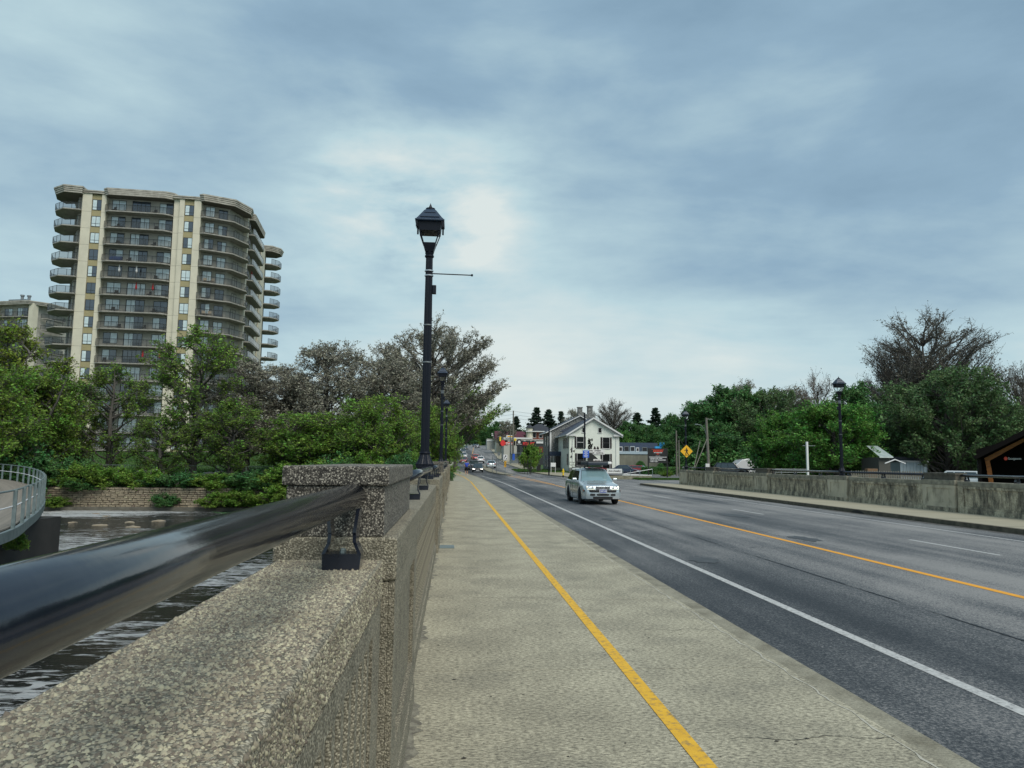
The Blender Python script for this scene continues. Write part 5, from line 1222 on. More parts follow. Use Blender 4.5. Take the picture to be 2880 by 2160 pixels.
for px, top, nm in ((1903, 1211, 'thin pale pole left of the diamond sign, the taller one'), (1910, 1238, 'shorter grey pole just left of the diamond sign')):
    q = at(px, 1300, 92); tz = at(px, top, 92).z
    o = MB().tube([(0, 0, -.3), (0, 0, tz)], [.12, .08], 10).build('utility_pole', m_pole, None, loc=(q.x, 92, 0)); tag(o, nm, 'utility pole', G2)
for a, b in (((1969, 1240), (1952, 1315)), ((1988, 1235), (1955, 1316))):
    A_, B_ = at(*a, 89), at(*b, 86); o = MB().tube([A_, B_], .045, 6).build('guy_brace', m_pole, None)
    tag(o, 'leaning brace pole behind the parapet, '+('the left one' if a[0] < 1980 else 'the right one against the wooden pole'), 'brace', 'leaning braces by the utility pole')
wires('upper wire running right from the wooden utility pole', at(1996, 1215, 90), at(2300, 1250, 110)); wires('lower wire running right from the wooden utility pole', at(1996, 1219, 90), at(2300, 1256, 110))
wires('slack wire from the thin pale pole behind the diamond sign', at(1904, 1222, 92), at(1990, 1262, 90), sag=1.4)
q = at(2271, 1300, 46); o = thing('white_post', 'square white post standing behind the right parapet', 'post', (q.x, 46, -.35)); MB().box(-.062, .062, -.062, .062, 0, 3.55).build('shaft', m_sw, o, bevel=.01); MB().box(-.3, .55, -.02, .02, 3.28, 3.32).build('arm', m_steel, o)
# hill junction: tall utility pole with mast arm, signals and wires
q = at(1442.5, 1290, 176); zt = at(1442, 1155, 176).z; zb = prof(176)
hp = thing('utility_pole', 'tall slender utility pole at the far junction against the sky', 'utility pole', (q.x, 176, zb))
MB().tube([(0, 0, -.5), (0, 0, zt-zb)], [.24, .15], 10).build('pole', m_pole, hp)
for px in (1435,):
    qq = at(px, 1290, 178); o = MB().tube([(0, 0, -.5), (0, 0, at(px, 1205, 178).z-zb)], [.15, .1], 8).build('utility_pole', m_pole, None, loc=(qq.x, 178, zb)); tag(o, 'shorter thin pole just left of the tall utility pole', 'utility pole')
ts = thing('traffic_signal', 'traffic signal mast arm with yellow signal heads over the far junction', 'traffic signal', (q.x-.6, 174.5, zb))
post(MB(), 0, 0, -.4, 5.6, .11).build('post', m_steel, ts); sx_ = at(1405, 1235, 174.5).x-(q.x-.6)
MB().tube([(0, 0, 4.9), (sx_*.5, 0, 5.9), (sx_-.4, 0, 6.15)], .06, 6).build('mast_arm', m_galv, ts)
ysg = mat('signal_yellow', (.85, .60, .02), .5)
zs = at(1408, 1235, 174.5).z-zb
for x, z, w_, h_ in ((sx_+.15, zs-.5, .38, 1.05), (at(1449, 1236, 174.5).x-(q.x-.6), at(1449, 1236, 174.5).z-zb-.35, .5, .62)):
    so_ = MB().box(-w_/2, w_/2, -.15, .15, 0, h_).build('signal_head', ysg, ts, loc=(x, -.1, z), bevel=.04)
for k, (ya, yb) in enumerate(((1156, 1150), (1165.5, 1160), (1175, 1171))):
    wires(('top', 'middle', 'lowest')[k]+' wire running left from the tall far pole into the trees', at(1442, ya, 176), at(1380, yb+6, 185), sag=.3, r=.022)
    wires(('top', 'middle', 'lowest')[k]+' wire running right from the tall far pole', at(1442, ya, 176), at(1640, ya+8, 150), sag=.5, r=.022)
# ------------------------------------------------------------------ town beyond
m_maroon = mat('maroon_shingle_roof', (.11, .03, .045), .9, col2=(.07, .02, .035), nscale=2); m_dkroof = mat('dark_shingle_roof', (.035, .04, .05), .9)
q = at(1448, 1260, 255); zt = prof(255)
mh = thing('hall', 'long low hall with a maroon roof above the shops', 'building', (q.x, 255, zt-2))
MB().box(-6.5, 9.5, 0, 10, 0, at(1448, 1236, 255).z-zt+2).build('wall', m_wallL, mh)
ze = at(1448, 1236, 255).z-zt+2; zp = at(1448, 1213, 255).z-zt+2
MB().prism_x([(-.6, ze), (10.6, ze), (5, zp+.2), (3.5, zp)], -7, 10).build('roof', m_maroon, mh)
for x in (-5, -2, 1, 4, 7): MB().box(x-.5, x+.5, -.06, .0, ze-2.2, ze-.8).build('window', m_glass, mh)
q = at(1512, 1260, 215); zt = prof(215); bh = thing('brick_house', 'tall red brick house with a dark hipped roof and corner tower', 'house', (q.x, 215, zt-1))
zz = lambda py: at(1512, py, 215).z-(zt-1)
MB().box(-2.8, 4.5, 0, 9, 0, zz(1212)).build('wall', m_brick, bh)
MB().add([(-3.4, -.6, zz(1212)), (5, -.6, zz(1212)), (5, 9.6, zz(1212)), (-3.4, 9.6, zz(1212)), (.2, 3, zz(1191)), (1.6, 3, zz(1191)), (1.6, 6, zz(1191)), (.2, 6, zz(1191))], [(0, 1, 5, 4), (1, 2, 6, 5), (2, 3, 7, 6), (3, 0, 4, 7), (4, 5, 6, 7), (3, 2, 1, 0)]).build('roof', m_dkroof, bh)
MB().lathe([(1.0, zz(1235)), (1.0, zz(1204))], 8, (-2.4, .2, 0)).build('tower', m_wallL, bh)
MB().lathe([(1.35, zz(1204)), (1.3, zz(1203)), (.05, zz(1194))], 8, (-2.4, .2, 0)).build('tower_roof', m_dkroof, bh)
MB().box(-3.6, 4.6, -1.2, -.02, zz(1215), zz(1212.5)).build('cornice', m_roofw, bh)
for x in (-1, .9, 2.8):
    for z in (1231, 1252): hwin(bh, x, zz(z), .9, 1.5, shut=False)
MB().box(-3.5, 4.5, -2.2, -.05, zz(1239), zz(1237)).build('porch_roof', m_roofw, bh)
for x in (-3.2, -1, 1.6, 4.2): MB().box(x-.1, x+.1, -2.1, -1.9, zz(1262), zz(1239)).build('porch_post', m_roofw, bh)
# shops with sign band
q = at(1500, 1260, 168); zt = prof(168); sh = thing('shop', 'low shop with a white fascia and red letters behind the round street tree', 'shop', (q.x, 168, zt-.5))
zz = lambda py: at(1500, py, 168).z-(zt-.5); xx = lambda px: at(px, 1250, 168).x-q.x
MB().box(xx(1462), xx(1534), 0, 8, 0, zz(1241)).build('wall', mat('dark_shopfront', (.03, .035, .04), .6), sh)
MB().box(xx(1508), xx(1531), -.12, -.01, zz(1247), zz(1241)).build('white_fascia', m_sw, sh)
MB().box(xx(1515), xx(1527), -.12, -.01, zz(1272), zz(1256)).build('brick_panel', m_brick, sh)
for a, b in ((1471, 1482), (1485, 1496), (1499, 1512)): MB().box(xx(a), xx(b), -.1, -.01, zz(1278), zz(1257)).build('window', m_glass, sh)
sb = MB().box(xx(1469), xx(1504.5), -.2, -.121, zz(1253.5), zz(1244)).build('sign_band', m_sb, sh)
text('PITA PIT', .95, mat('bright_sign_red', (.75, .04, .04), .5), sh, (xx(1486.5), -.23, zz(1248.8)), bold=.03, width=xx(1503)-xx(1470.5))
q = at(1460, 1260, 160); zt = prof(160); rs = thing('pylon_sign', 'dark round topped pylon sign with a white emblem left of the shop', 'sign', (q.x, 160, zt))
zz = lambda py: at(1460, py, 160).z-zt
MB().prism_y([(math.cos(a)*.72, zz(1246)+math.sin(a)*.85) for a in np.linspace(0, math.pi, 12)]+[(-.72, zz(1254)), (.72, zz(1254))], -.1, .1).build('board', m_sb, rs)
post(MB(), 0, 0, -.2, zz(1254), .1).build('post', m_sb, rs)
MB().prism_y([(math.cos(a)*.3, zz(1243)+math.sin(a)*.33) for a in np.linspace(0, 2*math.pi, 12, endpoint=False)], -.12, -.101).build('emblem', m_sw, rs); text('BIG BEN', .3, m_sw, rs, (0, -.12, zz(1249.5)), width=1.1)
q = at(1414, 1260, 184); zt = prof(184); dq = thing('shop_sign', 'red sign reading Dairy above a shop front at the far junction', 'sign', (q.x, 184, zt)); zz = lambda py: at(1414, py, 184).z-zt
MB().prism_y([(math.cos(a)*.62, zz(1246)+math.sin(a)*.75) for a in np.linspace(0, 2*math.pi, 14, endpoint=False)], -.1, .1).build('disc', mat('bright_sign_red', (.75, .04, .04), .5), dq)
post(MB(), 0, .12, -.2, zz(1246), .1).build('post', m_steel, dq); text('Dairy', .75, m_sw, dq, (1.6, -.05, zz(1247)), depth=.05, bold=.02)
MB().box(.62, 2.6, 0, .1, zz(1251), zz(1243)).build('board', m_orr, dq)
q = at(1425, 1260, 190); zt = prof(190); s2 = thing('shop', 'small white shop with a yellow sign at the far junction', 'shop', (q.x+3.4, 192, zt-.5)); zz = lambda py: at(1425, py, 192).z-(zt-.5)
MB().box(-4.0, 3.4, 0, 9, 0, zz(1231)).build('wall', mat('shop_white', (.42, .42, .38), .8), s2); MB().box(-4.1, 3.5, -.1, -.01, zz(1234), zz(1230)).build('fascia', m_sw, s2)
MB().box(-3.4, -1.4, -.3, -.11, zz(1231), zz(1224)).build('sign_box', m_sw, s2); MB().box(-3.1, -1.7, -.34, -.301, zz(1229), zz(1226)).build('yellow_sign', m_sy, s2)
for x in (-3.6, -1.6, .6, 2.4): MB().box(x-.6, x+.6, -.07, -.0, zz(1252), zz(1238)).build('window', m_glass, s2)
q = at(1385, 1260, 300); zt = prof(300); s3 = thing('shop', 'distant cream shop with a round white sign under the trees', 'shop', (q.x, 302, zt-.5)); zz = lambda py: at(1385, py, 302).z-(zt-.5)
MB().box(-2.2, 4, 0, 9, 0, zz(1234)).build('wall', mat('shop_white', (.42, .42, .38), .8), s3); MB().box(-.3, 1.1, -.3, -.05, zz(1226), zz(1218)).box(.3, .5, -.2, -.1, zz(1234), zz(1226)).build('sign', m_sw, s3); MB().box(-2.3, 4.1, -.2, -.01, zz(1241), zz(1238)).build('canopy', m_sw, s3)
# bus shelter and small things on the right pavement
q = at(1431, 1290, 160); bsx = thing('bus_shelter', 'glass bus shelter with a blue panel at the far junction', 'bus shelter', (q.x+.4, 160, prof(160)))
for x in (0, 2.2):
    for y in (0, 1.2): MB().box(x-.05, x+.05, y-.05, y+.05, 0, 2.4).build('post', m_galv, bsx)
MB().box(-.15, 2.35, -.15, 1.35, 2.4, 2.5).build('roof', m_galv, bsx); MB().box(.05, 2.15, 1.18, 1.2, .2, 2.3).build('glass_panel', m_clear, bsx); MB().box(.4, .9, -.08, -.05, .9, 2.3).build('blue_panel', mat('sign_blue', (.02, .10, .50), .5), bsx)
q = at(1403, 1290, 152); o = post(MB(), 0, 0, -.2, 2.8, .05).box(-.3, .3, -.03, .0, 2.0, 2.7).build('sign_post', m_steel, None, loc=(q.x, 152, prof(152))); tag(o, 'white plate on a post on the pavement left of the shelter', 'sign')
for px, Y, lab in ((1480, 106, 'dark slim tree guard post left of the round street tree'), (1489, 104, 'dark slim tree guard post under the round street tree')):
    q = at(px, 1310, Y); o = MB().box(-.25, -.19, -.03, .03, -.2, 2.0).box(.19, .25, -.03, .03, -.2, 2.0).box(-.19, .19, -.02, .02, 1.3, 1.36).build('tree_guard', m_sb, None, loc=(q.x, Y, prof(Y)+.0)); tag(o, lab, 'tree guard', 'tree guards')
q = at(1515, 1310, 118); o = MB().box(-.3, .3, -.3, .3, 0, 1.0).box(-.34, .34, -.34, .34, 1.001, 1.1).build('litter_bin', m_sb, None, loc=(q.x, 118, prof(118))); tag(o, 'dark square litter bin on the pavement before the stone building', 'litter bin')
# ------------------------------------------------------------------ dark timber hall at the right edge
Q = lambda px, py: at(px, py, 42)
th = thing('timber_hall', 'dark open timber hall with an orange laminated frame at the right edge', 'building', (Q(2768, 1300).x, 42, -.35), R(-36))
zz = lambda py: Q(2800, py).z+.35; xx = lambda px: (Q(px, 1290).x-Q(2768, 1300).x)*.90
m_dt = mat('dark_stained_timber', (.010, .008, .008), .9, spec=.1); m_glu = mat('orange_glulam', (.38, .13, .025), .6, col2=(.25, .08, .015), nscale=3, stretch=(1, 1, 6), col3=(.12, .05, .02), n3=2)
xp = xx(2872)
MB().prism_y([(xx(2742), zz(1283)), (xx(2748), zz(1292)), (xp, zz(1224)), (xp+3.2, zz(1292)), (xp+3.3, zz(1283)), (xp, zz(1208))], -1.2, 3.4).build('roof', m_dt, th)
MB().box(xx(2752), xp+3.0, 3.0, 3.2, 0, zz(1262)).prism_y([(xx(2752), zz(1262)), (xp+3.0, zz(1262)), (xp, zz(1224))], 3.0, 3.2).build('wall', m_dt, th)
MB().box(xx(2752), xx(2752)+.15, -.9, 3, 0, zz(1292)).build('side_wall', m_dt, th)
MB().prism_y([(xx(2780), 0), (xx(2787), 0), (xx(2787), zz(1350)), (xx(2784), zz(1318)), (xx(2781), zz(1296)), (xx(2768), zz(1289)), (xx(2771), zz(1306))], -.25, .0).build('frame_column', m_glu, th)
MB().prism_y([(xx(2768), zz(1289)), (xx(2781), zz(1296)), (xp, zz(1240)), (xp, zz(1230))], -.22, -.01).build('frame_beam', m_glu, th)
MB().prism_y([(xp+.01, zz(1230)), (xp+.01, zz(1240)), (xp+3.0, zz(1296)), (xp+3.1, zz(1289))], -.22, -.01).build('frame_beam', m_glu, th)
text('Georgetown', .2, m_sw, th, (xx(2841)-.0, 2.95-3.2, zz(1290)+.0), width=xx(2856)-xx(2825)); 
th.children
MB().prism_y([(xx(2820)+math.cos(a)*.09, zz(1290)+math.sin(a)*.11) for a in np.linspace(0, 2*math.pi, 12, endpoint=False)], -.27, -.25).build('logo', m_orr, th)
# hanging board that carries the sign lettering
MB().box(xx(2815), xx(2860), -.245, -.2, zz(1294), zz(1286)).build('sign_board', m_dt, th)
# shed, cottage, picket fence behind the right parapet
q = at(2571, 1330, 72); zt = -.35
sd_ = thing('shed', 'pale blue grey board shed with a dark pitched roof behind the parapet', 'shed', (q.x, 72, zt)); zz = lambda py: at(2571, py, 72).z-zt
MB().box(-1.5, 1.45, 0, 3, 0, zz(1300)).build('wall', mat('pale_blue_boards', (.36, .43, .46), .8, col2=(.28, .34, .37), nscale=1, stretch=(12, 1, .2)), sd_)
for k in range(9): MB().box(-1.5+.36*k, -1.485+.36*k, -.02, -.001, 0, zz(1300)).build('board_joint', m_steel, sd_)
MB().box(-1.6, 1.55, -.1, -.02, zz(1300), zz(1296)).build('white_trim', m_sw, sd_)
MB().prism_x([(-.2, zz(1299)+.02), (3.2, zz(1299)+.02), (1.6, zz(1285))], -1.6, 1.5).build('roof', m_dkroof, sd_)
q = at(2497, 1300, 66.5); zz = lambda py: at(2497, py, 66.5).z+.35; ct = thing('cottage', 'small house with a grey tin roof among the trees behind the fence', 'house', (q.x-.35, 66.5, -.35)); ct.scale = (.5, 1, .93)
MB().box(-1.1, 1.2, 0, 3, 0, zz(1280)).build('wall', mat('dark_siding', (.08, .08, .07), .9), ct)
MB().add([(-1.3, -.3, zz(1278)), (1.45, -.3, zz(1278)), (1.2, 2.0, zz(1247)+.1), (-1.1, 2.0, zz(1247)+.1)], [(0, 1, 2, 3)]).add([(-1.3, -.35, zz(1278)-.12), (1.45, -.35, zz(1278)-.12), (1.45, -.3, zz(1278)), (-1.3, -.3, zz(1278))], [(0, 1, 2, 3)]).build('tin_roof', mat('pale_tin', (.36, .42, .40), .5, col2=(.24, .29, .28), nscale=1.5), ct)
MB().prism_y([(-1.8, zz(1297)), (.2, zz(1285)), (2.2, zz(1297)), (2.2, zz(1299.5)), (.2, zz(1288)), (-1.8, zz(1299.5))], -1.6, -1.5).build('porch_gable', m_sw, ct)
a, b = at(2395, 1328, 62), at(2592, 1330, 62); n = 31
pf = thing('picket_fence', 'weathered grey picket fence behind the right parapet', 'fence', (a.x, 62, -.35))
pm = None
for k in range(n):
    x = (b.x-a.x)*k/(n-1)
    if pm is None: pm = MB().prism_y([(-.07, 0), (.07, 0), (.07, 1.50), (0, 1.60), (-.07, 1.50)], 0, .03).build('picket', m_pole, pf)
    else: share(pm, pf, (x, 0, random.uniform(-.04, .02)))
for z in (.45, 1.1): MB().box(-.1, b.x-a.x+.1, .031, .09, z, z+.1).build('rail', m_pole, pf)
# long low rail fence left of the lamp, behind the parapet
a, b = at(2160, 1318, 66), at(2272, 1318, 66); lf = thing('rail_fence', 'low thin metal rail fence beneath the bright green trees', 'fence', (a.x, 66, -.35))
for z in (1.0, 1.32, 1.62): MB().tube([(0, 0, z), (b.x-a.x, 0, z)], .025, 6).build('rail', m_steel, lf)
for k in range(4): MB().box((b.x-a.x)*k/3-.03, (b.x-a.x)*k/3+.03, -.03, .03, 0, 1.7).build('post', m_steel, lf)
q = at(2455, 1330, 64); o = MB().box(-.5, .5, 0, .5, 0, 1.75).build('brown_bin', mat('brown_board', (.17, .10, .05), .8), None, loc=(q.x, 64, -.35), bevel=.04); tag(o, 'brown timber box behind the picket fence', 'box')
# park benches / white rocks on the lawn
for px, py, Y, s in ((400, 1322, 84, 1.6), (440, 1318, 86, 1.9), (590, 1322, 82, 2.4), (620, 1320, 84, 1.8)):
    q = at(px, py, Y); o = MB(); o.lathe([(.9*s/2, 0), (1.0*s/2, .25), (.8*s/2, .6), (.2, .75)], 9); ob = o.build('pale_boulder', mat('pale_limestone', (.45, .44, .40), .9, col2=(.3, .29, .26), nscale=2), None, loc=(q.x, Y, terrain(q.x, Y)-.1), rz=px); ob.scale = (1, .6, .8)
    tag(ob, {400: 'pale boulder on the bank left of the fence post, the leftmost', 440: 'pale boulder beside the leftmost one behind the river shrubs', 590: 'large pale boulder on the bank behind the stone wall', 620: 'rightmost pale boulder on the bank behind the stone wall'}[px], 'boulder', 'pale boulders on the far bank')
# chain link fence rail along the far bank
cf = thing('bank_fence', 'long steel mesh fence along the top of the far river bank', 'fence', (0, 74, 0))
for y, z, x0, x1 in ((0, .0, -58, -3),):
    pts = [(x, 0, terrain(x, 74)+1.55) for x in np.linspace(x0, x1, 20)]
    MB().tube(pts, .03, 6).build('top_rail', m_galv, cf)
    for x in np.linspace(x0, x1, 20): MB().tube([(x, 0, terrain(x, 74)-.1), (x, 0, terrain(x, 74)+1.6)], .04, 6).build('post', m_galv, cf)
    mm = MB()
    for k, x in enumerate(np.arange(x0, x1, .35)): mm.tube([(x, 0, terrain(x, 74)), (x+1.2, 0, terrain(x+1.2, 74)+1.5)], .006, 3, cap=False); mm.tube([(x+1.2, 0, terrain(x, 74)), (x, 0, terrain(x, 74)+1.5)], .006, 3, cap=False)
    mm.build('wire_mesh', m_galv, cf)['kind'] = 'stuff'
# ------------------------------------------------------------------ stone river wall
rw_ = thing('river_wall', 'rough rubble stone retaining wall along the far river bank', 'wall', (0, 66.3, 0))
MB().box(-62, -1.3, .02, .4, -4, -.85).build('backing', m_mortar, rw_)
MB().box(-62, -1.3, -.55, -.1, -4, -2.55).build('footing', m_deck, rw_)
sv = []
rr = random.Random(9); z = -2.56
while z < -.9:
    h = rr.uniform(.12, .2); x = -52.0
    while x < -1.5:
        w_ = rr.uniform(.22, .62)
        zt_ = z+h
        sv.append((x+w_/2, zt_-h/2, w_, h)); x += w_+.025
    z += h+.02
SM = []
for k in range(8):
    q = MB(); c = [(-.5, -.5), (.5, -.5), (.5, .5), (-.5, .5)]
    P = [(a+rr.uniform(-.1, .1)*.8, b+rr.uniform(-.12, .12)) for a, b in c]; P.insert(2, (.55, rr.uniform(-.1, .1))); P.append((-.55, rr.uniform(-.1, .1)))
    n_ = len(P); y0 = -.05-.06*rr.random()
    q.add([(x*.9, y0+rr.uniform(-.03, .03), z_*.86) for x, z_ in P]+[(x, .1, z_) for x, z_ in P], [tuple(range(n_))]+[(i, n_+i, n_+(i+1) % n_, (i+1) % n_) for i in range(n_)])
    SM.append(q.mesh('stone', m_stone))
vis = [s for s in sv if -34 < s[0] < -14]; rest = [s for s in sv if not -34 < s[0] < -14]
rr.shuffle(vis); big = sorted(vis, key=lambda s: -s[2]*s[3])[:300]; bs_ = set(id(s) for s in big)
V = []; Fq = []
for s in sv:
    if id(s) in bs_:
        o = bpy.data.objects.new('stone', SM[rr.randrange(8)]); C.objects.link(o); o.parent = rw_; o.location = (s[0], 0, s[1]); o.scale = (s[2], 1, s[3])
    else:
        me = SM[rr.randrange(8)]; o_ = len(V)
        V += [(v.co.x*s[2]+s[0], v.co.y, v.co.z*s[3]+s[1]) for v in me.vertices]; Fq += [tuple(i+o_ for i in p.vertices) for p in me.polygons]
o = MB().add(V, Fq).build('stones', m_stone, rw_); o['kind'] = 'stuff'
for i, (px, py) in enumerate(((280, 1478), (205, 1470), (365, 1470), (375, 1483), (445, 1466), (135, 1470), (270, 1445), (300, 1452), (560, 1465))):
    q = atz(px, py, WZ); s = rr.uniform(.22, .45); rk_ = MB().lathe([(.9*s, -.5), (s, -.1), (.85*s, .12*s+.05), (.55*s, .3*s), (.15*s, .42*s)], 9); rk_.v = [(x*rr.uniform(.8, 1.2), y*rr.uniform(.8, 1.2), z*rr.uniform(.8, 1.25)) for x, y, z in rk_.v]; ob = rk_.build('river_rock', m_stone, None, loc=(q.x, q.y, WZ), rz=i); ob.scale = (1.3, .8, .5)
    tag(ob, ('fifth', 'second', 'sixth', 'seventh', 'eighth', 'first', 'third', 'fourth', 'ninth')[i]+' river rock counted from the footbridge, near the far bank', 'rock', 'rocks in the river')
# ------------------------------------------------------------------ curved footbridge on the left
def cat_curve(P, n):
    out = []
    for i in range(1, len(P)-2):
        for k in range(n):
            t_ = k/n; a, b, c_, d = [Vector(P[j]) for j in (i-1, i, i+1, i+2)]
            out.append(.5*((2*b)+(-a+c_)*t_+(2*a-5*b+4*c_-d)*t_*t_+(-a+3*b-3*c_+d)*t_**3))
    return out
cp = []
for px, Y, rz_ in ((-420, 13, .66), (-150, 18, .68), (30, 22.8, .69), (80, 27, .69), (112, 32, .69), (124, 38, .74), (112, 45, .85), (78, 51, .98), (25, 56, 1.08), (-50, 60, 1.15), (-160, 63, 1.2)):
    q = at(px, 1350, Y); cp.append((q.x, Y, rz_))
cv = cat_curve([cp[0]]+cp+[cp[-1]], 8)
fb = thing('footbridge', 'curved timber footbridge with grey steel posts over the river at the left edge', 'footbridge', (0, 0, 0))
def cum(cv):
    d = [0]
    for a, b in zip(cv, cv[1:]): d.append(d[-1]+(b-a).length)
    return d
dd = cum(cv); tot = dd[-1]
def at_s(s):
    s = max(0, min(tot-.001, s)); i = max(j for j in range(len(dd)) if dd[j] <= s); i = min(i, len(cv)-2); f_ = (s-dd[i])/(dd[i+1]-dd[i]); p_ = cv[i].lerp(cv[i+1], f_); t_ = (cv[i+1]-cv[i]); t_.z = 0; t_.normalize(); return p_, t_
MB().tube(cv, .03, 8).build('top_rail', m_galv, fb); MB().tube([p_-Vector((0, 0, .48)) for p_ in cv], .022, 8).build('mid_rail', m_sw, fb)
s = .4
while s < tot-.3:
    p_, t_ = at_s(s); n_ = Vector((t_.y, -t_.x, 0)); wd = .11 if int(s/1.25) % 3 else .17
    ang = math.atan2(t_.y, t_.x)
    o = MB().box(-wd/2, wd/2, -.05, .05, -1.42, .02).build('post', m_galv, fb, loc=tuple(p_+n_*.05), rz=ang)
    s += 2.1
WDT = 2.6
s = .1; 
while s < tot-.2:
    p_, t_ = at_s(s); n_ = Vector((-t_.y, t_.x, 0)); ang = math.atan2(t_.y, t_.x)
    MB().box(-.125, .125, .03, WDT, -1.13, -1.08).build('plank', m_wood, fb, loc=tuple(p_), rz=ang)
    s += .27
fv = []; 
for p_ in cv: fv += [p_-Vector((0, 0, 1.14)), p_-Vector((0, 0, 1.45))]
fo = MB(); fo.add(fv, [(2*i, 2*i+2, 2*i+3, 2*i+1) for i in range(len(cv)-1)]); fo = fo.build('fascia_beam', m_galv, fb); sm = fo.modifiers.new('s', 'SOLIDIFY'); sm.thickness = .12
inner = []
for i, p_ in enumerate(cv):
    t_ = (cv[min(i+1, len(cv)-1)]-cv[max(i-1, 0)]); t_.z = 0; t_.normalize(); inner.append(p_+Vector((-t_.y, t_.x, 0))*WDT)
ib = MB(); fv = []
for p_ in inner: fv += [p_-Vector((0, 0, 1.05)), p_-Vector((0, 0, 1.45))]
ib = ib.add(fv, [(2*i, 2*i+2, 2*i+3, 2*i+1) for i in range(len(cv)-1)]).build('inner_beam', m_blackplastic, fb); sm = ib.modifiers.new('s', 'SOLIDIFY'); sm.thickness = .1
# dark concrete pier below with a ledge
q = atz(60, 1500, -.75)
pc = thing('footbridge_pier', 'large dark concrete pier under the curved footbridge', 'pier', (0, 0, 0))
xl = at(-700, 1450, 30).x; xr = at(112, 1500, 31).x
m_dkc = mat('dark_pier_concrete', (.02, .02, .018), .8, col2=(.035, .033, .03), nscale=1)  # near-black concrete with a faint mottle
MB().box(xl, xr-.5, 30.5, 33.5, -4, -.86).build('shaft', m_dkc, pc); MB().box(xl, xr-.2, 28.6, 30.48, -4, -1.75).build('ledge', m_dkc, pc)

# ------------------------------------------------------------------ trees
def segs_mesh(P0, P1, R0, R1, k=3):
    P0, P1 = np.asarray(P0, float), np.asarray(P1, float); R0, R1 = np.asarray(R0, float), np.asarray(R1, float)
    d = P1-P0; d /= np.maximum(np.linalg.norm(d, axis=1, keepdims=True), 1e-6)
    ref = np.where(np.abs(d[:, 2:3]) > .9, np.array([[1., 0, 0]]), np.array([[0, 0, 1.]]))
    a = np.cross(d, ref); a /= np.linalg.norm(a, axis=1, keepdims=True); b = np.cross(d, a)
    an = np.arange(k)*2*np.pi/k; o = a[:, None]*np.cos(an)[None, :, None]+b[:, None]*np.sin(an)[None, :, None]
    V = np.concatenate([P0[:, None]+o*R0[:, None, None], P1[:, None]+o*R1[:, None, None]], 1).reshape(-1, 3)
    i = np.arange(k); j = (i+1) % k
    f = np.stack([i, j, j+k, i+k], 1)
    F = (f[None]+(2*k)*np.arange(len(P0))[:, None, None]).reshape(-1, 4)
    return V, F
def leaf_mesh(c, size, r, droop=0.0):
    n = len(c); u = r.normal(size=(n, 3)); u[:, 2] *= .7; u[:, 2] -= droop; u /= np.linalg.norm(u, axis=1, keepdims=True)
    w = r.normal(size=(n, 3)); v = np.cross(u, w); v /= np.linalg.norm(v, axis=1, keepdims=True)
    s = size*np.exp(r.normal(0, .25, n))[:, None]
    V = np.stack([c-u*s, c+v*s*.55, c+u*s, c-v*s*.55], 1).reshape(-1, 3)
    return V, np.arange(4*n).reshape(n, 4)
VAR = {}
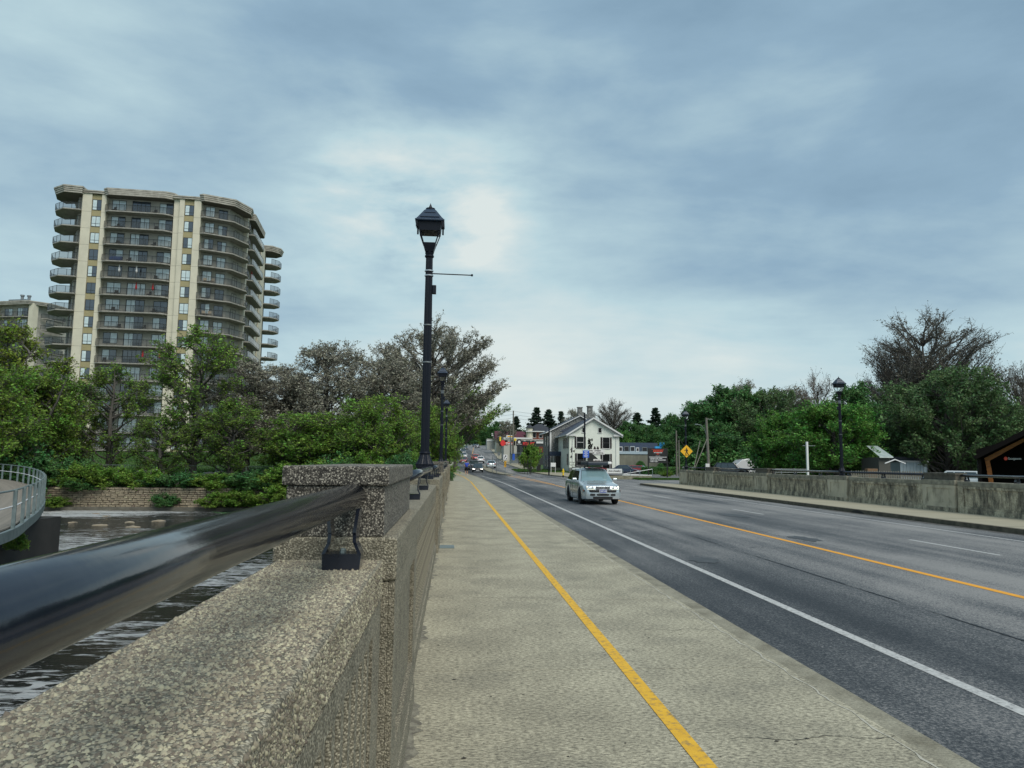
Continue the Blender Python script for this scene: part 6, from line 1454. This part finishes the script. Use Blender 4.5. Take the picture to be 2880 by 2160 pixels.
def grow(name, seed, H, Rr, base, nb, nsec, ntw, nleaf, lsize, shape='oval', wood=m_bark, leafm=None, tw_r=.014, twl=.9, clump=.33, r0=.24, stems=1, shell=.55):
    r = np.random.default_rng(seed)
    hz = (H-base)/2; cz = base+hz
    C_ = []
    while len(C_) < nb:
        v = r.normal(size=3); v /= np.linalg.norm(v); q = r.uniform(shell, 1)
        p = v*q
        zz = p[2]
        wz = 1.0
        if shape == 'cone': wz = (1-zz)/2*1.1+.05
        if shape == 'egg': wz = 1.12-.35*(zz+1)/2*1.0
        if shape == 'spread': wz = .75+.45*(zz+1)/2
        p = np.array([p[0]*Rr*wz, p[1]*Rr*wz, cz+zz*hz])
        rad = Rr*clump*r.uniform(.6, 1.25)
        p[:2] *= max(.2, 1-rad/Rr*.6); p[2] = min(p[2], H-rad*.75); p[2] = max(p[2], base+rad*.35)
        if all(np.linalg.norm((p-c[0])/1.0) > .42*(rad+c[1]) for c in C_) or r.random() < .06: C_.append((p, rad))
    big = ([], [], [], []); sm = ([], [], [], [])
    def add(L, a, b, ra, rb): L[0].append(a); L[1].append(b); L[2].append(ra); L[3].append(rb)
    tps = []
    for s_ in range(stems):
        lean = r.normal(size=2)*Rr*(.06 if stems == 1 else .3); tp = []
        n = 9
        for i in range(n+1):
            t = i/n; tp.append(np.array([lean[0]*t**1.4+r.normal()*.06*t*H/10, lean[1]*t**1.4+r.normal()*.06*t*H/10, H*.86*t]))
            if s_: tp[-1][:2] += r.normal(size=2)*.02
        rr_ = r0/math.sqrt(stems)
        for i in range(n): add(big, tp[i], tp[i+1], rr_*(1-i/n)**.8+.02+(.12*rr_*3 if i == 0 else 0), rr_*(1-(i+1)/n)**.8+.02)
        tps.append(tp)
    tw0, tw1, twr = [], [], []
    for (c, rad) in C_:
        tp = tps[r.integers(stems)]
        zs = min(H*.8, max(base*.55, c[2]-np.linalg.norm(c[:2])*r.uniform(.6, 1.1)-rad*.3)); i = min(8, int(zs/(H*.86)*9)); f_ = zs/(H*.86)*9-i
        s0 = tp[i]*(1-f_)+tp[i+1]*f_
        m_ = (s0+c)/2+np.array([0, 0, -.08*np.linalg.norm(c-s0)])+r.normal(size=3)*.12*np.linalg.norm(c-s0)*.6
        n = 6; L = np.linalg.norm(c-s0); pts = [s0*(1-t)**2+2*m_*t*(1-t)+c*t*t+r.normal(size=3)*.02*L for t in np.linspace(0, 1, n+1)]; pts[0] = s0
        lr = r0*.36*(.6+.6*rad/(Rr*clump))
        rs = [lr*(1-.78*t) for t in np.linspace(0, 1, n+1)]
        for i in range(n): add(big, pts[i], pts[i+1], rs[i], rs[i+1])
        for q in range(nsec):
            t = r.uniform(.45, 1); i = min(n-1, int(t*n)); a = pts[i]
            v = r.normal(size=3); v /= np.linalg.norm(v); v[2] = v[2]*.8+.2; e = c+v*rad*r.uniform(.55, 1.0)*np.array([1, 1, .85])
            mid = (a+e)/2+r.normal(size=3)*rad*.12
            w_ = lr*.26
            add(sm, a, mid, w_, w_*.6); add(sm, mid, e, w_*.6, max(tw_r*.8, w_*.25))
            for k in range(ntw):
                t2 = r.uniform(.25, 1); st = (a*(1-2*t2)+mid*2*t2) if t2 < .5 else (mid*(2-2*t2)+e*(2*t2-1))
                dv = r.normal(size=3); dv /= np.linalg.norm(dv); dv = dv+(e-a)/max(.3, np.linalg.norm(e-a))*.7; dv[2] += .15
                en = st+dv*twl*r.uniform(.4, 1)*.7
                tw0.append(st); tw1.append(en); twr.append(tw_r)
    tw0, tw1 = np.array(tw0), np.array(tw1); twr = np.array(twr)
    # forked twig tips
    n = len(tw0); fk0 = tw0+(tw1-tw0)*r.uniform(.3, .8, (n, 1)); fk1 = fk0+r.normal(size=(n, 3))*twl*.28
    V1, F1 = segs_mesh(*big, k=6); V2, F2 = segs_mesh(*sm, k=4)
    V3, F3 = segs_mesh(np.concatenate([tw0, fk0]), np.concatenate([tw1, fk1]), np.concatenate([twr, twr*.8]), np.concatenate([twr*.5, twr*.4]), 3)
    V = np.concatenate([V1, V2, V3]); F = np.concatenate([F1, F2+len(V1), F3+len(V1)+len(V2)])
    nl = nleaf; idx = r.integers(0, 2*n, nl); A = np.concatenate([tw0, fk0])[idx]; B = np.concatenate([tw1, fk1])[idx]
    c = A+(B-A)*r.uniform(.35, 1.1, (nl, 1))+r.normal(size=(nl, 3))*lsize*.9
    LV, LF = leaf_mesh(c, lsize, r, .2)
    zs_ = H/np.percentile(LV[:, 2], 99.9); rs_ = Rr/np.percentile(np.abs(LV[:, :2]), 99.3)
    for A_ in (V, LV): A_[:, 2] *= zs_; A_[:, :2] *= rs_
    wo = nbuild('trunk', V, F, wood); lo = nbuild('crown', LV, LF, leafm)
    C.objects.unlink(wo); C.objects.unlink(lo)
    VAR[name] = (wo.data, lo.data, H, Rr)
def conifer(name, seed, H, Rr, leafm):
    r = np.random.default_rng(seed); S0, S1, r0_, r1_ = [], [], [], []
    for i in range(10): S0.append([0, 0, H*i/10]); S1.append([0, 0, H*(i+1)/10]); r0_.append(.2*(1-i/10)+.02); r1_.append(.2*(1-(i+1)/10)+.015)
    cs = []; z = H*.12
    while z < H*.985:
        t = (z/H-.12)/.88; rad = Rr*(1-t)**.8*r.uniform(.7, 1.1)+.12
        for k in range(r.integers(4, 7)):
            a = r.uniform(0, 6.28); L = rad*r.uniform(.55, 1.1); e = np.array([math.cos(a)*L, math.sin(a)*L, z+L*.12-.1])
            S0.append([0, 0, z]); S1.append(e); r0_.append(.05); r1_.append(.012)
            m = int(170*max(.35, L/Rr))
            tt = r.uniform(.2, 1.05, m)[:, None]; cc = np.array([0, 0, z])*(1-tt)+e*tt+r.normal(size=(m, 3))*np.array([.3, .3, .16])*max(.5, L*.4)
            cs.append(cc)
        z += H*.024*r.uniform(.6, 1.4)
    V, F = segs_mesh(S0, S1, r0_, r1_, 4); c = np.concatenate(cs); LV, LF = leaf_mesh(c, .24, r, .3)
    wo = nbuild('trunk', V, F, m_bark); lo = nbuild('crown', LV, LF, leafm); C.objects.unlink(wo); C.objects.unlink(lo); VAR[name] = (wo.data, lo.data, H, Rr)
def leafmat(n, a, b, isl=.35): return mat(n, a, .6, col2=b, nscale=.55, ndet=3, contrast=1.3, island=isl, trans=.22, spec=.3)
l_grey = leafmat('brown_spring_buds', (.27, .27, .20), (.31, .295, .24)); l_yel = leafmat('yellow_green_leaves', (.24, .30, .035), (.14, .22, .03), .55)
l_mid = leafmat('fresh_green_leaves', (.11, .23, .03), (.20, .29, .045), .6); l_dense = leafmat('bright_green_leaves', (.07, .21, .035), (.15, .29, .05), .55)
l_dark = leafmat('dark_green_leaves', (.055, .165, .05), (.11, .22, .06), .55); l_olive = leafmat('dull_green_leaves', (.08, .15, .055), (.13, .20, .075), .45)
l_con = leafmat('conifer_needles', (.02, .045, .027), (.035, .065, .035), .3); l_dkb = leafmat('dark_brown_buds', (.12, .115, .09), (.15, .135, .10))
grow('greyA', 1, 14, 5.0, 2.2, 50, 8, 8, 26000, .095, 'egg', leafm=l_grey, tw_r=.016)
grow('greyB', 2, 16, 6.0, 2.5, 64, 8, 8, 32000, .10, 'egg', leafm=l_grey, tw_r=.016)
grow('overhang', 22, 15, 8.5, 6.0, 60, 8, 8, 26000, .13, 'oval', leafm=l_mid, tw_r=.016, clump=.2, r0=.3)
grow('greyBig', 12, 20, 9.2, 5.2, 130, 7, 8, 70000, .10, 'oval', leafm=l_grey, tw_r=.017, clump=.17, r0=.36)
grow('airyA', 3, 13, 4.4, 1.6, 34, 8, 7, 14000, .08, 'egg', leafm=l_mid, tw_r=.015, clump=.22)
grow('airyB', 4, 12, 4.6, 1.0, 44, 9, 8, 30000, .085, 'oval', leafm=l_yel, tw_r=.017, stems=4, clump=.24)
grow('greenA', 5, 10, 4.6, .6, 44, 9, 7, 36000, .09, 'egg', leafm=l_mid, tw_r=.015, stems=2)
grow('denseA', 6, 10, 5.0, .8, 46, 9, 8, 56000, .11, 'oval', leafm=l_dense, tw_r=.014, clump=.34)
grow('denseB', 7, 10, 4.8, .8, 42, 9, 8, 50000, .11, 'egg', leafm=l_dense, tw_r=.014, clump=.36)
grow('darkA', 8, 13, 6.0, .8, 50, 9, 7, 56000, .13, 'egg', leafm=l_dark, tw_r=.015)
grow('oliveA', 9, 12, 7.0, .6, 70, 8, 8, 80000, .11, 'egg', leafm=l_olive, tw_r=.016, clump=.28)
grow('bareA', 10, 17, 7.2, 4.5, 120, 7, 7, 18000, .08, 'oval', leafm=l_dkb, tw_r=.015, clump=.18, r0=.36, twl=1.0)
grow('bareB', 13, 10, 4.0, 2.5, 16, 9, 6, 1500, .07, 'spread', wood=mat('pale_bark', (.12, .10, .085), .9), leafm=l_dkb, tw_r=.016, twl=1.0)
grow('shrubA', 14, 3.2, 2.3, .1, 16, 7, 6, 14000, .07, 'oval', leafm=l_mid, tw_r=.010, stems=3, clump=.4, r0=.08, twl=.5)
grow('shrubB', 15, 3.0, 2.2, .1, 16, 7, 6, 14000, .07, 'oval', leafm=l_dark, tw_r=.010, stems=3, clump=.4, r0=.08, twl=.5)
grow('ball', 16, 3.4, 2.1, .7, 22, 8, 7, 11000, .085, 'oval', leafm=l_mid, tw_r=.009, clump=.36, r0=.09, twl=.4)
conifer('conA', 17, 16, 4.4, l_con); conifer('conB', 18, 14, 4.0, l_con)
def tree(var, px, top, Y, wpx, label, nm='tree', cat='tree', group=None, gz=None, rz=None, lean=0):
    wd, ld, H, Rr = VAR[var]; b = at(px, top, Y); gz = terrain(b.x, Y)-.15 if gz is None else gz
    depth = (Vector((b.x, Y, b.z))-EYE).dot(MC @ Vector((0, 0, -1)))
    s = (wpx/FPX*depth/2)/Rr; h = (b.z-gz)/H
    o = thing(nm, label, cat, (b.x, Y, gz), random.uniform(0, 6.28) if rz is None else rz, group); o.scale = (s, s, h)
    for n_, d_ in (('trunk', wd), ('crown', ld)):
        q = bpy.data.objects.new(n_, d_); C.objects.link(q); q.parent = o
    return o
GL = 'trees along the far river bank'
tree('airyB', 35, 905, 74, 330, 'large yellow green tree at the far left edge, with many thin stems', group=GL)
tree('greenA', 100, 1035, 71, 280, 'leafy green tree low at the left behind the footbridge', group=GL)
tree('greenA', -60, 1010, 62, 330, 'dense green tree cut by the left edge of the photo', group=GL, gz=-1)
tree('airyB', 190, 1100, 80, 180, 'yellow green tree between the left edge trees and the tower', group=GL)
tree('airyA', 325, 1022, 78, 240, 'green tree hiding the foot of the tower, left of the slender dark trunk', group=GL)
tree('airyA', 565, 918, 76, 300, 'tall airy tree with a dark upright trunk in front of the tower', group=GL)
tree('airyA', 460, 1170, 72, 200, 'light green tree below the left side of the tall airy tree', group=GL)
tree('greyA', 705, 1012, 82, 280, 'grey brown budding tree at the right foot of the tower', group=GL)
tree('airyA', 655, 1130, 73, 230, 'green leaved tree in front of the grey tree at the tower foot', group=GL)
tree('greyB', 925, 962, 84, 280, 'tall grey budding tree right of the tower with a pointed crown', group=GL)
tree('greyA', 820, 1025, 88, 240, 'grey budding tree directly right of the tower', group=GL)
tree('greenA', 880, 1160, 74, 290, 'green tree under the pointed grey tree', group=GL)
tree('greyA', 1085, 1000, 90, 250, 'grey tree left of the nearest street lamp', group=GL)
tree('greenA', 1060, 1112, 72, 230, 'bright green bushy tree just left of the nearest street lamp', group=GL)
tree('greyBig', 1224, 912, 108, 325, 'biggest grey tree, behind the second street lamp, spreading over the road')
tree('greenA', 1225, 1140, 84, 160, 'green tree at the foot of the second street lamp', group=GL)
tree('overhang', 1285, 1075, 132, 250, 'green branches of the tree overhanging the road below the big grey tree', group=GL)
GS = 'shrubs on the stone river wall'
rr = random.Random(21)
XS_ = [175, 255, 330, 30, 130, 420, 500, 575, 650, 720, 800, 880, 960, 1040, 610, 470, 690, 780, 1120, 1175, 150, 240]
ORD = ['first', 'second', 'third', 'fourth', 'fifth', 'sixth', 'seventh', 'eighth', 'ninth', 'tenth', 'eleventh', 'twelfth', 'thirteenth', 'fourteenth', 'fifteenth', 'sixteenth', 'seventeenth', 'eighteenth', 'nineteenth', 'twentieth', 'twenty first', 'twenty second']
SHL = [('light green' if i % 3 else 'dark green')+' shrub on the river wall, '+ORD[sorted(XS_).index(x)]+' counted from the footbridge' for i, x in enumerate(XS_)]
for i, (px, top, Y, w) in enumerate(((175, 1285, 68, 150), (255, 1300, 67.6, 170), (330, 1312, 67.3, 150), (30, 1230, 66, 260), (130, 1330, 66.9, 120), (420, 1318, 67.2, 140), (500, 1326, 67.2, 150), (575, 1330, 67, 130), (650, 1330, 67.2, 150), (720, 1322, 67.2, 160), (800, 1300, 67.4, 180),
        (880, 1290, 67.6, 180), (960, 1272, 68, 170), (1040, 1265, 68, 160), (610, 1380, 66.0, 110), (470, 1385, 66, 80), (690, 1375, 66, 140), (780, 1360, 66, 150), (1120, 1270, 68.5, 130), (1175, 1270, 70, 120), (150, 1395, 65.6, 100), (240, 1345, 66.8, 120))):
    tree('shrubA' if i % 3 else 'shrubB', px, top, Y, w, SHL[i], 'shrub', 'shrub', GS, gz=(-2.6 if Y < 66.2 else -1.3))
tree('shrubB', 700, 1440, 64.5, 190, 'dark low shrub growing at the foot of the river wall near the parapet', 'shrub', 'shrub', gz=-2.9)
tree('shrubA', 45, 1500, 28.9, 75, 'small weedy plant on the ledge of the footbridge pier', 'shrub', 'shrub', gz=-1.8)
tree('shrubB', 1268, 1322, 63.2, 22, 'small dark bush at the end of the left parapet', 'shrub', 'shrub', gz=-.1)
# along the road and beyond
GR = 'trees lining the road up the hill'
RDL = ['nearest and rightmost dark tree at the left side of the uphill road', 'dark tree behind the nearest rightmost roadside tree', 'light green tree in the middle of the roadside row', 'large dark tree closing the view above the hill road', 'light green roadside tree directly right of the lamp posts', 'farther dark tree in the gap above the road', 'farthest small dark tree beside the hill crest']
for ti, (px, top, Y, w, v) in enumerate(((1418, 1205, 300, 60, 'darkA'), (1402, 1185, 350, 60, 'darkA'), (1335, 1185, 520, 60, 'greenA'), (1300, 1175, 500, 90, 'darkA'), (1225, 1160, 210, 110, 'greenA'), (1355, 1195, 560, 60, 'darkA'), (1378, 1200, 480, 60, 'darkA'))):
    tree(v, px, top, Y, w, RDL[ti], group=GR)
tree('greyA', 1425, 1182, 250, 60, 'budding tree left of the tall far utility pole')
tree('conB', 1452, 1170, 262, 70, 'dark conifer right beside the tall far utility pole')
GCN = 'dark conifers on the skyline'
tree('conA', 1509, 1144, 230, 100, 'tallest skyline conifer, leftmost of the three behind the stone building', group=GCN)
tree('conB', 1543, 1151, 232, 96, 'middle one of the three skyline conifers', group=GCN)
tree('conA', 1578, 1155, 236, 84, 'rightmost of the three skyline conifers, beside the roof slope', group=GCN)
tree('greyA', 1614, 1150, 228, 60, 'budding tree between the conifers and the chimneys', group=None)
tree('bareA', 1722, 1122, 175, 112, 'round topped bare tree behind the gabled house')
tree('denseB', 1752, 1215, 150, 70, 'bright green tree behind the right slope of the gabled house')
tree('conB', 1792, 1160, 185, 105, 'dark conifer right of the bare round tree', group=GCN)
tree('darkA', 1768, 1185, 165, 90, 'dark leafy tree behind the gabled house eave')
tree('conA', 1843, 1145, 190, 105, 'dark pointed conifer above the automotive sign', group=GCN)
tree('darkA', 1820, 1195, 160, 100, 'dark green tree behind the low concrete building')
tree('darkA', 1885, 1165, 170, 80, 'dark green tree left of the far right lamp')
tree('darkA', 1905, 1215, 130, 90, 'dark green tree behind the two pale poles')
tree('ball', 1491, 1249, 110, 62, 'small round street tree on the right pavement before the shop')
GM = 'dense green trees behind the right parapet'
tree('darkA', 1965, 1130, 118, 150, 'dark green tree behind the far right lamp', group=GM)
tree('darkA', 2050, 1088, 116, 230, 'tall dark green tree above the utility pole', group=GM)
tree('oliveA', 2150, 1092, 112, 240, 'broad green tree left of the bare snag', group=GM)
tree('darkA', 2010, 1190, 108, 150, 'dark low tree behind the wooden utility pole', group=GM)
tree('greyA', 2090, 1070, 124, 120, 'budding grey crown rising behind the dark green trees')
tree('greyA', 2225, 1085, 125, 150, 'budding grey tree left of the bare snag')
tree('denseB', 2195, 1158, 82, 180, 'bright green tree left of the white post', group=GM)
tree('denseA', 2345, 1128, 72, 250, 'rounded bright green tree behind the right hand lamp', group=GM)
tree('darkA', 2395, 1078, 90, 170, 'dark green tree behind the rounded bright one', group=GM)
tree('bareB', 2290, 1032, 96, 150, 'gnarled pale bare tree rising above the green trees')
tree('bareA', 2610, 872, 96, 330, 'tallest bare tree at the right with a wide open crown')
tree('bareA', 2530, 960, 99, 200, 'shorter bare tree leaning left beside the tallest bare tree')
tree('oliveA', 2650, 1030, 74, 350, 'wide dull green tree in front of the tallest bare tree', group=GM)
tree('oliveA', 2790, 1120, 78, 240, 'dull green tree above the dark timber hall', group=GM)
tree('darkA', 2480, 1130, 84, 150, 'dark green tree over the small cottage', group=GM)
tree('darkA', 2560, 1180, 82, 200, 'dark tree behind the pale shed', group=GM)
tree('bareA', 2862, 1022, 90, 160, 'bare tree cut by the right edge of the photo')
tree('darkA', 2960, 1150, 88, 240, 'dark green tree beyond the right edge behind the timber hall', group=GM)
# clipped domes and hedge by the low building
for px, top, Y, w, lab in ((1801, 1296, 112, 36, 'left clipped dome bush before the low grey building'), (1858, 1302, 110, 28, 'right clipped dome bush seen through the sign posts')):
    b = at(px, top, Y); rad = w/FPX*Y/2; gz = .1; hh = b.z-gz; n = 9000; r = np.random.default_rng(px)
    o = thing('clipped_bush', lab, 'bush', (b.x, Y, gz), 0, 'clipped dome bushes')
    v = r.normal(size=(n, 3)); v /= np.linalg.norm(v, axis=1, keepdims=True); v[:, 2] = np.abs(v[:, 2]); q = r.uniform(.86, 1, (n, 1)); c = v*q*np.array([rad, rad, hh])
    LV, LF = leaf_mesh(c, .06, r); nbuild('foliage', LV, LF, l_dark, o)
    MB().lathe([(rad*.9, 0), (rad*.82, hh*.4), (rad*.5, hh*.75), (.05, hh*.88)], 16).build('inner_twigs', m_twig, o)
b0, b1 = at(1808, 1330, 100), at(1908, 1330, 100)
n = 12000; r = np.random.default_rng(4); c = np.stack([r.uniform(0, b1.x-b0.x, n), r.uniform(0, 1.2, n), r.uniform(0, 1, n)**.6*(.9+.25*np.sin(r.uniform(0, 9, n)))], 1)
hg = thing('hedge', 'low dark hedge behind the automotive sign posts', 'hedge', (b0.x, 100, .05)); LV, LF = leaf_mesh(c, .08, r); nbuild('foliage', LV, LF, l_dark, hg)
b = at(1830, 1340, 90); 
tree('shrubA', 1870, 1322, 90, 50, 'light green low shrub between the posts of the automotive sign', 'shrub', 'shrub', gz=0)
# grass verge by the sign and other grass tufts: stuff
def grass(name, x0, x1, y0, y1, n, h, m, zf, seed=0):
    r = np.random.default_rng(seed); x = r.uniform(x0, x1, n); y = r.uniform(y0, y1, n); z = np.array([zf(a, b_) for a, b_ in zip(x, y)])
    a = r.uniform(0, 6.28, n); hh = h*r.uniform(.5, 1.2, n); w_ = h*.16
    V = np.stack([np.stack([x-np.cos(a)*w_, y-np.sin(a)*w_, z], 1), np.stack([x+np.cos(a)*w_, y+np.sin(a)*w_, z], 1), np.stack([x+r.normal(0, h*.3, n), y+r.normal(0, h*.3, n), z+hh], 1)], 1).reshape(-1, 3)
    return nbuild(name, V, np.arange(3*n).reshape(n, 3), m, kind='stuff')
m_blade = mat('grass_blades', (.05, .12, .015), .8, island=.5, trans=.3)
v0, v1 = at(1795, 1345, 77.5), at(1912, 1345, 77.5)
tag(grass('grass_verge', v0.x, v1.x+2, 77.2, 80, 9000, .16, m_blade, lambda a, b_: -.06, 1), 'strip of green grass at the foot of the automotive sign', 'grass')
MB().box(v0.x, v1.x+3, 77.1, 80.2, -.3, -.05).build('verge_soil', m_grass)['kind'] = 'structure'
def bz(a, b_): return terrain(a, b_)
tag(grass('bank_grass', -60, -2, 66.6, 92, 60000, .32, m_blade, bz, 2), 'rough green grass on the bank above the stone wall', 'grass')
tag(grass('lawn_grass', -75, -8, 92, 122, 22000, .28, m_blade, bz, 3), 'lawn in front of the apartment tower', 'grass')
tag(grass('street_grass', 10.0, 19, 112, 128, 5000, .2, m_blade, lambda a, b_: prof(b_)+.02, 5), 'small lawn patches by the right pavement', 'grass')
# far woods that read as one mass
def woods(name, pts, n, size, m, seed, lab):
    r = np.random.default_rng(seed); c = []
    for (x, y, zt_, rad) in pts:
        k = int(n*rad*rad/sum(p[3]**2 for p in pts)); v = r.normal(size=(k, 3)); v /= np.linalg.norm(v, axis=1, keepdims=True)
        gz = terrain(x, y); h = (zt_-gz)/2
        c.append(v*r.uniform(.6, 1, (k, 1))*np.array([rad, rad*.7, h])+np.array([x, y, gz+h]))
    c = np.concatenate(c); LV, LF = leaf_mesh(c, size, r); o = nbuild(name, LV, LF, m, kind='stuff'); return tag(o, lab, 'woods')
P1, P2 = [], []
rr = random.Random(31)
px = 1500
while px < 3300:
    Y = rr.uniform(250, 330); b = at(px, 1235-12*rr.random()*2-(20 if px > 1900 else 0), Y); P1.append((b.x, Y, b.z, rr.uniform(7, 12))); px += 28
px = -500
while px < 1225:
    Y = rr.uniform(230, 300); b = at(px, 1215+rr.uniform(-15, 15), Y); P2.append((b.x, Y, b.z, rr.uniform(6, 10))); px += 30
for px in range(1225, 1520, 22):
    b = at(px, 1205+rr.uniform(-10, 10), 660); P1.append((b.x, 660, b.z, rr.uniform(9, 13)))
woods('far_woods', P1, 60000, .5, l_dark, 8, 'dark mass of far trees on the skyline right of the road'); woods('far_woods', P2, 60000, .5, l_olive, 9, 'hazy mass of far trees behind the river bank on the left')
for px in range(1940, 3100, 60):
    pass
# low undergrowth behind the right parapet
P3 = []
for px in range(1930, 3150, 26):
    Y = rr.uniform(101, 112) if px < 2160 else rr.uniform(84, 100); b = at(px, 1262+rr.uniform(-14, 10), Y); P3.append((b.x, Y, b.z, rr.uniform(1.8, 2.8)))
woods('undergrowth', P3, 50000, .2, l_dark, 10, 'dark undergrowth beneath the trees behind the right parapet')
